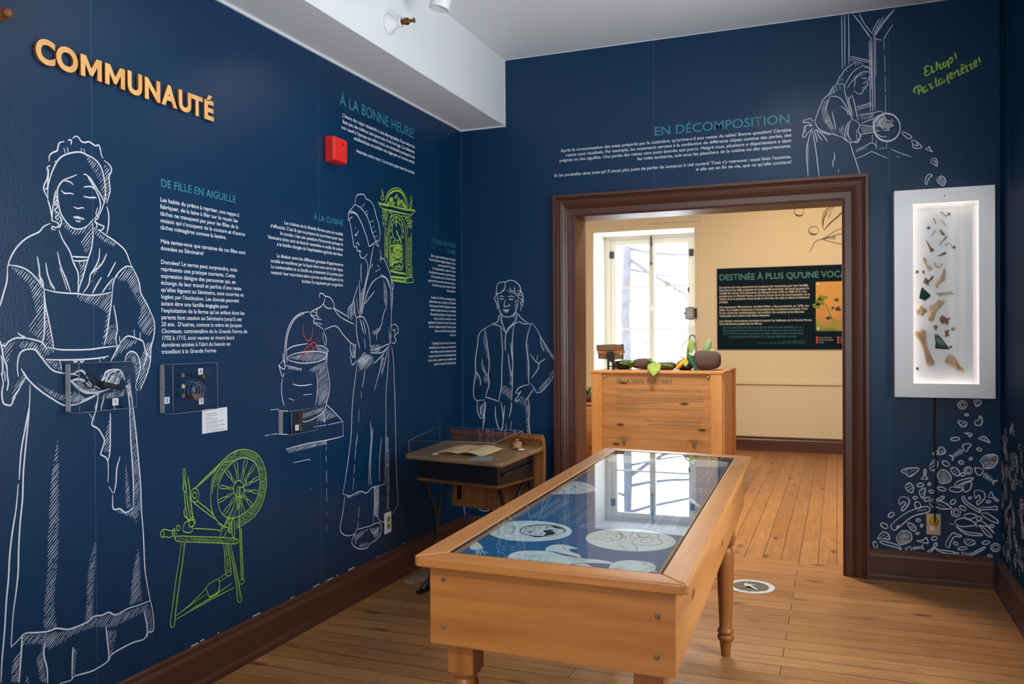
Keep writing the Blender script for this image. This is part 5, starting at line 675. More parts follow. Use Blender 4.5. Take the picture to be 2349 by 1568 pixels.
GRAPHICS['print_dark'] = [
    ('s', (3.2,), '19,1202 51,1220 95,1228 127,1215 170,1174;34,1148 41,1191 76,1165 96,1193 113,1170 114,1131 108,1106;38,1087 74,1082 107,1091 144,1087 166,1124;93,1085 105,1044 98,1032;43,1055 63,1036 70,1066 64,1055;27,1236 58,1259 98,1250;112,1235 117,1252 122,1224;140,1201 159,1199 176,1167;107,1043 117,1041;77,1060 82,1025;27,1059 26,1096 38,1110;24,1124 26,1155 30,1196'),
    ('s', (2.0,), '81,417 70,454 79,475 102,479 117,460 128,427 134,388 123,365 107,359 91,388 81,417;99,444 110,457 118,452;93,426 120,440;97,406 126,424;105,389 127,406;113,379 128,386'),
    ('s', (3.4,), '275,475 277,464 278,453 277,442 274,431 270,421 265,412 258,403 251,396 242,390 233,386 223,383 213,381 203,382 193,384 183,387 174,393 166,399 159,407 153,416 149,426 146,437 144,448 145,459 147,470 150,481 156,491 162,500 170,508 179,514 189,519 200,522 210,523 221,522 232,520 241,516 251,510 259,503 265,494 271,485 275,475;141,454 141,462 142,470 144,478 147,486 150,493 154,500 158,507 164,513 170,518 176,523 183,526 190,529 197,531 204,532 212,533 219,532 227,530 234,528 241,525 248,520 254,516 259,510 265,504 269,497 273,490 276,483 278,475 280,467 281,459 281,451'),
    ('s', (3.0,), '163,456 168,454 170,453;214,483 216,484 217,489;255,429 257,428 258,429;214,458 217,457 217,463;235,436 236,439 238,436;256,435 258,440 263,432;218,411 220,415 223,413;229,446 234,444 236,448;168,483 170,484 171,486;221,439 222,442 223,443;184,407 189,404 191,406;153,429 154,431 157,428;182,456 184,459 186,459;179,420 184,419 186,422;178,431 184,427 183,436;177,483 179,489 183,485;218,427 222,427 224,427;187,489 189,494 193,488;211,498 214,503 216,503;245,432 247,436 251,430;251,472 254,474 255,476;211,493 214,492 215,494;181,417 185,419 188,418;245,428 248,427 248,431;196,406 199,407 201,404;232,408 236,407 238,411;178,426 180,429 181,431;183,434 186,434 187,437;235,418 238,423 242,419;163,477 166,480 168,483;211,476 213,475 213,479;202,415 204,414 205,417;177,422 179,428 184,423;223,436 226,439 227,443;152,456 156,457 159,454;219,463 222,461 223,461;230,410 235,410 238,410;178,440 179,443 182,440;241,425 243,426 246,423;184,413 186,416 187,417;154,437 157,436 157,438;250,447 253,448 254,452;166,434 170,434 173,433;194,469 195,470 195,472;230,430 234,431 236,431;218,458 220,462 224,458;189,431 191,431 192,433;230,468 234,466 234,469;250,431 253,430 254,432;206,500 210,497 209,506;192,397 194,397 195,395;178,490 179,490 180,490;178,421 180,425 182,429;151,458 156,457 157,463;211,455 214,454 215,454;173,402 175,402 175,406;214,424 215,425 216,425;210,402 211,403 212,403;173,402 175,403 176,403;181,396 184,397 186,399;164,409 168,409 168,415;185,450 187,454 190,450;244,468 246,471 249,470;174,426 175,428 178,425;245,478 247,483 250,482;218,501 221,502 224,501;219,403 222,402 223,405;173,471 176,473 179,469;194,480 198,478 200,480;160,477 162,477 163,477'),
    ('b', (0,), '217,456 224,471 239,477 242,458 253,446 257,420 244,403 234,395 232,426 218,445;194,388 214,388 235,394 229,376 211,374;220,520 242,516 261,498 241,499'),
    ('s', (1.8,), '473,490 476,513 473,530 491,541 510,545 542,539 556,516 549,495 526,490 503,477 484,473 473,490;495,423 497,444 493,463 519,480 551,486 566,471 577,451 571,419 543,398 519,399 502,405 495,423;466,378 470,403 493,409 511,383 523,355 523,333 498,330 477,357 466,378;477,370 484,359;489,342 494,363;495,332 501,353;424,537 441,506 455,455 452,412;433,525 454,483 462,437;444,508 465,473 469,439;529,516 529,508 528,501 524,494 519,489 513,487 507,487 502,490 498,496 495,502 495,510 496,518 500,524 505,529 511,531 517,531 523,528 527,523 529,516;549,454 550,447 548,439 544,433 539,429 533,426 527,427 521,429 517,434 515,440 514,448 516,455 520,461 525,466 531,469 537,468 543,466 547,461 549,454;380,420 382,424 387,422;398,506 399,510 402,509;434,416 436,419 440,418;438,467 439,472 442,469;392,413 393,419 399,414;388,482 389,484 391,485;424,472 426,477 429,476;410,487 411,489 413,488;423,480 424,480 426,483;379,437 380,438 382,438;426,500 428,505 433,502;424,404 425,405 428,404;375,463 377,465 380,465;389,459 390,466 395,464;423,395 425,397 429,396;424,393 426,397 429,397;394,419 396,420 398,422;383,507 385,512 390,507;424,433 426,434 429,438;404,480 405,482 408,480;441,459 442,462 445,461;442,417 443,420 446,417;380,420 381,421 383,421;441,435 443,440 446,439;442,453 444,455 446,456;382,466 383,466 385,468;405,477 406,479 408,477;405,504 408,506 413,503;421,451 421,454 424,452;431,493 433,498 438,497;433,477 434,479 436,480;437,456 438,461 443,456;437,417 439,422 444,420;409,434 410,440 414,439;409,513 410,517 413,516;411,402 413,407 417,408;427,481 429,483 433,485;424,441 426,443 429,442;410,487 412,493 417,491;435,399 437,401 440,400;399,416 401,418 404,420;372,453 373,456 375,454;431,409 433,414 437,411;408,406 410,408 412,407;425,437 427,439 430,438;399,484 401,486 404,487;440,411 442,417 447,417;418,436 420,439 422,440;389,416 391,418 394,422;404,492 406,493 408,494;414,418 415,420 418,418;409,409 410,414 414,410;422,459 424,461 428,461;380,449 382,450 383,453;431,489 433,490 436,489;384,442 386,443 389,446;407,507 410,511 416,506;420,488 422,490 426,494;408,475 409,479 413,476;427,398 427,400 430,398'),
    ('s', (1.6,), '365,192 391,188 416,186;391,165 406,182 428,188;508,126 518,151 530,166;507,136 516,166;514,123 526,149;525,191 530,210;534,189 541,214;551,235 584,203;558,232 598,187;567,123 585,166 603,194;569,236 574,194'),
    ('s', (1.8,), '215,168 260,177 306,197 354,208 398,202;309,243 349,225 387,214;322,303 337,274 351,256;277,128 277,179;301,131 297,180;249,133 252,173;324,140 318,185'),
]

def graphic(key, pl, mat, parent=None, name='wall_drawing', label=None, cat=None, h=0.0008, loc=None):
    m = MB(); rr = random.Random(len(key)); step = 0.00002; z = h
    for kind, a, enc in GRAPHICS[key]:
        for poly in decode(enc):
            z += 0.0000008
            if kind == 's': ribbon(m, pl, poly, a[0] / 1000, z)
            elif kind == 'b': blob(m, pl, poly, z - 0.0002)
            else: hatch(m, pl, poly, a[0], a[1] / 1000, a[2] / 1000, z, rnd=rr)
    return m.build(name, mat, parent, label=label, cat=cat, loc=loc)
def TABLE_PRINT():
    m = MB()
    for cx, cy, r in ((0.173, 0.444, 0.130), (0.483, 0.449, 0.130), (0.520, 1.969, 0.109), (0.167, 1.939, 0.120)):
        blob(m, TPL, [(cx + r * math.cos(2 * math.pi * k / 48), cy + r * math.sin(2 * math.pi * k / 48)) for k in range(48)], 0.0004, 1)
    m.build('printed_plates', 'print_white', panel, label='white printed plates')
    graphic('print_white', TPL, 'print_white', panel, 'printed_vegetables', h=0.0006)
    graphic('print_dark', TPL, 'print_dark', panel, 'printed_outlines', h=0.0012)
    m = MB()
    for cx, cy in ((0.50, 1.97), (0.57, 1.95), (0.16, 1.94)):
        for r in (0.045, 0.028): ribbon(m, TPL, [(cx + r * (1 + 0.15 * math.sin(3 * a)) * math.cos(a), cy + 0.9 * r * math.sin(a)) for a in [2 * math.pi * k / 16 for k in range(17)]], 0.0018, 0.0014)
    m.build('printed_outlines', 'print_grey', panel)
    for (s, t), txt, w in (((0.218, 0.905), 'REPAS D’ÉCOLIERS', 0.315), ((0.262, 0.955), 'DE PETIT SÉMINAIRE', 0.375)):
        text_mesh('printed_heading', txt, TPL, (s, t), 0.036, 'print_teal', panel, 'LEFT', h=0.0012, rot=-math.pi / 2, width=w)

# ------------------------------------------------------------------ room shell
XR = 3.118; YB = -6.6; ZC = 3.142; YF = 5.09
def struct(mb, name, mat, **k): return mb.build(name, mat, kind='structure', **k)
b = MB(); b.box(-0.2, YB - 0.2, -0.15, XR + 0.2, 0.205, 0); struct(b, 'floor', 'floor_boards')
b = MB(); b.box(-2.6, 0.205, -0.15, 4.4, YF + 0.2, 0); struct(b, 'floor_far', 'far_floor_boards')
b = MB(); b.box(-0.2, YB - 0.2, ZC, XR + 0.2, 0.2, ZC + 0.15); struct(b, 'ceiling', 'white_paint')
b = MB(); b.box(-2.6, 0.2, ZC, 4.4, YF + 0.2, ZC + 0.15); struct(b, 'ceiling_far', 'white_paint')
# left wall with wallpaper seams
b = MB(); b.box(-0.2, YB, 0, 0, 0.0, ZC); b.mi = 1
for y in (-2.938, -1.632, -0.386): b.box(-0.001, y - 0.0012, 0.16, 0.0006, y + 0.0012, 2.72)
struct(b, 'wall_left', ['navy', 'seam'])
# back wall around the doorway
b = MB(); b.box(-0.2, 0, 0, 0.787, 0.2, ZC); b.box(2.346, 0, 0, XR + 0.2, 0.2, ZC); b.box(0.787, 0, 2.10, 2.346, 0.2, ZC); b.mi = 1
for x, z0 in ((1.285, 2.24), (2.585, 2.13)): b.box(x - 0.0012, -0.0006, z0, x + 0.0012, 0.001, ZC - 0.01)
b.box(2.585 - 0.0012, -0.0006, 0.18, 2.585 + 0.0012, 0.001, 1.0)
struct(b, 'wall_back', ['navy', 'seam'])
# right wall with a window nearer the camera, and the rear wall
b = MB(); wy0, wy1, wz0, wz1 = -2.95, -1.55, 0.75, 2.45
b.box(XR, YB, 0, XR + 0.2, wy0, ZC); b.box(XR, wy1, 0, XR + 0.2, 0.2, ZC); b.box(XR, wy0, 0, XR + 0.2, wy1, wz0); b.box(XR, wy0, wz1, XR + 0.2, wy1, ZC); b.mi = 1
b.box(XR - 0.0006, -0.232, 2.05, XR + 0.001, -0.229, ZC - 0.02)
struct(b, 'wall_right', ['navy_side', 'seam'])
b = MB(); b.box(-0.2, YB - 0.2, 0, 0.8, YB, ZC); b.box(2.2, YB - 0.2, 0, XR + 0.2, YB, ZC); b.box(0.8, YB - 0.2, 0, 2.2, YB, 0.9); b.box(0.8, YB - 0.2, 2.6, 2.2, YB, ZC)
struct(b, 'wall_rear', 'navy')
# windows of this room (behind the camera): casements with a cross bar
def casement(name, mapf, w, h):
    r = link(bpy.data.objects.new(name, None)); r['kind'] = 'structure'; r.location = mapf(w / 2, 0, 0)
    def bar(nm, a0, b0, a1, b1, d0=0.05, d1=0.10, mat='window_white'):
        m = MB(); P = [mapf(a, d, z) for z in (b0, b1) for a, d in ((a0, d0), (a1, d0), (a1, d1), (a0, d1))]; m.hexa(P); m.build(nm, mat, r)
    bar('frame_side', 0, 0, 0.07, h); bar('frame_side', w - 0.07, 0, w, h); bar('frame_rail', 0.07, 0, w - 0.07, 0.08); bar('frame_rail', 0.07, h - 0.08, w - 0.07, h)
    bar('mullion', w / 2 - 0.035, 0.08, w / 2 + 0.035, h - 0.08)
    for k in (1, 2): bar('muntin', 0.07, 0.08 + (h - 0.16) * k / 3 - 0.012, w / 2 - 0.035, 0.08 + (h - 0.16) * k / 3 + 0.012); bar('muntin', w / 2 + 0.035, 0.08 + (h - 0.16) * k / 3 - 0.012, w - 0.07, 0.08 + (h - 0.16) * k / 3 + 0.012)
    bar('pane', 0.07, 0.08, w - 0.07, h - 0.08, 0.074, 0.077, 'window_glass')
    return r
casement('window_2', lambda a, d, z: (XR + d, wy0 + a, wz0 + z), wy1 - wy0, wz1 - wz0)
casement('window_3', lambda a, d, z: (0.8 + a, YB - d, 0.9 + z), 1.4, 1.70)
# dropped beam along the left wall
b = MB(); b.box(0.0, YB, 2.718, 0.314, 0, ZC)
struct(b, 'trim_1', 'white_paint', bevel=0.003)
b = MB(); b.box(0.0, YB, 2.706, 0.010, 0, 2.719); b.box(0.0, -0.009, 2.709, 0.318, 0, 2.719); b.box(0.313, -0.006, 2.71, 0.319, 0, ZC); b.box(0.314, -0.004, ZC - 0.004, XR, 0, ZC)
struct(b, 'trim_2', 'white_caulk')
b = MB(); b.box(0.0, -0.0035, 0.17, 0.0035, 0, 2.706); struct(b, 'trim_3', 'seam')
# baseboards: profile (out, height)
BP = [(0, 0), (0.036, 0), (0.036, 0.022), (0.030, 0.030), (0.024, 0.034), (0.024, 0.128), (0.020, 0.138), (0.014, 0.145), (0.014, 0.160), (0.008, 0.166), (0, 0.166)]
def board(name, a, c, nrm, prof=BP, mat='trim_brown'):
    a, c, nrm = Vector(a), Vector(c), Vector(nrm); m = MB()
    m.prism([a + nrm * o + Vector((0, 0, z)) for o, z in prof], c - a); struct(m, name, mat)
board('baseboard_left', (0, YB, 0), (0, 0, 0), (1, 0, 0))
board('baseboard_back_left', (0.036, 0, 0), (0.652, 0, 0), (0, -1, 0))
board('baseboard_back_right', (2.478, 0, 0), (XR - 0.036, 0, 0), (0, -1, 0))
board('baseboard_right', (XR, -4.9, 0), (XR, 0, 0), (-1, 0, 0))
board('baseboard_far', (-2.4, YF, 0), (4.2, YF, 0), (0, -1, 0))
# flaked paint above the left baseboard
b = MB(); rr = random.Random(3)
for k in range(13):
    y = -3.05 + 2.3 * rr.random(); l = 0.01 + 0.05 * rr.random(); z = 0.1665 + 0.004 * rr.random()
    b.box(0.0, y, z - 0.002, 0.0007, y + l, z + 0.001 + 0.003 * rr.random())
struct(b, 'trim_4', 'white_caulk')
# door casing (mitred moulding) and jamb lining
CP = [(0, 0), (0, 0.046), (0.016, 0.046), (0.020, 0.037), (0.025, 0.041), (0.031, 0.035), (0.034, 0.030), (0.044, 0.033), (0.060, 0.028), (0.074, 0.020), (0.080, 0.026), (0.086, 0.022), (0.089, 0.017), (0.122, 0.015), (0.128, 0.019), (0.135, 0.016), (0.135, 0)]
def casing(name, x0, x1, zt, y, sgn, mat):
    m = MB(); w = 0.135; n = len(CP)
    rings = []
    for px, pz, sx, sz in ((x0 - w, 0, 1, 0), (x0 - w, zt + w, 1, -1), (x1 + w, zt + w, -1, -1), (x1 + w, 0, -1, 0)):
        rings.append([m.bm.verts.new((px + sx * a, y + sgn * d, pz + sz * a)) for a, d in CP])
    for A, B in zip(rings, rings[1:]):
        for k in range(n - 1): m.bm.faces.new([A[k], A[k + 1], B[k + 1], B[k]])
        m.bm.faces.new([A[-1], A[0], B[0], B[-1]])
    m.bm.faces.new(rings[0]); m.bm.faces.new(rings[-1][::-1]); struct(m, name, mat)
casing('trim_5', 0.787, 2.346, 2.10, 0.0, -1, 'trim_brown')
casing('trim_6', 0.787, 2.346, 2.10, 0.2, 1, 'trim_brown')
b = MB(); b.box(0.775, -0.012, 0, 0.789, 0.212, 2.10); b.box(2.344, -0.012, 0, 2.358, 0.212, 2.10); b.box(0.775, -0.012, 2.098, 2.358, 0.212, 2.112)
struct(b, 'trim_7', 'trim_brown')
# ------------------------------------------------------------------ far room
b = MB(); wx0, wx1, wzb, wzt = -0.534, 0.727, 0.74, 2.647; D = 0.68
b.box(-2.6, YF, 0, wx0, YF + D, ZC); b.box(wx1, YF, 0, 4.4, YF + D, ZC); b.box(wx0, YF, 0, wx1, YF + D, wzb); b.box(wx0, YF, wzt, wx1, YF + D, ZC)
struct(b, 'wall_far', 'cream')
b = MB(); b.box(-2.6, 0.2, 0, -2.4, YF, ZC); struct(b, 'wall_far_left', 'cream')
b = MB(); b.box(4.2, 0.2, 0, 4.4, YF, ZC); struct(b, 'wall_far_right', 'cream')
b = MB(); b.box(-2.6, 0.2, 0, 0.652, 0.204, ZC); b.box(2.481, 0.2, 0, 4.4, 0.204, ZC); b.box(0.652, 0.2, 2.235, 2.481, 0.204, ZC); struct(b, 'wall_far_near', 'cream')
b = MB(); b.box(0.79, YF - 0.030, 0.775, 4.2, YF, 0.80); b.box(0.79, YF - 0.018, 0.80, 4.2, YF, 0.835); struct(b, 'trim_8', 'cream_trim', bevel=0.004)
# flat white surround of the window and its white lined reveal
b = MB()
for x0, z0, x1, z1 in ((wx0 - 0.09, 0.6, wx0, wzt + 0.06), (wx1, 0.6, wx1 + 0.035, wzt + 0.06), (wx0, wzt, wx1, wzt + 0.06)): b.box(x0, YF - 0.016, z0, x1, YF, z1)
struct(b, 'trim_9', 'cream_trim', bevel=0.004)
b = MB(); b.box(wx0, YF - 0.012, wzb, wx0 + 0.006, YF + D, wzt); b.box(wx1 - 0.006, YF - 0.012, wzb, wx1, YF + D, wzt); b.box(wx0, YF - 0.012, wzt - 0.006, wx1, YF + D, wzt); b.box(wx0 - 0.06, YF - 0.06, wzb - 0.03, wx1 + 0.06, YF + D, wzb + 0.004)
struct(b, 'trim_10', 'window_white')
r = link(bpy.data.objects.new('window_1', None)); r['kind'] = 'structure'; r.location = (0.085, 5.62, wzb)
def wbar(nm, x0, z0, x1, z1, y0=5.62, y1=5.67, mat='window_white', par=None, bev=0.004):
    m = MB(); m.box(x0, y0, z0, x1, y1, z1); return m.build(nm, mat, par or r, bevel=bev)
wbar('frame_side', wx0 + 0.006, wzb, -0.452, wzt - 0.006, 5.61, 5.70); wbar('frame_side', 0.621, wzb, wx1 - 0.006, wzt - 0.006, 5.61, 5.70); wbar('frame_head', -0.452, 2.605, 0.621, wzt - 0.006, 5.61, 5.70); wbar('frame_sill', -0.452, wzb, 0.621, 0.80, 5.60, 5.70)
for x0, x1, gx0, gx1 in ((-0.450, 0.0855, -0.380, 0.048), (0.0895, 0.619, 0.127, 0.549)):
    s = wbar('sash', x0, 0.80, gx0, 2.603); m = MB()
    wbar('stile', gx1, 0.80, x1, 2.603, par=s); wbar('rail', gx0, 0.80, gx1, 0.90, par=s); wbar('rail', gx0, 2.531, gx1, 2.603, par=s)
    for z in (1.435, 1.985): wbar('muntin', gx0, z - 0.011, gx1, z + 0.011, 5.63, 5.66, par=s, bev=0.002)
    wbar('pane', gx0, 0.90, gx1, 2.531, 5.643, 5.646, 'window_glass', s, 0)
for x, z in ((-0.435, 2.41), (0.600, 2.40), (-0.435, 1.05), (0.600, 1.05)): wbar('hinge', x - 0.03, z - 0.045, x + 0.03, z + 0.045, 5.607, 5.622, 'window_dark_metal')
for z in (1.93, 1.19): wbar('hinge', 0.545, z - 0.03, 0.572, z + 0.03, 5.611, 5.622, 'brass')
m = MB(); m.tube([(0.0875, 5.605, 2.64), (0.0875, 5.603, 2.46), (0.0875, 5.605, 2.25)], 0.007); m.box(0.076, 5.60, 2.50, 0.099, 5.62, 2.62); m.box(0.074, 5.60, 2.27, 0.101, 5.62, 2.29); m.build('bolt', 'window_dark_metal', r)
m = MB(); m.box(0.068, 5.605, 1.66, 0.107, 5.621, 1.74); m.lathe([(0.012, 0), (0.016, 0.02), (0.010, 0.035)], (0.0875, 5.606, 1.70), (0, -1, 0), 12); m.build('latch', 'window_white', r)
# ------------------------------------------------------------------ outside: snow and bare trees
b = MB(); b.box(-25, 6.2, -1.7, 25, 60, -1.5); tag(b.build('snow_ground', 'snow'), kind='structure')
def tree(loc, trunk, limbs, seed, label):
    rr = random.Random(seed); m = MB(); B_ = Vector(loc)
    m.tube([B_ + Vector(q[:3]) for q in trunk], [q[3] for q in trunk], 9)
    def twig(p, d, l, r, lev):
        q = p.copy(); pts = [p]; dd = d.copy(); n = 6
        for k in range(n):
            dd = (dd + Vector((rr.uniform(-1, 1), rr.uniform(-1, 1), rr.uniform(-1, 0.8))) * 0.13).normalized(); q = q + dd * l / n; pts.append(q.copy())
        m.tube(pts, [r * (1 - 0.65 * k / n) for k in range(n + 1)], 6)
        if lev < 2:
            for k in range(4): twig(pts[rr.randint(2, n)], (dd + Vector((rr.uniform(-0.7, 0.7), rr.uniform(-0.4, 0.4), rr.uniform(-0.9, 0.5)))).normalized(), l * rr.uniform(0.35, 0.6), r * 0.5, lev + 1)
    for z, x, d, l, r in limbs: twig(B_ + Vector((x, 0, z)), Vector(d).normalized(), l, r, 0)
    tag(m.build('bare_tree', 'bark', loc=B_), label, 'tree')
tree((-1.21, 9.6, -1.5), [(0, 0, 0, 0.13), (0.02, 0, 2.0, 0.10), (-0.015, 0, 3.2, 0.088), (0.02, 0, 4.2, 0.080), (0.0, 0, 5.4, 0.06), (0.03, 0, 7.5, 0.04)],
     [(4.42, 0.02, (1, 0.1, -0.30), 2.3, 0.030), (4.25, 0.02, (0.8, 0, -0.62), 1.3, 0.045), (4.05, 0.02, (1, 0.2, -0.20), 1.6, 0.022), (4.9, 0, (1, -0.1, -0.34), 2.6, 0.03), (3.1, 0, (0.5, 0.1, -0.9), 0.7, 0.016), (5.6, 0, (1, 0, -0.28), 3.0, 0.035), (4.6, 0, (-1, 0, -0.2), 1.0, 0.025), (3.5, 0, (0.9, 0, -0.3), 0.8, 0.016)], 5, 'bare grey tree outside the far window, its trunk behind the left sash')
tree((1.9, 15.0, -1.5), [(0, 0, 0, 0.10), (0.05, 0, 3, 0.08), (0, 0, 6, 0.05)], [(2.5, 0.05, (-0.7, 0, -0.5), 1.6, 0.03), (3.4, 0.05, (-0.5, 0, -0.8), 1.4, 0.03), (4.2, 0, (-0.8, 0, 0.2), 1.8, 0.03)], 12, 'thinner bare tree farther off behind the right sash of the far window')

# ------------------------------------------------------------------ display table
TZ = 0.79
TQ = [Vector((1.304, -3.137)), Vector((2.005, -3.147)), Vector((1.947, -1.040)), Vector((1.229, -0.962))]   # near left, near right, far right, far left
TW, TL = 0.71, 2.14
def TP(s, t, z):
    # s metres from the left edge, t metres from the near edge
    s, t = s / TW, t / TL
    q = TQ[0].lerp(TQ[1], s).lerp(TQ[3].lerp(TQ[2], s), t); return (q.x, q.y, z)
def tbox(mb, s0, t0, z0, s1, t1, z1):
    return mb.hexa([TP(s0, t0, z0), TP(s1, t0, z0), TP(s1, t1, z0), TP(s0, t1, z0), TP(s0, t0, z1), TP(s1, t0, z1), TP(s1, t1, z1), TP(s0, t1, z1)])
table = thing('display_table', 'long pine exhibit table with a glass top over a blue printed panel, on turned legs', 'table', TP(TW / 2, TL / 2, 0))
RW = 0.072; ZB = TZ - 0.026
def rail(pts, mat):
    # mitred rail from its outline in table metres (s, t), outer corners clipped
    m = MB(); m.prism([TP(q[0], q[1], ZB) for q in pts], (0, 0, TZ - ZB))
    return m.build('frame_rail', mat, table, bevel=0.0055, bseg=3)
c1, c2 = 0.014, 0.007
rail([(c2, c2), (c1, 0), (TW - c1, 0), (TW - c2, c2), (TW - RW, RW), (RW, RW)], 'pine_x')
rail([(TW - c2, c2), (TW, c1), (TW, TL - c1), (TW - c2, TL - c2), (TW - RW, TL - RW), (TW - RW, RW)], 'pine_y')
rail([(TW - c2, TL - c2), (TW - c1, TL), (c1, TL), (c2, TL - c2), (RW, TL - RW), (TW - RW, TL - RW)], 'pine_x')
rail([(c2, TL - c2), (0, TL - c1), (0, c1), (c2, c2), (RW, RW), (RW, TL - RW)], 'pine_y')
AO = 0.034; AB = 0.560; AT = 0.024
m = MB(); tbox(m, AO, AO, AB, TW - AO, AO + AT, ZB); m.build('front_apron', 'pine_x', table, bevel=0.002)
m = MB(); tbox(m, AO, TL - AO - AT, AB, TW - AO, TL - AO, ZB); m.build('rear_apron', 'pine_x', table, bevel=0.002)
m = MB(); tbox(m, AO, AO + AT, AB, AO + AT, TL - AO - AT, ZB); m.build('side_apron', 'pine_y', table, bevel=0.002)
m = MB(); tbox(m, TW - AO - AT, AO + AT, AB, TW - AO, TL - AO - AT, ZB); m.build('side_apron', 'pine_y', table, bevel=0.002)
for s, z in ((0.075, 0.730), (0.073, 0.607), (TW - 0.075, 0.701), (TW - 0.078, 0.606)):
    m = MB(); m.lathe([(0.0, 0), (0.0075, 0.0), (0.0075, 0.012)], TP(s, AO - 0.0006, z), (0, 1, 0), 16); m.build('dowel_plug', 'bone_dark', table, label='round wooden plug hiding a screw')
# legs: square block at the top, turned shaft, ring and foot
def leg(cx, cy):
    m = MB(); zb = 0.462; a = 0.036
    m.box(cx - a, cy - a, zb + 0.012, cx + a, cy + a, ZB - 0.002)
    m.lathe([(0.0, 0), (0.019, 0), (0.021, 0.030), (0.0255, 0.060), (0.027, 0.066), (0.033, 0.070), (0.035, 0.078), (0.033, 0.087), (0.027, 0.090), (0.027, 0.094), (0.033, 0.098), (0.034, 0.106), (0.030, 0.114), (0.026, 0.120),
             (0.028, 0.18), (0.0315, 0.26), (0.034, 0.34), (0.0355, 0.40), (0.0355, 0.43), (0.032, 0.450), (0.028, 0.458), (0.033, 0.466), (0.040, 0.474), (0.0, 0.474)], (cx, cy, 0), seg=28)
    m.build('leg', 'pine_leg', table, bevel=0.003)
for c in ((1.404, -3.03), (1.897, -3.03), (1.875, -1.435), (1.385, -1.40)): leg(*c)
# printed panel under the glass
PZ = TZ - 0.020
m = MB(); tbox(m, RW - 0.01, RW - 0.01, PZ - 0.006, TW - RW - 0.022, TL - RW + 0.01, PZ); panel = m.build('printed_panel', 'print_blue', table)
m = MB(); tbox(m, TW - RW - 0.022, RW - 0.01, PZ - 0.006, TW - RW + 0.01, TL - RW + 0.01, PZ + 0.001); m.build('ledge', 'pine_y', table)
m = MB(); tbox(m, RW, RW, TZ - 0.008, TW - RW, TL - RW, TZ - 0.002); m.build('glass_top', 'table_glass', table)
m = MB()
e = 0.003
for q in ((RW, RW, TW - RW, RW + e), (RW, TL - RW - e, TW - RW, TL - RW), (RW, RW + e, RW + e, TL - RW - e), (TW - RW - e, RW + e, TW - RW, TL - RW - e)): tbox(m, q[0], q[1], TZ - 0.0081, q[2], q[3], TZ - 0.0015)
m.build('glass_rim', 'black_matte', table)
class TablePlane:
    def at(s, p, h=0.0): return Vector(TP(p[0], p[1], PZ + h))
TPL = TablePlane()
TABLE_PRINT()
# ------------------------------------------------------------------ arrow sticker on the floor
c = (1.880, -0.400)
st = MB(); st.prism([(c[0] + 0.124 * math.cos(a * math.pi / 24), c[1] + 0.124 * math.sin(a * math.pi / 24), 0.0) for a in range(48)], (0, 0, 0.0008))
st = tag(st.build('floor_sticker', 'sticker_white', loc=(c[0], c[1], 0)), 'round white floor sticker with a grey disc and white arrow, beside the table', 'sticker')
m = MB(); blob(m, FLOORP, [(c[0] + 0.094 * math.cos(a * math.pi / 20) * (1 + 0.05 * math.sin(3 * a)), c[1] + 0.094 * math.sin(a * math.pi / 20) * (1 + 0.05 * math.cos(2.3 * a))) for a in range(40)], 0.0011, 1); m.build('disc', 'arrow_grey', st)
m = MB(); d = Vector((-0.62, 0.78)).normalized(); n2 = Vector((-d.y, d.x)); C = Vector(c)
blob(m, FLOORP, [tuple(C + d * u_ + n2 * v_) for u_, v_ in ((-0.058, -0.007), (0.012, -0.007), (0.005, -0.036), (0.062, 0), (0.005, 0.036), (0.012, 0.007), (-0.058, 0.007))], 0.0014, 1); m.build('arrow', 'sticker_white', st)
# wood offcut on the floor by the baseboard
m = MB(); m.hexa([(0.092, -0.99, 0.0), (0.160, -1.006, 0.0), (0.20, -0.82, 0.0), (0.132, -0.804, 0.0), (0.092, -0.99, 0.020), (0.160, -1.006, 0.020), (0.20, -0.82, 0.020), (0.132, -0.804, 0.020)])
tag(m.build('wood_offcut', 'wood_grey', bevel=0.002, loc=(0.146, -0.9, 0)), 'short grey board lying on the floor between baseboard and table', 'board')

# ------------------------------------------------------------------ school desk in the corner
DA = math.radians(-11.5); DO = Vector((0.182, -1.150)); DW, DD = 0.625, 0.40
dca, dsa = math.cos(DA), math.sin(DA)
def DP(a, d, z): return (DO.x + a * dca - d * dsa, DO.y + a * dsa + d * dca, z)
def dbox(mb, a0, d0, z0, a1, d1, z1): return mb.hexa([DP(a0, d0, z0), DP(a1, d0, z0), DP(a1, d1, z0), DP(a0, d1, z0), DP(a0, d0, z1), DP(a1, d0, z1), DP(a1, d1, z1), DP(a0, d1, z1)])
ZF = 0.732; SL = 0.115   # front height and slope of the writing top
def dz(d): return ZF + SL * min(d, 0.34)
desk = thing('school_desk', 'old wooden school desk with black iron frame standing in the dark corner', 'desk', DP(DW / 2, DD / 2, 0))
m = MB(); rows = []
out = [(0.03, 0.0), (DW - 0.03, 0.0), (DW - 0.008, 0.008), (DW, 0.03), (DW, DD), (0, DD), (0, 0.03), (0.008, 0.008)]
lo = [m.bm.verts.new(DP(a, d, dz(d) - 0.022)) for a, d in out]; hi = [m.bm.verts.new(DP(a, d, dz(d))) for a, d in out]
m.bm.faces.new(lo[::-1]); m.bm.faces.new(hi)
for k in range(8): m.bm.faces.new([lo[k], lo[(k + 1) % 8], hi[(k + 1) % 8], hi[k]])
m.build('desktop', 'desk_top', desk, bevel=0.006, bseg=3)
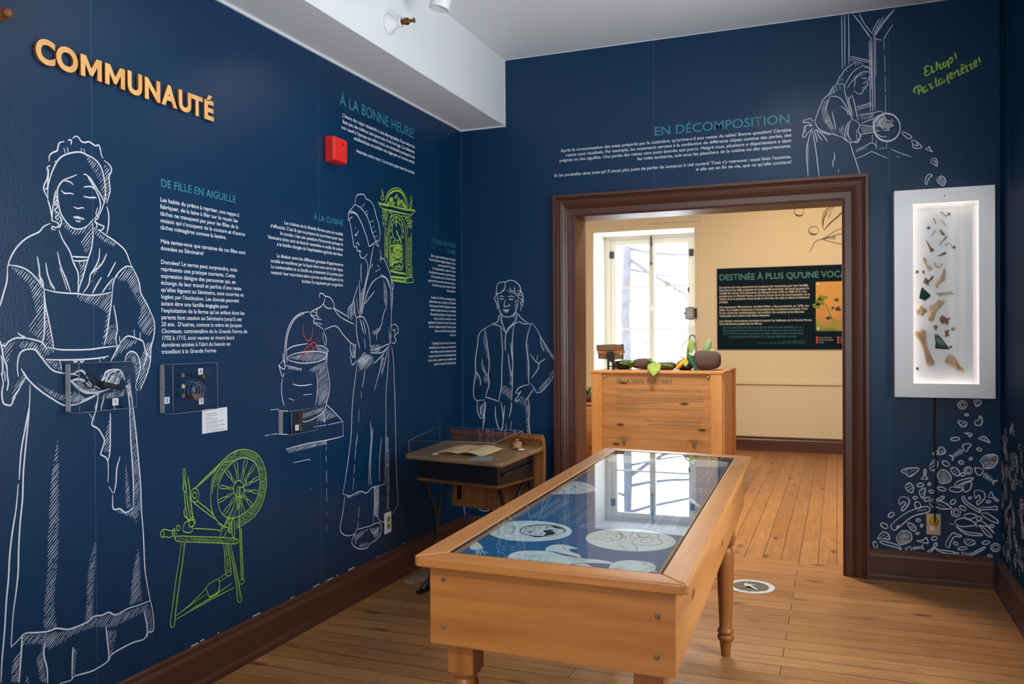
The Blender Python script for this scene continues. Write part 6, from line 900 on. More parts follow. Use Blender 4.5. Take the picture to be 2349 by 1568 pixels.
# curved plywood back that wraps over the top behind the desk
m = MB(); prof = [(0.415, 0.40), (0.425, 0.55), (0.432, 0.68), (0.430, 0.76), (0.424, 0.805), (0.410, 0.828), (0.394, 0.834)]
th = 0.020; A = []; 
inner = [(d - th, z - (0.002 if i < 4 else 0.018)) for i, (d, z) in enumerate(prof)]
inner[-1] = (0.394, 0.816)
sec = prof + inner[::-1]
m.prism([DP(0.012, d, z) for d, z in sec], Vector(DP(DW - 0.004, 0, 0)) - Vector(DP(0.012, 0, 0)))
m.build('back_panel', 'desk_back', desk, bevel=0.003)
m = MB(); dbox(m, 0.06, 0.05, 0.610, DW - 0.06, 0.055, 0.715); dbox(m, 0.06, 0.055, 0.610, 0.066, 0.39, 0.715); dbox(m, DW - 0.066, 0.055, 0.610, DW - 0.06, 0.39, 0.715); dbox(m, 0.06, 0.385, 0.610, DW - 0.06, 0.39, 0.76)
m.build('book_box', 'black_iron', desk)
m = MB(); dbox(m, 0.055, 0.045, 0.594, DW - 0.055, 0.39, 0.610); m.build('box_floor', 'desk_wood', desk, bevel=0.003)
for a in (0.075, DW - 0.075):
    m = MB()
    pts = [DP(a, 0.06, 0.725), DP(a, 0.075, 0.66), DP(a, 0.085, 0.60), DP(a, 0.12, 0.52), DP(a, 0.165, 0.44), DP(a, 0.185, 0.36), DP(a, 0.19, 0.26), DP(a, 0.175, 0.15), DP(a, 0.13, 0.06), DP(a, 0.06, 0.012)]
    m.tube(pts, [0.013, 0.012, 0.012, 0.013, 0.014, 0.014, 0.014, 0.013, 0.013, 0.016], 8)
    m.tube([DP(a, 0.185, 0.36), DP(a, 0.215, 0.42), DP(a, 0.24, 0.50), DP(a, 0.30, 0.57), DP(a, 0.38, 0.60)], 0.011, 8)
    m.tube([DP(a, 0.19, 0.25), DP(a, 0.22, 0.14), DP(a, 0.30, 0.05), DP(a, 0.38, 0.012)], 0.013, 8)
    m.tube([DP(a, 0.388, 0.76), DP(a, 0.392, 0.60), DP(a, 0.394, 0.44)], 0.013, 8)
    dbox(m, a - 0.016, 0.03, 0.0, a + 0.016, 0.42, 0.014)
    m.build('iron_leg', 'black_iron', desk)
m = MB(); dbox(m, 0.075, 0.165, 0.180, DW - 0.075, 0.187, 0.258); m.build('foot_rail', 'desk_wood', desk, bevel=0.004)
m = MB(); m.tube([DP(DW - 0.055, 0.09, 0.655), DP(DW - 0.052, 0.37, 0.685)], 0.007); m.lathe([(0.0, 0), (0.009, 0), (0.009, 0.008), (0, 0.01)], DP(DW - 0.052, 0.37, 0.685), (1, 0, 0), 10); m.build('brace', 'black_iron', desk)
# acrylic cover over the desk (set slightly askew)
def slab_case(parent, corners, up, th, openings=()):
    pass
cfl, cfr, cbr, cbl = Vector((0.2135, -1.141)), Vector((0.710, -1.162)), Vector((0.741, -0.842)), Vector((0.222, -0.790))
def czb(q):
    # height of the desk surface under q
    r_ = q - DO; d = -r_.x * dsa + r_.y * dca; return dz(d) + 0.0012
cover = thing('acrylic_cover', 'clear acrylic cover lying over the open book on the school desk', 'cover', (cfl.x, cfl.y, czb(cfl)))
def cpt(q, up): return (q.x, q.y, czb(q) + up)
HC = 0.069
t_ = 0.004
def cpane(nm, a, c, z0=0.0, z1=HC):
    m = MB(); n_ = Vector((-(c - a).y, (c - a).x)).normalized() * t_
    m.hexa([cpt(a, z0), cpt(c, z0), cpt(c + n_, z0), cpt(a + n_, z0), cpt(a, z1), cpt(c, z1), cpt(c + n_, z1), cpt(a + n_, z1)]); m.build(nm, 'acrylic', cover)
for a, c in ((cfl, cfr), (cfr, cbr), (cbr, cbl), (cbl, cfl)): cpane('side_pane', a, c)
m = MB(); m.hexa([cpt(q, HC + 0.0002) for q in (cfl, cfr, cbr, cbl)] + [cpt(q, HC + t_) for q in (cfl, cfr, cbr, cbl)]); m.build('top_pane', 'acrylic', cover)
m = MB()
for a, c in ((cfl, cfr), (cfr, cbr), (cbr, cbl), (cbl, cfl)):
    m.tube([cpt(a, HC + 0.003), cpt(c, HC + 0.003)], 0.0011, 5); m.tube([cpt(a, 0.002), cpt(a, HC)], 0.0011, 5)
m.build('glinting_edges', 'edge_glint', cover)  # pale lines painting the light caught along the cover's edges
# open book, ink pot, cards on the desk
def surf(a, d, h=0.0): return Vector(DP(a, d, dz(d) + h))
bk = thing('open_book', 'open old book with yellowed pages under the acrylic cover', 'book', surf(0.30, 0.17, 0.001))
for sgn, a0 in ((-1, 0.300), (1, 0.300)):
    m = MB(); grid = []
    for j in range(5):
        row = []
        for k in range(9):
            u_ = k / 8; a = a0 + sgn * 0.150 * u_ + (0.012 if j else 0.0) * (j / 4); hgt = 0.003 + 0.016 * math.sin(math.pi * min(1, u_ * 1.15)) ** 0.8 * (1 if sgn > 0 else 0.55) * (1 - 0.35 * u_) + (0.004 if u_ == 0 else 0)
            row.append(surf(a, 0.085 + 0.175 * j / 4, hgt))
        grid.append(row)
    m.sheet(grid, 0.002); m.build('page_block', 'paper', bk)
    m = MB(); dbox(m, min(a0, a0 + sgn * 0.152), 0.083, dz(0.08) + 0.0012, max(a0, a0 + sgn * 0.152), 0.084, dz(0.08) + 0.003); m.build('cover_edge', 'desk_wood', bk)
ink = MB(); ip = surf(0.523, 0.30, 0.0008); ink.lathe([(0.0, 0), (0.024, 0), (0.026, 0.004), (0.026, 0.026), (0.022, 0.031), (0.010, 0.033), (0.009, 0.040), (0.012, 0.042), (0.012, 0.046), (0, 0.046)], ip, seg=24)
tag(ink.build('ink_pot', 'clay', loc=ip), 'small round clay ink pot on the back of the school desk', 'ink pot')
def card(nm, a, d, w, l, label, mat='white_card', up=0.0008, cat='card', hh=0.002):
    m = MB(); P = [surf(a, d, up), surf(a + w, d, up), surf(a + w, d + l, up), surf(a, d + l, up)]; m.hexa(P + [q + Vector((0, 0, hh)) for q in P]); return tag(m.build(nm, mat, loc=surf(a + w / 2, d + l / 2, up)), label, cat)
card('number_card', 0.155, 0.048, 0.030, 0.024, 'tiny white number card left of the open book on the desk')
card('number_card', 0.548, 0.265, 0.028, 0.022, 'tiny white number card beside the ink pot')
gp = MB(); P = [Vector((*p_, 0)) for p_ in ((0.600, -1.232), (0.712, -1.228), (0.706, -1.167), (0.612, -1.170))]
for q in P: r_ = Vector((q.x, q.y)) - DO; q.z = dz(-r_.x * dsa + r_.y * dca) + 0.001
gp.hexa(P + [q + Vector((0, 0, 0.005)) for q in P]); tag(gp.build('text_plate', 'grey_card', loc=P[0]), 'grey caption plate at the front edge of the school desk', 'plate')

# ------------------------------------------------------------------ lit bone case on the back wall
BX0, BX1, BZ0, BZ1, BD = 2.604, 3.076, 1.014, 2.115, 0.125
OX0, OX1, OZ0, OZ1 = 2.694, 3.004, 1.087, 2.042
box = thing('light_box', 'tall white wall case lit inside, holding bones and green glass', 'display case', ((BX0 + BX1) / 2, 0, BZ0))
m = MB(); y0 = -BD; y1 = -0.018; ly = y0 + 0.014; cw = 0.040
m.box(BX0, y0, BZ0, OX0, ly, BZ1); m.box(OX1, y0, BZ0, BX1, ly, BZ1); m.box(OX0, y0, BZ0, OX1, ly, OZ0); m.box(OX0, y0, OZ1, OX1, ly, BZ1)
m.box(BX0, ly, BZ0, OX0 - cw, y1, BZ1); m.box(OX1 + cw, ly, BZ0, BX1, y1, BZ1); m.box(OX0 - cw, ly, BZ0, OX1 + cw, y1, OZ0 - cw); m.box(OX0 - cw, ly, OZ1 + cw, OX1 + cw, y1, BZ1); m.build('case_frame', 'white_plastic', box)
m = MB(); m.box(BX0 + 0.012, -0.018, BZ0 + 0.012, BX1 - 0.012, 0, BZ1 - 0.012); m.build('back_mount', 'white_plastic', box)
BYB = -0.068
m = MB(); m.box(OX0 - cw, BYB, OZ0 - cw, OX1 + cw, BYB + 0.01, OZ1 + cw); m.build('back_panel', 'led_panel', box)
m = MB(); m.box(OX1 - 0.026, BYB - 0.016, OZ0 - cw, OX1 + 0.004, BYB - 0.0002, OZ1 + cw); m.build('inner_strip', 'led_panel', box)  # raised white strip down the right of the back panel
m = MB(); m.box(OX0 - 0.002, ly + 0.001, OZ0 - 0.002, OX1 + 0.002, ly + 0.004, OZ1 + 0.002); m.build('glass_pane', 'acrylic', box)
for q in ((OX0 - cw + 0.001, OZ0, OX0 - cw + 0.005, OZ1), (OX1 + cw - 0.005, OZ0, OX1 + cw - 0.001, OZ1), (OX0, OZ0 - cw + 0.001, OX1, OZ0 - cw + 0.005), (OX0, OZ1 + cw - 0.005, OX1, OZ1 + cw - 0.001)):
    m = MB(); m.box(q[0], ly + 0.012, q[1], q[2], ly + 0.022, q[3]); m.build('led_strip', 'led_strip', box, label='glowing strip light behind the rim')
m = MB(); m.lathe([(0, 0), (0.004, 0), (0.004, 0.002), (0, 0.003)], (2.845, y0, 2.075), (0, -1, 0), 12); m.build('screw', 'grey_metal', box)
def case_xz(x, y):   # photo-crop millimetres -> case back panel
    return (2.694 + (x - 375) / 430 * 0.310, 2.042 - (y - 190) / 1175 * 0.955)
def specimen(name, pts, th, mat, label, cat='bone', sm=2, bend=0.0):
    P = [case_xz(*q) for q in pts]
    P = smooth2(P + [P[0]], sm)[:-1] if sm > 1 else P
    m = MB(); yb = BYB - 0.0003
    cx = sum(p[0] for p in P) / len(P); cz = sum(p[1] for p in P) / len(P)
    n = len(P); rr = random.Random(len(pts) * 31 + int(pts[0][0]))
    rings = []
    sm_ = sm
    for k_, (sc, dy) in enumerate(((0.94, 0.0), (1.0, 0.3), (1.0, 0.6), (0.80, 0.92), (0.45, 1.0))):
        if mat == 'green_glass' and k_ == 4: sc = 0.70; dy = 0.97
        rings.append([m.bm.verts.new((cx + (p[0] - cx) * sc, yb - th * dy * (0.85 + 0.3 * rr.random()), cz + (p[1] - cz) * sc)) for p in P])
    m.bm.faces.new(rings[0])
    for a, c_ in zip(rings, rings[1:]):
        for i in range(n):
            f = m.bm.faces.new([a[i], a[(i + 1) % n], c_[(i + 1) % n], c_[i]]); f.smooth = mat != 'green_glass'
    f = m.bm.faces.new(rings[-1][::-1]); bmesh.ops.triangulate(m.bm, faces=[f])
    return tag(m.build(name, mat, loc=(cx, yb, cz)), label, cat, 'bones and shards in the lit wall case')
def stick(name, pts, r, mat, label):
    P = [case_xz(*q) for q in pts]; P = smooth2(P, 3); n = len(P)
    m = MB(); rs = [r[min(len(r) - 1, int(i / max(1, n - 1) * (len(r) - 1) + 0.5))] if isinstance(r, tuple) else r for i in range(n)]
    m.tube([(p[0], BYB - max(rs) - 0.0003, p[1]) for p in P], rs, 8)
    return tag(m.build(name, mat, loc=(P[0][0], BYB, P[0][1])), label, 'bone', 'bones and shards in the lit wall case')
stick('bone_splinter', [(562, 243), (580, 250), (593, 266), (606, 272)], 0.0022, 'bone_thin', 'thin curved bone at the top of the lit wall case, touching the topmost number tag')
stick('bone_splinter', [(519, 284), (525, 300), (533, 318)], (0.0036, 0.002, 0.003), 'bone_thin', 'short straight bone at upper left of the topmost pair in the lit case')
stick('bone_splinter', [(565, 298), (583, 310), (592, 325), (600, 338)], 0.0018, 'bone_thin', 'hair-thin curved bone just right of the short straight bone in the lit case')
stick('bone_splinter', [(533, 363), (516, 376), (502, 398)], 0.0017, 'bone_thin', 'hair-thin slanting bone leaning right, beside the dark stubby bone')
specimen('bone_fragment', [(558, 364), (568, 362), (582, 378), (592, 392), (586, 400), (574, 394)], 0.008, 'bone_dark', 'dark stubby bone near the top of the lit wall case')
stick('bone_splinter', [(603, 406), (585, 428), (570, 444), (557, 459)], (0.0042, 0.0022, 0.0022), 'bone_thin', 'slim bone with a knob at its upper end, right of the dark wedge')
specimen('bone_fragment', [(468, 428), (480, 440), (503, 475), (522, 488), (512, 500), (497, 503), (490, 480)], 0.008, 'bone_dark', 'dark wedge shaped bone widening downward in the lit wall case')
stick('bone_splinter', [(594, 462), (612, 456), (628, 450), (634, 464), (640, 480)], 0.0014, 'bone_thin', 'tiny forked twig of bone beside a number tag at right of the lit case')
specimen('bone_fragment', [(547, 529), (570, 517), (585, 508), (600, 508), (600, 518), (585, 523), (566, 529), (550, 533)], 0.008, 'bone_dark', 'small club shaped bone lying almost level above the curved rib in the lit case')
specimen('long_bone', [(442, 545), (462, 538), (466, 555), (468, 572), (482, 592), (500, 604), (511, 612), (500, 622), (480, 622), (470, 600), (455, 572)], 0.010, 'bone', 'slim long bone with knobbed ends halfway up the left of the lit case')
stick('bone_splinter', [(525, 575), (533, 596), (548, 607), (564, 600), (577, 580)], 0.0022, 'bone_thin', 'thin bone bent to a shallow U in the lit wall case')
specimen('bone_fragment', [(442, 628), (455, 625), (458, 640), (450, 648)], 0.006, 'bone_dark', 'tiny dark bone crumb left of the U-shaped bone in the lit case')
specimen('bone_fragment', [(580, 622), (592, 615), (600, 635), (594, 660), (592, 690), (570, 698), (550, 720), (536, 746), (528, 720), (540, 692), (556, 678), (570, 655)], 0.010, 'bone', 'curved flat bone with a hooked end, right of centre in the lit case')
specimen('bone_fragment', [(452, 690), (462, 672), (476, 682), (492, 690), (484, 706), (486, 728), (468, 712), (450, 706)], 0.010, 'bone_dark', 'four pointed bone piece above the upper green shard in the lit case')
specimen('bone_fragment', [(490, 684), (504, 664), (521, 658), (514, 676), (498, 692)], 0.007, 'bone_dark', 'small pointed bone sliver next to the four pointed piece in the lit case')
specimen('glass_shard', [(440, 732), (468, 758), (500, 790), (480, 806), (460, 823), (440, 814), (420, 806), (428, 770)], 0.006, 'green_glass', 'upper dark green glass shard, kite shaped, in the lit wall case', 'glass shard', sm=1)
specimen('bone_fragment', [(527, 774), (560, 772), (600, 768), (638, 764), (642, 776), (665, 780), (620, 784), (580, 786), (556, 796), (552, 784)], 0.007, 'bone', 'long flat bone splinter lying level beside the upper green shard')
specimen('long_bone', [(548, 816), (566, 822), (588, 826), (580, 845), (556, 868), (538, 890), (524, 920), (515, 952), (496, 956), (478, 946), (488, 918), (492, 884), (490, 856), (512, 850), (534, 832)], 0.014, 'bone', 'broad shoulder bone slanting in the middle of the lit wall case')
specimen('vertebra', [(400, 882), (418, 876), (426, 860), (438, 854), (448, 868), (462, 874), (471, 894), (456, 900), (446, 922), (432, 914), (412, 910), (402, 904)], 0.012, 'bone', 'spiky pale vertebra left of the shoulder bone in the lit case')
specimen('vertebra', [(556, 940), (572, 920), (590, 930), (608, 938), (632, 934), (618, 952), (610, 982), (592, 968), (570, 974), (560, 958)], 0.012, 'bone_dark', 'star shaped brown vertebra right of the shoulder bone')
specimen('bone_fragment', [(514, 990), (526, 986), (534, 980), (540, 992), (548, 994), (538, 1004), (534, 1022), (524, 1008)], 0.008, 'bone_dark', 'small three armed bone just above the lower green shard')
specimen('bone_fragment', [(588, 1018), (600, 1022), (614, 1010), (618, 1026), (612, 1036), (620, 1056), (604, 1056), (590, 1060), (594, 1040)], 0.009, 'bone_dark', 'waisted dark bone piece under the star shaped vertebra')
specimen('bone_fragment', [(628, 1010), (640, 1004), (648, 994), (660, 1006), (652, 1016), (640, 1022)], 0.007, 'bone_dark', 'little pointed bone piece farthest right under the star shaped vertebra')
specimen('long_bone', [(388, 1030), (408, 1020), (424, 1028), (432, 1010), (452, 1016), (462, 1014), (464, 1050), (468, 1090), (478, 1130), (494, 1172), (512, 1210), (522, 1224), (518, 1243), (492, 1248), (472, 1246), (462, 1210), (452, 1170), (436, 1120), (418, 1080), (398, 1052)], 0.020, 'bone', 'largest long bone with flared ends at the bottom left of the lit case')
specimen('glass_shard', [(524, 1040), (550, 1048), (575, 1078), (600, 1110), (622, 1142), (575, 1140), (525, 1136), (524, 1090)], 0.006, 'green_glass', 'lower dark green glass shard, triangular, in the lit wall case', 'glass shard', sm=1)
specimen('bone_fragment', [(590, 1216), (602, 1190), (622, 1174), (640, 1180), (656, 1192), (672, 1216), (690, 1244), (718, 1272), (710, 1280), (716, 1298), (694, 1286), (672, 1280), (650, 1262), (622, 1250), (604, 1234), (592, 1230)], 0.018, 'bone', 'broken bone end, knob up, at the bottom right of the lit wall case')
for x, y, l in ((620, 262, 'topmost grey number tag in the lit wall case'), (485, 345, 'grey number tag left of the stubby bone in the lit case'), (653, 480, 'grey number tag beside the forked twig in the lit case'), (408, 632, 'grey number tag at the far left edge of the lit case, above the upper shard'),
                (628, 1127, 'grey number tag at the tip of the lower green shard'), (408, 1270, 'lowest grey number tag in the lit wall case')):
    X, Z = case_xz(x, y); m = MB(); m.box(X - 0.0085, BYB - 0.002, Z - 0.0085, X + 0.0085, BYB - 0.0002, Z + 0.0085)
    t = tag(m.build('number_tag', 'tag_grey', loc=(X, BYB, Z)), l, 'tag', 'number tags in the lit wall case')
    m = MB(); m.box(X - 0.0045, BYB - 0.0026, Z - 0.0045, X + 0.0045, BYB - 0.002, Z + 0.0045); m.build('printed_mark', 'print_dark', t)
# outlet, plug and cord under the case
def outlet(nm, pl, cx, cz, mat, slot, label, empty_top=False, plug=False):
    t = thing(nm, label, 'outlet', pl.at((cx, cz)))
    def pb(n_, a0, b0, a1, b1, h0, h1, mt, **k):
        m = MB(); m.hexa([pl.at(q, h0) for q in ((a0, b0), (a1, b0), (a1, b1), (a0, b1))] + [pl.at(q, h1) for q in ((a0, b0), (a1, b0), (a1, b1), (a0, b1))]); return m.build(n_, mt, t, **k)
    pb('cover_plate', cx - 0.035, cz - 0.0575, cx + 0.035, cz + 0.0575, 0, 0.006, mat, bevel=0.003)
    for dz_ in (-0.020, 0.020):
        if plug and dz_ > 0: continue
        m = MB(); m.lathe([(0, 0), (0.0165, 0), (0.0165, 0.003), (0, 0.003)], pl.at((cx, cz + dz_), 0.006), pl.n, 20); s_ = m.build('socket', slot, t)
        for dx in (-0.006, 0.006):
            m = MB(); m.hexa([pl.at(q, 0.0088) for q in ((cx + dx - 0.001, cz + dz_), (cx + dx + 0.001, cz + dz_), (cx + dx + 0.001, cz + dz_ + 0.008), (cx + dx - 0.001, cz + dz_ + 0.008))] + [pl.at(q, 0.0094) for q in ((cx + dx - 0.001, cz + dz_), (cx + dx + 0.001, cz + dz_), (cx + dx + 0.001, cz + dz_ + 0.008), (cx + dx - 0.001, cz + dz_ + 0.008))]); m.build('slot', 'slot_dark', s_)
    m = MB(); m.lathe([(0, 0), (0.003, 0), (0.003, 0.001), (0, 0.0015)], pl.at((cx, cz), 0.006), pl.n, 10); m.build('screw', 'grey_metal', t)
    return t
outlet('wall_outlet', BACK, 2.799, 0.320, 'ivory_plastic', 'white_plastic', 'beige wall outlet with a yellow plug under the lit case', plug=True)
outlet('wall_outlet', LEFT, -1.003, 0.3285, 'white_plastic', 'fern_print', 'white wall outlet with two greenish sockets beside the drawn cook')
m = MB(); px, pz = 2.801, 0.338
m.lathe([(0.0, 0), (0.020, 0), (0.023, 0.004), (0.023, 0.012), (0.016, 0.022), (0.011, 0.034), (0.0, 0.036)], (px, -0.0062, pz), (0, -1, 0), 20)
plug = tag(m.build('power_plug', 'yellow_rubber', loc=(px, -0.006, pz)), 'yellow plug of the black cord, in the beige outlet', 'plug')
m = MB(); cp = [(2.806, -0.030, 1.020), (2.806, -0.016, 0.98), (2.803, -0.010, 0.86), (2.802, -0.010, 0.78), (2.806, -0.010, 0.72), (2.812, -0.010, 0.66), (2.809, -0.012, 0.56), (2.804, -0.018, 0.46), (2.801, -0.034, 0.40), (2.801, -0.044, 0.362), (2.801, -0.042, 0.342), (2.801, -0.036, 0.338)]
m.tube(cp, 0.0048, 8); tag(m.build('electrical_cable', 'rope_black', loc=(2.806, -0.02, 1.0)), 'black cord hanging from the lit wall case to the outlet', 'cord')

# ------------------------------------------------------------------ acrylic cases on the left wall
def wall_case(label, y0, y1, z0, z1, d, open_side=False):
    t = thing('acrylic_case', label, 'display case', (0, (y0 + y1) / 2, z0)); th = 0.0032
    m = MB(); m.box(0.0, y0 + 0.0035, z0 + 0.004, 0.020, y0 + 0.0055, z1 - 0.004); br = m.build('wall_bracket', 'bracket_grey', t)
    m = MB(); m.lathe([(0, 0), (0.003, 0), (0.003, 0.002), (0, 0.003)], (0.010, y0 + 0.0033, (z0 + z1) / 2), (0, -1, 0), 10); m.build('screw', 'steel', br)
    def pn(n_, *q):
        m = MB(); m.box(*q); m.build(n_, 'acrylic', t)
    pn('front_pane', d - th, y0, z0, d, y1, z1); pn('top_pane', 0.0005, y0, z1 - th, d - th, y1, z1); pn('bottom_pane', 0.0005, y0, z0, d - th, y1, z0 + th)
    pn('side_pane', 0.0005, y1 - th, z0 + th, d - th, y1, z1 - th)
    if not open_side: pn('side_pane', 0.0005, y0, z0 + th, d - th, y0 + th, z1 - th)
    m = MB(); e = 0.0010
    for z in (z0 + 0.001, z1 - 0.001): m.tube([(d - 0.001, y0, z), (d - 0.001, y1, z)], e, 5); m.tube([(0.001, y0 + 0.001, z), (d, y0 + 0.001, z)], e, 5); m.tube([(0.001, y1 - 0.001, z), (d, y1 - 0.001, z)], e, 5)
    for y in (y0 + 0.001, y1 - 0.001): m.tube([(d - 0.001, y, z0), (d - 0.001, y, z1)], e, 5)
    m.build('glinting_edges', 'edge_glint', t)  # case edges drawn as pale lines, their caught light in the colour
    if open_side:
        
        for za, zb_ in ((z1 - 0.004, z1 + 0.0005), (z0 - 0.0005, z0 + 0.004)):
            m = MB(); m.box(0.001, y0 - 0.001, za, 0.050, y0 + 0.003, zb_); m.build('edge_strip', 'white_plastic', t)
    return t
wall_case('wide clear wall case holding black scissors, left of the other two', -3.054, -2.820, 1.114, 1.275, 0.064)
wall_case('clear wall case holding buttons and a round jar, between the other two', -2.653, -2.418, 1.075, 1.258, 0.066)
wall_case('smallest clear wall case, with a dark turned handle inside', -1.957, -1.756, 0.922, 1.029, 0.072, True)
def num_tag(y, z, d, txt, label):
    m = MB(); s_ = 0.0125; m.box(d, y - s_, z - s_, d + 0.0016, y + s_, z + s_); t = tag(m.build('number_tag', 'white_card', loc=(d, y, z)), label, 'tag')
    text_mesh('number', txt, LEFT, (y, z - 0.006), 0.017, 'black_ink', t, 'CENTER', h=d + 0.0019, bold=0.03)
num_tag(-2.856, 1.135, 0.0036, '1', 'white tag printed 1 in the case with scissors')
num_tag(-2.616, 1.122, 0.0006, '2', 'white tag printed 2 in the case with buttons')
num_tag(-2.438, 1.106, 0.0006, '3', 'white tag printed 3 under the round jar')
num_tag(-2.440, 1.222, 0.0006, '4', 'white tag printed 4 at the top of the case with buttons')
num_tag(-1.876, 0.945, 0.040, '1', 'white tag in the smallest case, beside the dark handle')
# scissors
sc = thing('scissors', 'old black iron scissors floating in the clear wall case', 'scissors', (0.03, -2.93, 1.19))
def lp(y, z, ry, rz, rot): return [(0.030, y + ry * math.cos(a) * math.cos(rot) - rz * math.sin(a) * math.sin(rot), z + ry * math.cos(a) * math.sin(rot) + rz * math.sin(a) * math.cos(rot)) for a in [2 * math.pi * k / 18 for k in range(19)]]
m = MB(); m.tube(lp(-2.982, 1.230, 0.017, 0.0135, 0.2), 0.0024, 6); m.tube([(0.030, -2.966, 1.224), (0.030, -2.950, 1.213), (0.030, -2.932, 1.203)], [0.003, 0.003, 0.004], 6)
m.prism([(0.027, y, z) for y, z in ((-2.945, 1.213), (-2.925, 1.208), (-2.895, 1.202), (-2.862, 1.192), (-2.842, 1.181), (-2.860, 1.181), (-2.90, 1.187), (-2.938, 1.199))], (0.003, 0, 0)); m.build('blade', 'scissor_black', sc)
m = MB(); m.tube(lp(-2.986, 1.203, 0.0165, 0.013, -0.2), 0.0024, 6); m.tube([(0.033, -2.970, 1.200), (0.033, -2.950, 1.202), (0.033, -2.930, 1.202)], [0.003, 0.003, 0.004], 6)
m.prism([(0.0305, y, z) for y, z in ((-2.938, 1.209), (-2.915, 1.205), (-2.885, 1.198), (-2.852, 1.187), (-2.838, 1.178), (-2.866, 1.177), (-2.90, 1.182), (-2.935, 1.194))], (0.003, 0, 0)); m.build('blade', 'scissor_black', sc)
m = MB(); m.lathe([(0, 0), (0.004, 0), (0.004, 0.009), (0, 0.009)], (0.0258, -2.929, 1.2015), (1, 0, 0), 10); m.build('pivot', 'grey_metal', sc)
# buttons on pins, jar with powder
for y, z, r_, mt, l in ((-2.566, 1.213, 0.0085, 'coin_silver', 'grey metal button, topmost of the column of three'), (-2.565, 1.172, 0.0085, 'coin_bone', 'pale bone button, middle of the column of three'), (-2.565, 1.136, 0.009, 'coin_brass', 'brass coloured button, lowest of the column of three'),
                        (-2.520, 1.213, 0.0085, 'lacquer_brown', 'dark brown button right of the topmost grey button'), (-2.457, 1.206, 0.010, 'copper_dust', 'copper brown button under the tag printed 4')):
    t = thing('button', l, 'button', (0.0, y, z), 'buttons in the clear wall case'); D_ = 0.030
    m = MB(); m.lathe([(0, 0), (r_, 0), (r_, 0.0018), (r_ * 0.75, 0.0026), (r_ * 0.6, 0.0018), (0, 0.0018)], (D_, y, z), (1, 0.0, 0), 20); m.build('disc', mt, t)
    m = MB(); m.tube([(0.0, y, z), (D_, y, z)], 0.0009, 5); m.build('pin', 'black_iron', t)
jar = thing('glass_jar', 'round glass jar with rusty powder in the case with buttons', 'jar', (0, -2.494, 1.150)); jy, jz = -2.494, 1.150
m = MB(); m.lathe([(0, 0), (0.034, 0), (0.0355, 0.004), (0.0355, 0.016), (0.034, 0.019), (0.036, 0.022), (0.036, 0.036), (0.033, 0.040), (0, 0.040)], (0.001, jy, jz), (1, 0, 0), 36); m.build('jar_body', 'acrylic', jar)
m = MB()
for d_, r_ in ((0.004, 0.036), (0.020, 0.0345), (0.039, 0.0345), (0.0405, 0.024)): m.tube([(d_, jy + r_ * math.cos(2 * math.pi * k / 36), jz + r_ * math.sin(2 * math.pi * k / 36)) for k in range(37)], 0.0009, 5)
m.build('jar_rim', 'edge_glint', jar)
m = MB(); seg = [(jy + 0.031 * math.cos(a), jz + 0.031 * math.sin(a)) for a in [math.radians(205 + 130 * k / 14) for k in range(15)]]
m.prism([(0.006, y, z) for y, z in seg], (0.030, 0, 0)); m.build('powder', 'copper_dust', jar)
# dark turned handle in the small case
m = MB(); m.lathe([(0, 0), (0.015, 0), (0.016, 0.004), (0.012, 0.016), (0.0095, 0.035), (0.0105, 0.055), (0.014, 0.070), (0.015, 0.080), (0.011, 0.084), (0, 0.085)], (0.034, -1.846, 0.9262), (0, 0, 1), 20)
tag(m.build('turned_handle', 'lacquer_brown', loc=(0.034, -1.846, 0.926)), 'dark brown turned wooden handle standing in the smallest wall case', 'handle')
# caption card under the second case
m = MB(); m.box(0, -2.434, 0.977, 0.003, -2.2915, 1.071); cc = tag(m.build('caption_card', 'white_card', loc=(0, -2.362, 0.977)), 'white caption card with five small entries under the case with buttons', 'card')
for k, (a, w_) in enumerate((('CISEAUX EN FER', 0.056), ('BOUTONS', 0.034), ('ÉPINGLES EN MÉTAL CUIVREUX', 0.100), ('DÉS À COUDRE EN MÉTAL CUIVREUX', 0.106), ('PATTE DE CHAUDRON EN FONTE', 0.104))):
    z = 1.050 - 0.0165 * k
    text_mesh('entry', a, LEFT, (-2.412, z), 0.0062, 'print_dark', cc, h=0.0034, width=w_); text_mesh('entry', str(k + 1), LEFT, (-2.422, z), 0.0062, 'print_dark', cc, h=0.0034); text_mesh('entry', 'Collection de la Grande Ferme', LEFT, (-2.412, z - 0.006), 0.0050, 'print_dark', cc, h=0.0034, width=0.064)
# fire alarm
al = thing('fire_alarm', 'red fire alarm box on the blue wall', 'alarm', (0, -1.52, 2.20))
m = MB(); a0, a1, z0, z1, d = -1.586, -1.456, 2.205, 2.335, 0.055
m.hexa([(0, a0, z0), (0, a1, z0), (d, a1 - 0.004, z0 + 0.008), (d, a0 + 0.006, z0 + 0.008), (0, a0, z1), (0, a1, z1), (d, a1 - 0.004, z1 - 0.006), (d, a0 + 0.006, z1 - 0.006)]); m.build('housing', 'red_plastic', al, bevel=0.010, bseg=3)
m = MB(); m.lathe([(0, 0), (0.006, 0), (0.006, 0.001), (0, 0.001)], (d + 0.0001, -1.505, 2.301), (1, 0, 0), 12); m.build('strobe_hole', 'black_matte', al)
m = MB()
for k in range(9): m.box(d - 0.0005, -1.548, 2.225 + k * 0.0068, d + 0.0008, -1.478, 2.2275 + k * 0.0068)
m.build('louvres', 'red_plastic', al)
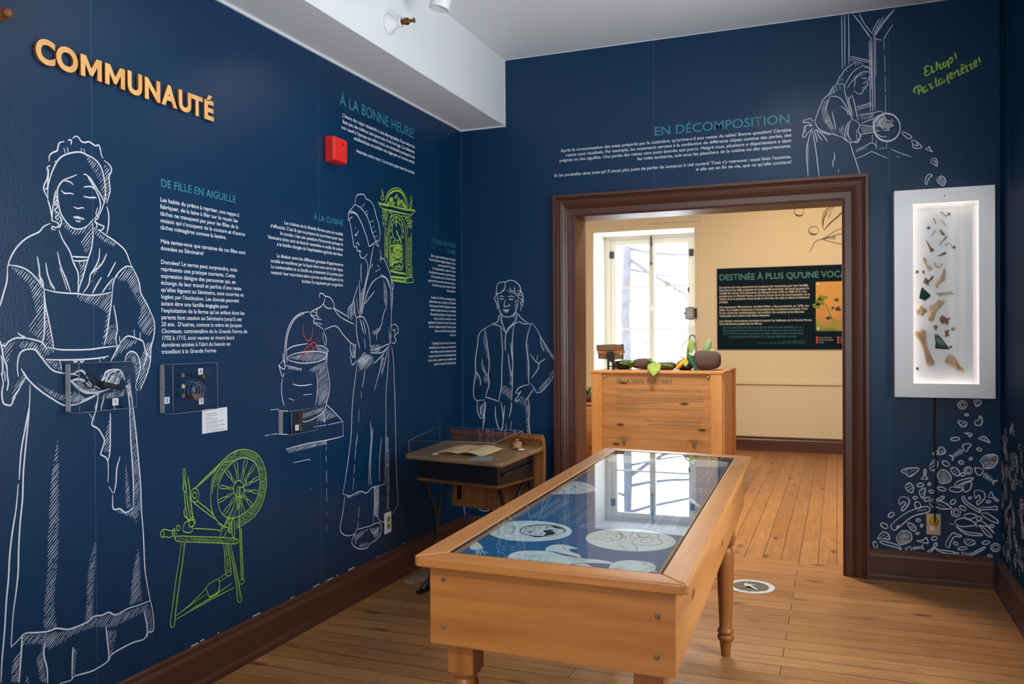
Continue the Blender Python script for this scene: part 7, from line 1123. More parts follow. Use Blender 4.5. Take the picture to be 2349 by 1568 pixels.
# sprinkler on the beam and track spotlight under the ceiling
sp = thing('fire_sprinkler', 'white bell shaped fire sprinkler with a brass head, on the white beam', 'sprinkler', (0.314, -1.50, 2.855))
m = MB(); m.lathe([(0, 0), (0.050, 0), (0.049, 0.006), (0.040, 0.018), (0.029, 0.032), (0.024, 0.046), (0.023, 0.062), (0.025, 0.070), (0.0, 0.072)], (0.314, -1.50, 2.855), (1, 0.0, 0), 32); m.build('escutcheon', 'white_plastic', sp)
m = MB(); m.lathe([(0, 0.072), (0.013, 0.072), (0.013, 0.090), (0.017, 0.092), (0.017, 0.106), (0.009, 0.110), (0.009, 0.120), (0, 0.121)], (0.314, -1.50, 2.855), (1, 0, 0), 16); m.tube([(0.425, -1.512, 2.855), (0.443, -1.510, 2.855), (0.450, -1.50, 2.855), (0.443, -1.490, 2.855), (0.425, -1.488, 2.855)], 0.003, 6); m.lathe([(0, 0), (0.013, 0), (0.013, 0.003), (0, 0.004)], (0.450, -1.50, 2.855), (1, 0, 0), 12); m.build('brass_head', 'brass', sp)
m = MB(); m.lathe([(0, 0), (0.017, 0), (0.016, 0.004), (0.005, 0.007), (0, 0.008)], (0.314, -1.40, 2.922), (1, 0, 0), 20); m.tube([(0.320, -1.40, 2.92), (0.36, -1.43, 2.905), (0.395, -1.46, 2.882)], 0.003, 6); m.build('pilot_line', 'white_plastic', sp)
tl = thing('track_spotlight', 'white cylindrical spotlight hanging from the ceiling above the beam', 'lamp', (0.53, -1.36, 3.142)); ax = Vector((-0.20, -0.06, -1)).normalized(); tb = Vector((0.550, -1.36, 3.10))
m = MB(); m.lathe([(0, 0), (0.046, 0), (0.046, 0.085), (0.054, 0.088), (0.055, 0.104), (0.050, 0.108), (0.050, 0.155), (0.046, 0.158), (0.040, 0.150), (0.0, 0.140)], tb, ax, 32); m.build('lamp_head', 'white_plastic', tl)
m = MB(); m.box(0.54, -1.38, 3.08, 0.57, -1.34, 3.142); m.build('stem', 'white_plastic', tl)
# brown peg at the upper left
m = MB(); m.lathe([(0, 0), (0.020, 0), (0.020, 0.006), (0.010, 0.010), (0.010, 0.024), (0.015, 0.030), (0.014, 0.040), (0, 0.043)], (0, -3.262, 2.318), (1, 0, 0), 16); tag(m.build('wall_peg', 'desk_back', loc=(0, -3.262, 2.318)), 'small brown wooden peg high on the blue wall', 'peg')
# ------------------------------------------------------------------ wooden letters COMMUNAUTÉ
LET = [('C', -3.1554, -3.0859), ('O', -3.0827, -3.0013), ('M', -2.9912, -2.9067), ('M', -2.8931, -2.8087), ('U', -2.7971, -2.7319), ('N', -2.7197, -2.6465), ('A', -2.6412, -2.5628), ('U', -2.5546, -2.4901), ('T', -2.4893, -2.428), ('É', -2.4186, -2.3659)]
LLAB = ['first wooden letter of the word, a C', 'wooden letter O after the C', 'first of the two wooden Ms, next to the O', 'second of the two wooden Ms, before a U', 'wooden letter U between M and N', 'wooden letter N between U and A', 'wooden letter A between N and U', 'wooden letter U between A and T', 'wooden letter T next to the last letter', 'last wooden letter, an E with an accent']
for (ch, ya, yb_), l in zip(LET, LLAB):
    if ch == 'M':
        m = MB(); w = yb_ - ya; yc = (ya + yb_) / 2; hM = 0.0705
        m.prism([(0.002, ya + w * u_, 2.2165 + hM * v_) for u_, v_ in ((0, 0), (0, 1), (0.25, 1), (0.5, 0.46), (0.75, 1), (1, 1), (1, 0), (0.785, 0), (0.785, 0.60), (0.565, 0.13), (0.435, 0.13), (0.215, 0.60), (0.215, 0))], (0.011, 0, 0))
        o = m.build('wooden_letter', ['letter_wood', 'letter_side'], loc=(0, yc, 2.2165))
        for f in o.data.polygons: f.material_index = 0 if abs(f.normal.x) > 0.7 else 1
        tag(o, l + ' on the blue wall', 'letter', 'wooden letters spelling a word'); continue
    o = text_mesh('wooden_letter', ch, LEFT, (0, 0), 0.1020, ['letter_wood', 'letter_side'], None, h=0.0, bold=0.042, depth=0.0055, res=10)
    me = o.data; ys = [v.co.y for v in me.vertices]; lo, hi = min(ys), max(ys); zs = 2.2165; x0 = min(v.co.x for v in me.vertices)
    zmin = 0.0
    for v in me.vertices:
        v.co.y = ya + (v.co.y - lo) / (hi - lo) * (yb_ - ya) - (ya + yb_) / 2; v.co.x = v.co.x - x0 + 0.002
    o.location = (0, (ya + yb_) / 2, zs)
    for f in me.polygons: f.material_index = 0 if abs(f.normal.x) > 0.7 else 1
    tag(o, l + ' on the blue wall', 'letter', 'wooden letters spelling a word')

# ------------------------------------------------------------------ crate bench in the far room
CX0, CX1, CY0, CY1, CZ = 0.311, 1.430, 2.0, 2.88, 1.050
crate = thing('pine_crate', 'tall knotty pine crate printed with text, in the room beyond the door', 'crate', ((CX0 + CX1) / 2, (CY0 + CY1) / 2, 0))
PW = 0.095
for x0, x1 in ((CX0, CX0 + PW), (CX1 - PW, CX1)):
    m = MB(); m.box(x0, CY0, 0, x1, CY0 + 0.024, CZ - 0.022); m.build('corner_board', 'crate_z', crate, bevel=0.003)
z = 0.0; k = 0
while z < CZ - 0.03:
    z1 = min(z + 0.0935, CZ - 0.0225); m = MB(); m.box(CX0 + PW + 0.0004, CY0 + 0.012, z + 0.0008, CX1 - PW - 0.0004, CY0 + 0.034, z1); m.build('front_plank', 'crate_x', crate, bevel=0.0025); z += 0.0935; k += 1
m = MB(); m.box(CX1 - 0.022, CY0 + 0.0245, 0, CX1 - 0.002, CY1 - 0.0245, CZ - 0.0225); m.build('side_panel', 'crate_side_lit', crate)
m = MB(); m.box(CX1 - 0.002, CY1 - 0.095, 0, CX1 + 0.012, CY1, CZ - 0.0225); m.build('corner_board', 'crate_side_lit', crate, bevel=0.003)
m = MB(); m.box(CX1 - 0.0015, CY0 + 0.0245, 0, CX1 + 0.012, CY0 + 0.11, CZ - 0.0225); m.build('corner_board', 'crate_side_lit', crate, bevel=0.003)
m = MB(); m.box(CX0, CY0 + 0.0245, 0, CX0 + 0.02, CY1, CZ - 0.0225); m.build('side_panel', 'crate_z', crate)
m = MB(); m.box(CX0 + 0.02, CY1 - 0.024, 0, CX1 - 0.023, CY1, CZ - 0.0225); m.build('rear_panel', 'crate_x', crate)
m = MB(); m.box(CX0 - 0.004, CY0 - 0.004, CZ - 0.022, CX1 + 0.014, CY0 + 0.05, CZ); m.box(CX0 - 0.004, CY1 - 0.08, CZ - 0.022, CX1 + 0.014, CY1 + 0.004, CZ); m.box(CX0 - 0.004, CY0 + 0.05, CZ - 0.022, CX0 + 0.08, CY1 - 0.08, CZ); m.box(CX1 - 0.08, CY0 + 0.05, CZ - 0.022, CX1 + 0.014, CY1 - 0.08, CZ); m.build('top_rim', 'crate_x', crate, bevel=0.003)
m = MB(); m.box(CX0 + 0.0805, CY0 + 0.0505, CZ - 0.022, CX1 - 0.0805, CY1 - 0.0805, CZ - 0.0005); m.build('top_board', 'crate_x', crate)
CF = Plane((0, CY0, 0), (1, 0, 0), (0, 0, 1), (0, -1, 0))
m = MB(); m.box(CX0 + PW + 0.006, CY0 + 0.0085, 0.12, CX1 - PW - 0.006, CY0 + 0.0115, CZ - 0.030); sheet_ = m.build('acrylic_sheet', 'acrylic', crate)
for x in (CX0 + PW + 0.022, CX1 - PW - 0.022):
    for zz in (CZ - 0.05, 0.14):
        m = MB(); m.lathe([(0, 0), (0.009, 0), (0.009, 0.004), (0, 0.006)], (x, CY0 + 0.0085, zz), (0, -1, 0), 14); m.build('standoff_screw', 'steel', sheet_)
hh = -0.0075
plain('crate_ink', (84, 84, 70), 0.6)
def ct(body, x, z, size, w=None, align='LEFT'): text_mesh('printed_text', body, CF, (x, z), size, 'crate_ink', sheet_, align, h=hh, width=w, bold=0.008)
ct('DE LA TERRE À LA TABLE', 0.535, 0.948, 0.050, 0.480)
for i, (t, w) in enumerate((('En nature, il manquait de peu en ces lieux, puisque la récolte du potager et du verger suffit à nourrir les gens,', 0.722), ('Presque à travers la plupart des saisons.', 0.262), ('', 0), ('Tout au long des premières années de la colonie, on plante ces denrées variées de graines venues des potagers,', 0.738), ('pommes et de nombreux fruits. Les cultures importantes, légumes et plantes, servent à préparer les repas', 0.738), ('faits sur le domaine par les gens de la cuisine.', 0.365), ('', 0), ('La diversité des aliments fait que le menu est fort différent selon les saisons; bien des produits viennent du lieu', 0.742), ('comme nous le verrons ici.', 0.205))):
    if t: ct(t, 0.535, 0.886 - i * 0.0232, 0.0175, w)
ct('Plusieurs mets anciens se préparaient au printemps', 1.26, 0.620, 0.0225, 0.480, 'RIGHT'); ct('de semences qui se conservent à l’année suivante.', 1.26, 0.588, 0.0225, 0.440, 'RIGHT')
m = MB()
for cx_, s_ in ((0.60, 1.0), (1.20, 0.9)):
    for a in range(7):
        an = math.radians(30 + 20 * a); ribbon(m, CF, [(cx_, 0.40), (cx_ + 0.05 * s_ * math.cos(an), 0.44 + 0.06 * s_ * math.sin(an)), (cx_ + 0.10 * s_ * math.cos(an), 0.42 + 0.02 * s_ * math.sin(an))], 0.003, hh)
    ribbon(m, CF, [(cx_ - 0.02, 0.40), (cx_ - 0.025, 0.30), (cx_, 0.20), (cx_ + 0.025, 0.30), (cx_ + 0.02, 0.40)], 0.003, hh)
m.build('printed_plant', 'crate_ink', sheet_)
# stuffed cushions and plush vegetables standing in the crate top
def cushion(c, rx, ry, rz, seed, label, rot=0.0):
    rr = random.Random(seed); ph = [rr.uniform(0, 6) for _ in range(4)]
    def fn(d, q):
        e = 0.62; s = lambda v: math.copysign(abs(v) ** e, v)
        k = 1 + 0.05 * math.sin(3 * d.x + ph[0]) + 0.05 * math.sin(4 * d.y + ph[1])
        v = Vector((rx * s(d.x), ry * s(d.y), rz * s(d.z))) * k
        return Vector((v.x * math.cos(rot) - v.y * math.sin(rot), v.x * math.sin(rot) + v.y * math.cos(rot), v.z))
    m = MB(); m.ellipsoid(c, rx, ry, rz, 28, 16, fn); tag(m.build('cushion', 'cushion', loc=(c[0], c[1], c[2] - rz)), label, 'cushion', 'brown earth cushions on the crates')
cushion((0.505, 2.38, CZ + 0.041), 0.078, 0.12, 0.0405, 1, 'leftmost brown cushion on the crate, beside the viewer stand')
cushion((0.680, 2.36, CZ + 0.051), 0.080, 0.12, 0.0505, 2, 'brown cushion under the bright green plush leaves')
cushion((0.895, 2.38, CZ + 0.033), 0.094, 0.13, 0.0325, 3, 'low brown cushion behind the pale lime plush leaf')
cushion((1.068, 2.33, CZ + 0.044), 0.070, 0.11, 0.0435, 4, 'brown cushion under the plush corn')
cushion((1.268, 2.32, CZ + 0.087), 0.115, 0.14, 0.0865, 5, 'largest brown cushion, at the end of the crate nearest the panel', 0.08)
def leaf_sheet(m, base, dirv, length, width, curl, th=0.008, wav=0.0, ns=9, nw=5, roll=0.0):
    d = Vector(dirv).normalized(); side = d.cross(Vector((0, 0, 1)));
    if side.length < 0.1: side = Vector((1, 0, 0))
    side.normalize(); up = side.cross(d).normalized()
    side2 = side * math.cos(roll) + up * math.sin(roll); up2 = -side * math.sin(roll) + up * math.cos(roll)
    grid = []
    for i in range(ns):
        t = i / (ns - 1); w = width * math.sin(math.pi * min(0.97, t * 0.93 + 0.05)) ** 0.7; row = []
        for j in range(nw):
            u_ = j / (nw - 1) * 2 - 1
            row.append(Vector(base) + d * length * t - up2 * curl * t * t * length + side2 * u_ * w + up2 * (0.25 * w * u_ * u_ + wav * math.sin(t * 11 + u_ * 3) * abs(u_)))
        grid.append(row)
    m.sheet(grid, th)
def plush(nm, label, loc, parts):
    t = thing(nm, label, 'plush vegetable', loc, 'plush vegetables on the crate')
    for pn, mt, fn in parts:
        m = MB(); fn(m); m.build(pn, mt, t)
    return t
def cabbage(m, c, n, L_, Wd, rnd, el=(0.2, 1.1)):
    rr = random.Random(rnd)
    for k in range(n):
        a = 2 * math.pi * k / n + rr.uniform(-.3, .3); e = rr.uniform(*el)
        leaf_sheet(m, Vector(c), (math.cos(a) * math.cos(e), math.sin(a) * math.cos(e), math.sin(e)), L_ * rr.uniform(.8, 1.15), Wd, rr.uniform(0.1, 0.5), wav=0.006, roll=rr.uniform(-.4, .4))
plush('plush_cabbage', 'bright green plush leaf bunch on the left half of the crate', (0.60, 2.28, 1.10), [('outer_leaves', 'plush_green', lambda m: cabbage(m, (0.60, 2.28, 1.080), 6, 0.105, 0.035, 4, (0.25, 0.9))), ('heart', 'plush_lime', lambda m: m.ellipsoid((0.60, 2.28, 1.088), 0.028, 0.028, 0.022))])
plush('plush_turnip', 'pale lime plush leaf hanging over the front edge of the crate', (0.86, 2.06, 1.05), [('hanging_leaf', 'plush_lime', lambda m: leaf_sheet(m, (0.86, 2.07, 1.108), (0.05, -0.75, -0.30), 0.135, 0.058, 0.45, th=0.010, wav=0.006)), ('small_leaves', 'plush_green', lambda m: (leaf_sheet(m, (0.88, 2.16, 1.10), (1, 0.1, 0.05), 0.115, 0.026, 0.2), leaf_sheet(m, (0.85, 2.16, 1.10), (-1, 0.1, 0.75), 0.095, 0.022, 0.1), leaf_sheet(m, (0.86, 2.18, 1.10), (-0.5, 0.1, 0.3), 0.08, 0.03, 0.2)))])
plush('plush_sprout', 'two thin dark green plush sprouts standing in the middle of the crate', (0.945, 2.30, 1.10), [('stem', 'plush_dark_green', lambda m: m.tube([(0.930, 2.30, 1.085), (0.932, 2.30, 1.118), (0.926, 2.30, 1.140)], 0.004)), ('stem', 'plush_dark_green', lambda m: m.tube([(0.965, 2.30, 1.085), (0.962, 2.30, 1.12), (0.972, 2.30, 1.146)], 0.004)),
    ('leaf', 'plush_dark_green', lambda m: leaf_sheet(m, (0.926, 2.30, 1.130), (-0.8, 0, 0.5), 0.028, 0.007, 0.2)), ('leaf', 'plush_green', lambda m: leaf_sheet(m, (0.970, 2.30, 1.130), (0.9, 0, 0.4), 0.03, 0.008, 0.2)), ('leaf', 'plush_dark_green', lambda m: leaf_sheet(m, (0.962, 2.30, 1.125), (-0.7, 0, 0.5), 0.024, 0.007, 0.2))])
plush('plush_corn', 'plush corn cob with yellow tip in pale and dark green husks', (1.08, 2.24, 1.10), [('cob', 'plush_yellow', lambda m: m.tube([(1.110, 2.20, 1.150), (1.070, 2.17, 1.112), (1.030, 2.15, 1.068), (1.024, 2.147, 1.060)], [0.022, 0.021, 0.014, 0.006], 12)), ('husk', 'plush_lime', lambda m: (leaf_sheet(m, (1.120, 2.21, 1.155), (-0.7, -0.35, -0.25), 0.11, 0.025, 0.1), leaf_sheet(m, (1.115, 2.20, 1.15), (-0.1, -0.5, -0.55), 0.085, 0.025, 0.1), leaf_sheet(m, (1.10, 2.22, 1.155), (-0.8, 0, 0.25), 0.07, 0.022, 0.1)))])
plush('plush_leek', 'tall plush plant with a curled tip and drooping pale leaves', (1.125, 2.30, 1.10), [('stalk', 'plush_lime', lambda m: m.tube([(1.105, 2.28, 1.10), (1.10, 2.28, 1.20), (1.112, 2.28, 1.28), (1.128, 2.28, 1.312)], [0.014, 0.013, 0.010, 0.006])), ('curl', 'plush_dark_green', lambda m: m.tube([(1.128, 2.28, 1.300), (1.118, 2.28, 1.332), (1.128, 2.28, 1.350), (1.150, 2.28, 1.353), (1.166, 2.28, 1.342), (1.166, 2.28, 1.328)], [0.006, 0.006, 0.006, 0.007, 0.006, 0.004])),
    ('drooping_leaf', 'plush_sage', lambda m: leaf_sheet(m, (1.125, 2.27, 1.318), (-0.55, -0.15, -0.25), 0.10, 0.026, 0.6)), ('drooping_leaf', 'plush_sage', lambda m: leaf_sheet(m, (1.13, 2.27, 1.318), (0.55, -0.1, -0.75), 0.14, 0.028, 0.25)), ('drooping_leaf', 'plush_lime', lambda m: leaf_sheet(m, (1.125, 2.26, 1.312), (0.15, -0.3, -0.8), 0.12, 0.028, 0.1)), ('drooping_leaf', 'plush_sage', lambda m: leaf_sheet(m, (1.16, 2.28, 1.335), (0.35, 0, -0.9), 0.07, 0.012, 0.1))])
plush('plush_chard', 'dark green plush leaf running down between corn and the large cushion', (1.16, 2.20, 1.10), [('dark_leaf', 'plush_dark_green', lambda m: leaf_sheet(m, (1.125, 2.17, 1.195), (0.55, -0.1, -1.0), 0.185, 0.040, 0.05, th=0.012)), ('stem', 'plush_green', lambda m: m.tube([(1.118, 2.19, 1.19), (1.112, 2.20, 1.13), (1.112, 2.22, 1.07)], 0.010))])
plush('plush_artichoke', 'upright grey green plush leaves beside the largest cushion', (1.22, 2.36, 1.15), [('upright_leaf', 'plush_sage', lambda m: m.tube([(1.238, 2.36, 1.16), (1.252, 2.36, 1.22), (1.272, 2.36, 1.285), (1.280, 2.36, 1.312), (1.281, 2.36, 1.318)], [0.030, 0.032, 0.028, 0.016, 0.004], 14)), ('round_leaf', 'plush_sage', lambda m: m.ellipsoid((1.222, 2.31, 1.175), 0.036, 0.02, 0.036)), ('round_leaf', 'plush_sage', lambda m: m.ellipsoid((1.302, 2.34, 1.195), 0.034, 0.02, 0.034)), ('dark_leaf', 'plush_dark_green', lambda m: leaf_sheet(m, (1.215, 2.33, 1.20), (-0.75, 0, -0.55), 0.075, 0.026, 0.3))])
# viewer on a black stand at the left end of the crate
vw = thing('viewer_box', 'brown box on a black stand at the left end of the crate', 'viewer', (0.43, 2.20, CZ))
def rot_box(m, c, hx, hy, hz, rz=0.0, ry=0.0):
    Mx = Matrix.Rotation(rz, 3, 'Z') @ Matrix.Rotation(ry, 3, 'Y'); c = Vector(c)
    m.hexa([c + Mx @ Vector(q) for q in ((-hx, -hy, -hz), (hx, -hy, -hz), (hx, hy, -hz), (-hx, hy, -hz), (-hx, -hy, hz), (hx, -hy, hz), (hx, hy, hz), (-hx, hy, hz))])
m = MB(); rot_box(m, (0.420, 2.24, 1.248), 0.117, 0.045, 0.028, 0.0, -0.03); m.build('lid', 'speaker_brown', vw, bevel=0.006)
m = MB(); rot_box(m, (0.428, 2.24, 1.206), 0.116, 0.042, 0.015, 0.0, -0.03); m.build('amber_band', 'amber', vw, bevel=0.004)
m = MB(); rot_box(m, (0.426, 2.24, 1.168), 0.108, 0.040, 0.026, 0.0, 0.03); m.build('body', 'speaker_brown', vw, bevel=0.006)
m = MB(); m.box(0.408, 2.175, CZ + 0.0005, 0.420, 2.215, 1.20); m.box(0.452, 2.175, CZ + 0.0005, 0.466, 2.215, 1.19); m.box(0.408, 2.170, 1.125, 0.466, 2.199, 1.215); m.box(0.42, 2.185, 1.075, 0.452, 2.21, 1.085); m.tube([(0.466, 2.19, 1.11), (0.485, 2.19, 1.10), (0.482, 2.19, 1.06), (0.466, 2.19, CZ + 0.012)], 0.008); m.build('stand', 'black_matte', vw, bevel=0.002)
# lower crate farther back on the left with its own plant
low = thing('low_crate', 'lower pine crate mostly hidden behind the tall crate and door jamb', 'crate', (-0.12, 3.15, 0))
m = MB(); 
for k in range(7):
    m2 = MB(); m2.box(-0.50, 2.90, k * 0.094 + 0.001, 0.27, 2.922, min(0.668, (k + 1) * 0.094 - 0.001)); m2.build('front_plank', 'crate_x', low, bevel=0.002)
m.box(-0.50, 2.924, 0, -0.478, 3.40, 0.668); m.box(0.248, 2.924, 0, 0.27, 3.40, 0.668); m.box(-0.478, 3.378, 0, 0.248, 3.40, 0.668); m.build('box_sides', 'crate_z', low)
m = MB(); m.box(-0.505, 2.895, 0.669, 0.275, 2.95, 0.69); m.box(-0.505, 3.35, 0.669, 0.275, 3.405, 0.69); m.box(-0.505, 2.95, 0.669, -0.44, 3.35, 0.69); m.box(0.21, 2.95, 0.669, 0.275, 3.35, 0.69); m.build('top_rim', 'crate_x', low, bevel=0.003)
m = MB(); m.box(-0.439, 2.951, 0.669, 0.209, 3.349, 0.6895); m.build('top_board', 'crate_x', low)
cushion((-0.02, 3.12, 0.690 + 0.042), 0.085, 0.11, 0.0415, 8, 'brown cushion in the lower crate at the door jamb')
plush('plush_sprigs', 'green plush sprigs in the lower crate at the door jamb', (-0.03, 3.1, 0.76), [('sprig', 'plush_dark_green', lambda m: cabbage(m, (-0.04, 3.08, 0.765), 7, 0.09, 0.012, 9, (0.5, 1.3))), ('leaf', 'plush_sage', lambda m: leaf_sheet(m, (-0.03, 3.06, 0.77), (0.8, -0.1, 0.1), 0.06, 0.012, 0.5))])
# sensor box clipped to the window casing
sn = thing('wall_sensor', 'pale grey square box on a dark clip at the window edge', 'sensor', (0.68, 5.05, 1.60))
m = MB(); m.box(0.618, 5.00, 1.540, 0.725, 5.018, 1.690); m.build('case', 'window_dark_metal', sn, bevel=0.004); m = MB(); m.box(0.628, 4.996, 1.552, 0.716, 5.0, 1.680); m.build('screen', 'screen_grey', sn, bevel=0.002)
m = MB(); m.box(0.728, 5.00, 1.555, 0.752, YF - 0.017, 1.675); m.box(0.60, 5.006, 1.60, 0.618, 5.02, 1.63); m.build('clip', 'black_matte', sn, bevel=0.004)
# exhibit panel on the far wall
pn = thing('exhibit_panel', 'dark blue text panel with a landscape picture, beyond the doorway', 'panel', (1.9, YF, 1.18)); PX0, PX1, PZ0, PZ1 = 0.986, 2.95, 1.182, 2.140
m = MB(); m.box(PX0, YF - 0.02, PZ0, PX1, YF, PZ1); m.build('board', 'panel_dark', pn)
PF = Plane((0, YF - 0.02, 0), (1, 0, 0), (0, 0, 1), (0, -1, 0))
text_mesh('title', 'DESTINÉE À PLUS QU’UNE VOCATION', PF, (1.012, 2.000), 0.100, 'panel_teal', pn, bold=0.018, h=0.001, width=1.62)
lines = ['Les terres qui nous entourent ont toujours été reconnues pour leur fertilité.', 'Une ferme est déjà présente ici lorsque Monseigneur de Laval acquiert la', 'totalité des terres de la Seigneurie de Beaupré entre 1662 et 1668. Et il a des', 'projets pour la Grande Ferme, en faire le centre de la vie communautaire de la', 'région avec la présence d’une école et d’un lieu de culte à même le bâtiment', 'principal.', None, 'Son successeur, Monseigneur de Saint-Vallier, y fera construire, en 1690, une', 'église. Il procédera également à l’agrandissement du bâtiment principal. C’est', 'là que vivent les ecclésiastiques, les écoliers, les engagés et les femmes', 'responsables de la cuisine et des tâches ménagères.', None, 'Les champs environnants serviront à nourrir les habitants de la Grande Ferme', 'et les séminaristes pendant plus de 300 ans.']
z = 1.905
for t in lines:
    if t is None: z -= 0.026; continue
    text_mesh('paragraph_line', t, PF, (1.012, z), 0.0345, 'panel_white', pn, bold=0.018, h=0.001, xs=0.985 * min(1, 0.93 / (len(t) * 0.0128)) if len(t) > 60 else 0.8); z -= 0.0345
z = 1.430
for i, t in enumerate(['Ces hommes, la Grande Ferme, ont de leur labeur la terre défrichée. Il y en a', 'de cent deux mètres de pierre de taille, de ces longueurs entre ce long, qui a', 'coûté 10 000 livres à bâtir. La grange et les étables, ainsi que la rivière poissonneuse', 'Le printemps y voit éclosions. On y compte 240 bêtes à cornes.']):
    text_mesh('quote_line', t, PF, (1.50, z), 0.0345, 'panel_teal', pn, 'CENTER', h=0.001, width=0.90 if i < 3 else 0.76, shear=0.25); z -= 0.036
for w_, z_ in ((0.24, 1.272), (0.52, 1.252)):
    text_mesh('source_line', 'Extrait de la visite du domaine', PF, (1.97 - w_, z_), 0.020, 'panel_teal', pn, h=0.001, width=w_)
m, N_, L_, b_ = _m('landscape_picture'); tc = N_.new('ShaderNodeTexCoord'); sx = N_.new('ShaderNodeSeparateXYZ'); L_.new(tc.outputs['Object'], sx.inputs[0]); nz = N_.new('ShaderNodeTexNoise'); nz.inputs['Scale'].default_value = 7; nz.inputs['Detail'].default_value = 5; L_.new(tc.outputs['Object'], nz.inputs['Vector'])
ad = N_.new('ShaderNodeMath'); ad.operation = 'MULTIPLY_ADD'; ad.inputs[1].default_value = 0.55; L_.new(nz.outputs['Fac'], ad.inputs[0]); L_.new(sx.outputs['Z'], ad.inputs[2])
rp = N_.new('ShaderNodeValToRGB'); e = rp.color_ramp.elements; e[0].position = 0.38; e[0].color = srgb(84, 118, 28); e[1].position = 0.80; e[1].color = srgb(214, 158, 66)
q = rp.color_ramp.elements.new(0.55); q.color = srgb(150, 150, 50); q = rp.color_ramp.elements.new(0.62); q.color = srgb(196, 132, 66)
L_.new(ad.outputs[0], rp.inputs['Fac']); L_.new(rp.outputs['Color'], b_.inputs['Base Color'])
m = MB(); m.box(2.088, YF - 0.0215, 1.390, 2.88, YF - 0.0195, 1.950); pic = m.build('picture', 'landscape_picture', pn)
rr = random.Random(4)
for cx_, cz_, r_ in ((2.13, 1.72, 0.055), (2.16, 1.77, 0.045), (2.10, 1.68, 0.05), (2.31, 1.74, 0.025), (2.22, 1.54, 0.030), (2.32, 1.64, 0.035), (2.27, 1.65, 0.018)):
    m = MB(); blob(m, PF, [(cx_ + r_ * (1 + 0.35 * rr.uniform(-1, 1)) * math.cos(a), cz_ + r_ * 0.7 * (1 + 0.35 * rr.uniform(-1, 1)) * math.sin(a)) for a in [2 * math.pi * k / 12 for k in range(12)]], 0.0022); m.build('painted_tree', 'print_dark' if r_ < 0.04 else 'photo_green', pic)
m = MB(); ribbon(m, PF, [(2.19, 1.70), (2.24, 1.58), (2.29, 1.47)], 0.012, 0.0022); m.build('painted_path', 'photo_green', pic)
for x_, z_ in ((2.113, 1.925), (2.113, 1.422)):
    m = MB(); blob(m, PF, ellipse(x_, z_, 0.016, 0.016, 20)[:-1], 0.0026, 1); m.build('map_marker', 'panel_white', pic)
for x_ in (2.100, 2.325):
    for k in range(3):
        m = MB(); zz = 1.318 - k * 0.0275; blob(m, PF, ellipse(x_, zz, 0.012, 0.012, 16)[:-1], 0.001, 1); m.build('legend_dot', 'red_ink', pn)
        text_mesh('legend_text', ('Site du bâtiment', 'Moulin du ruisseau', 'Étang')[k], PF, (x_ + 0.022, zz - 0.007), 0.020, 'panel_white', pn, h=0.001)
# thin grey writing above the window of the far room
qt = thing('wall_text', 'faint grey two line writing on the cream wall above the far window', 'wall text', (0.5, YF, 2.7)); plain('faint_ink', (176, 160, 132), 0.7)
text_mesh('line', 'Grande Ferme', FAR, (0.64, 2.765), 0.040, 'faint_ink', qt, h=0.0008, width=0.145); text_mesh('line', 'Recensement confirmé des années à la Grande Ferme de 1730', FAR, (0.18, 2.708), 0.040, 'faint_ink', qt, h=0.0008, width=0.62)

# ------------------------------------------------------------------ texts printed on the walls
def text_width(t, size):
    cu = bpy.data.curves.new('w', 'FONT'); cu.body = t; cu.size = size; o = bpy.data.objects.new('w', cu); COL.objects.link(o)
    me = bpy.data.meshes.new_from_object(o.evaluated_get(bpy.context.evaluated_depsgraph_get())); bpy.data.objects.remove(o, do_unlink=True)
    ex = [v.co.x for v in me.vertices]; bpy.data.meshes.remove(me); return max(ex) - min(ex)
def wall_text(label, pl, head, hpos, hsize, hwidth, body, bpos, bsize, bstep, wide, wwidth, align, hstep=None):
    t = thing('wall_text', label, 'wall text', pl.at((bpos[0], bpos[1])))
    for i, (h_, w_) in enumerate(zip(head, hwidth)):
        text_mesh('heading', h_, pl, (hpos[0], hpos[1] - i * (hstep or 0)), hsize, 'teal_ink', t, align, width=w_, bold=0.004)
    xs = wwidth / text_width(wide, bsize)
    for i, l in enumerate(body):
        if l: text_mesh('paragraph_line', l, pl, (bpos[0], bpos[1] - i * bstep), bsize, 'white_ink', t, align, xs=xs, bold=0.014)
wall_text('white text block headed DE FILLE EN AIGUILLE beside the large drawn woman', LEFT, ['DE FILLE EN AIGUILLE'], (-2.6375, 1.911), 0.0418, [0.408],
    ['Les habits du prêtre à repriser, une nappe à', 'fabriquer, de la laine à filer sur le rouet: les', 'tâches ne manquent pas pour les filles de la', 'maison qui s’occupent de la couture et d’autres', 'tâches ménagères comme la lessive.', '',
     'Mais saviez-vous que certaines de ces filles sont', 'données au Séminaire?', '', 'Données? Le terme peut surprendre, mais', 'représente une pratique courante. Cette', 'expression désigne des personnes qui, en', 'échange de leur travail et parfois d’une rente', 'qu’elles lèguent au Séminaire, sont nourries et', 'logées par l’institution. Les donnés peuvent', 'autant être une famille engagée pour', 'l’exploitation de la ferme qu’un enfant dont les', 'parents font cession au Séminaire jusqu’à ses', '20 ans.  D’autres, comme la mère de Jacques', 'Choveaux, contremaître de la Grande Ferme de', '1702 à 1715, sont veuves et vivent leurs', 'dernières années à l’abri du besoin en', 'travaillant à la Grande Ferme.'],
    (-2.640, 1.8561), 0.0222, 0.02548, 'l’exploitation de la ferme qu’un enfant dont les', 0.4598, 'LEFT')
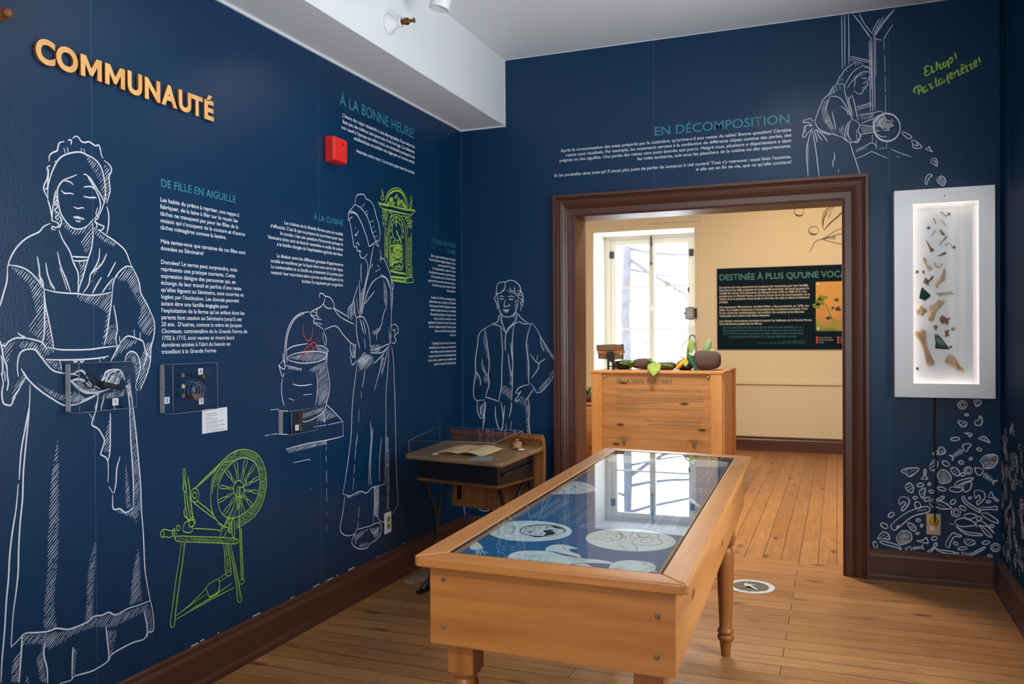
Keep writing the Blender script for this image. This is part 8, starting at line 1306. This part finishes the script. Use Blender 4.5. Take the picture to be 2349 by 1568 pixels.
wall_text('white text block headed À LA BONNE HEURE! high on the wall under the beam', LEFT, ['À LA BONNE HEURE!'], (-0.6541, 2.519), 0.0802, [0.784],
    ['L’heure des repas ressemble à une chorégraphie. Pour éviter les', 'faux pas, les cuisines sont pourvues d’une horloge. Cet élément,', 'non usuel à l’époque en milieu rural, est nécessaire puisque la vie', 'ecclésiastique et scolaire est régie par un horaire strict.', '', 'Attendez votre tour, il y en aura pour tout le monde.'],
    (-0.6535, 2.4625), 0.0268, 0.0305, 'L’heure des repas ressemble à une chorégraphie. Pour éviter les', 0.766, 'RIGHT')
wall_text('white text block headed À LA CUISINE left of the drawn cook’s head', LEFT, ['À LA CUISINE'], (-1.4227, 1.9142), 0.040, [0.251],
    ['Les cuisines de la Grande Ferme sont un modèle', 'd’efficacité. C’est là que se prépare la nourriture pour tout', 'le monde: c’est une question d’économie puisque le', 'Séminaire évite ainsi de fournir ustensiles et outils de cuisine', 'à la famille chargée de l’exploitation agricole des lieux.', '', 'La division entre les différents groupes d’appartenance', 'sociale se manifeste par la façon dont sont servis les repas.', 'Le contremaître et sa famille se présentent à la porte pour', 'recevoir leur nourriture alors que les ecclésiastiques et les', 'écoliers la reçoivent par un guichet.'],
    (-1.425, 1.8635), 0.0222, 0.0256, 'Séminaire évite ainsi de fournir ustensiles et outils de cuisine', 0.593, 'RIGHT')
wall_text('narrow white text column headed L’ÉCOLE EN PLEIN CHAMP next to the room corner', LEFT, ['L’ÉCOLE EN PLEIN', 'CHAMP'], (-0.0975, 1.9296), 0.038, [0.344, 0.140],
    ['Est-ce que les élèves de la Grande', 'Ferme faisaient régulièrement l’école', 'buissonnière? À l’origine,', 'la « buissonnière » est une école', 'clandestine se tenant en plein champ.', 'Si les écoliers de la Grande Ferme', 'apprennent eux aussi dans les champs,', 'ils ne font pas pour autant l’école', 'buissonnière.', '', 'À partir de 1676, un enseignement', 'élémentaire est prodigué à la Grande', 'Ferme pour les fils de paysans ou les', 'enfants doués démunis ou souffrant', 'd’incapacité physique. Ils apprennent', 'à lire, à écrire, à compter, mais', 'également à cultiver la terre. En raison', 'de leur double emploi à l’école et à la', 'ferme, les élèves sont appelés', 'mitoyens.', '', 'L’objectif, en combinant études et', 'travail dans les champs, est d’instruire', 'des enfants qui n’en auraient pas les', 'moyens, favoriser leur développement', 'et, au mieux, espérer que quelques-uns', 'aient la vocation ecclésiastique.'],
    (-0.102, 1.8443), 0.0222, 0.02568, 'également à cultiver la terre. En raison', 0.390, 'RIGHT', 0.0432)
wall_text('white text block headed EN DÉCOMPOSITION above the doorway', BACK, ['EN DÉCOMPOSITION'], (2.072, 2.561), 0.0765, [0.774],
    ['Après la consommation des mets préparés par la cuisinière, qu’arrive-t-il aux restes de table? Bonne question! Certains', 'restes sont réutilisés. Par exemple, les ossements servent à la confection de différents objets comme des perles, des', 'peignes ou des aiguilles. Une partie des restes sera aussi donnée aux porcs. Malgré tout, plusieurs « disparaissent » dans', 'les vides sanitaires, soit sous les planchers de la cuisine ou des appartements.', '', 'Et les poubelles dans tout ça? Il serait plus juste de parler de compost à ciel ouvert! Tout s’y retrouve : aussi bien l’assiette,', 'si elle est en fin de vie, que ce qu’elle contient!'],
    (2.0775, 2.5142), 0.0262, 0.0307, 'Et les poubelles dans tout ça? Il serait plus juste de parler de compost à ciel ouvert! Tout s’y retrouve : aussi bien l’assiette,', 1.426, 'RIGHT')

# ------------------------------------------------------------------ line drawings printed on the walls
graphic('seamstress', LEFT, 'white_ink', label='large white line drawing of a woman in bonnet and apron, hands before her', cat='wall drawing', loc=(0, -3.1, 1.2))
graphic('wheel', LEFT, 'lime_ink', label='lime green line drawing of a spinning wheel', cat='wall drawing', loc=(0, -2.5, 0.6))
cook = graphic('cook', LEFT, 'white_ink', label='white line drawing of a cook in profile holding a steaming pot over a hearth table', cat='wall drawing', loc=(0, -1.4, 1.0))
graphic('carrot', LEFT, 'red_ink', cook, 'carrot_sketch', label='red sketched carrot falling into the pot')
graphic('clock', LEFT, 'lime_ink', label='lime green drawing of an ornate mantel clock behind the drawn cook', cat='wall drawing', h=0.0006, loc=(0, -0.9, 1.8))
graphic('boy', BACK, 'white_ink', label='white line drawing of a boy with open vest, hand on hip, left of the doorway', cat='wall drawing', loc=(0.3, 0, 1.0))
graphic('plate_woman', BACK, 'white_ink', label='white line drawing of a woman tipping a plate of bones at a window', cat='wall drawing', loc=(2.4, 0, 2.5))
graphic('script', BACK, 'lime_ink', name='wall_script', label='lime green handwriting Et hop! Par la fenêtre! on the dark wall', cat='wall text', loc=(2.8, 0, 2.7))
graphic('bones', BACK, 'white_ink', label='white drawing of a heap of bones, fish skeletons and shards around the outlet', cat='wall drawing', loc=(2.85, 0, 0.2))
graphic('seed', FAR, 'black_ink', label='black drawing of pods and round seeds on the cream far wall', cat='wall drawing', loc=(2.1, YF, 2.7))
RIGHTP = Plane((XR, 0, 0), (0, -1, 0), (0, 0, 1), (-1, 0, 0))
m = MB(); rr = random.Random(21)
for k in range(120):
    a = 0.03 + 0.62 * rr.random(); top = 0.92 - 0.35 * abs(a - 0.25); z = 0.20 + (top - 0.20) * rr.random() ** 1.2
    if rr.random() < 0.6: ribbon(m, RIGHTP, [(a + 0.016 * math.cos(t) * 1.3, z + 0.011 * math.sin(t)) for t in [2 * math.pi * j / 9 for j in range(10)]], 0.0045)
    elif rr.random() < 0.6:
        an = rr.uniform(0, 3.1); l = rr.uniform(0.03, 0.07); c_, s_ = math.cos(an), math.sin(an)
        for o_ in (-0.007, 0.007): ribbon(m, RIGHTP, [(a - c_ * l - s_ * o_, z - s_ * l + c_ * o_), (a - s_ * o_ * 0.6, z + c_ * o_ * 0.6), (a + c_ * l - s_ * o_, z + s_ * l + c_ * o_)], 0.005)
    else:
        P = [(a + rr.uniform(0.02, 0.04) * math.cos(t), z + rr.uniform(0.02, 0.035) * math.sin(t)) for t in [2 * math.pi * j / 6 for j in range(6)]]
        ribbon(m, RIGHTP, P + [P[0]], 0.005, sm=1); hatch(m, RIGHTP, P, (1, -0.2), 0.008, 0.003, rnd=rr)
m.build('wall_drawing', 'white_ink', label='white drawing of bones continuing on the dark side wall past the corner', cat='wall drawing', loc=(XR, -0.3, 0.2))
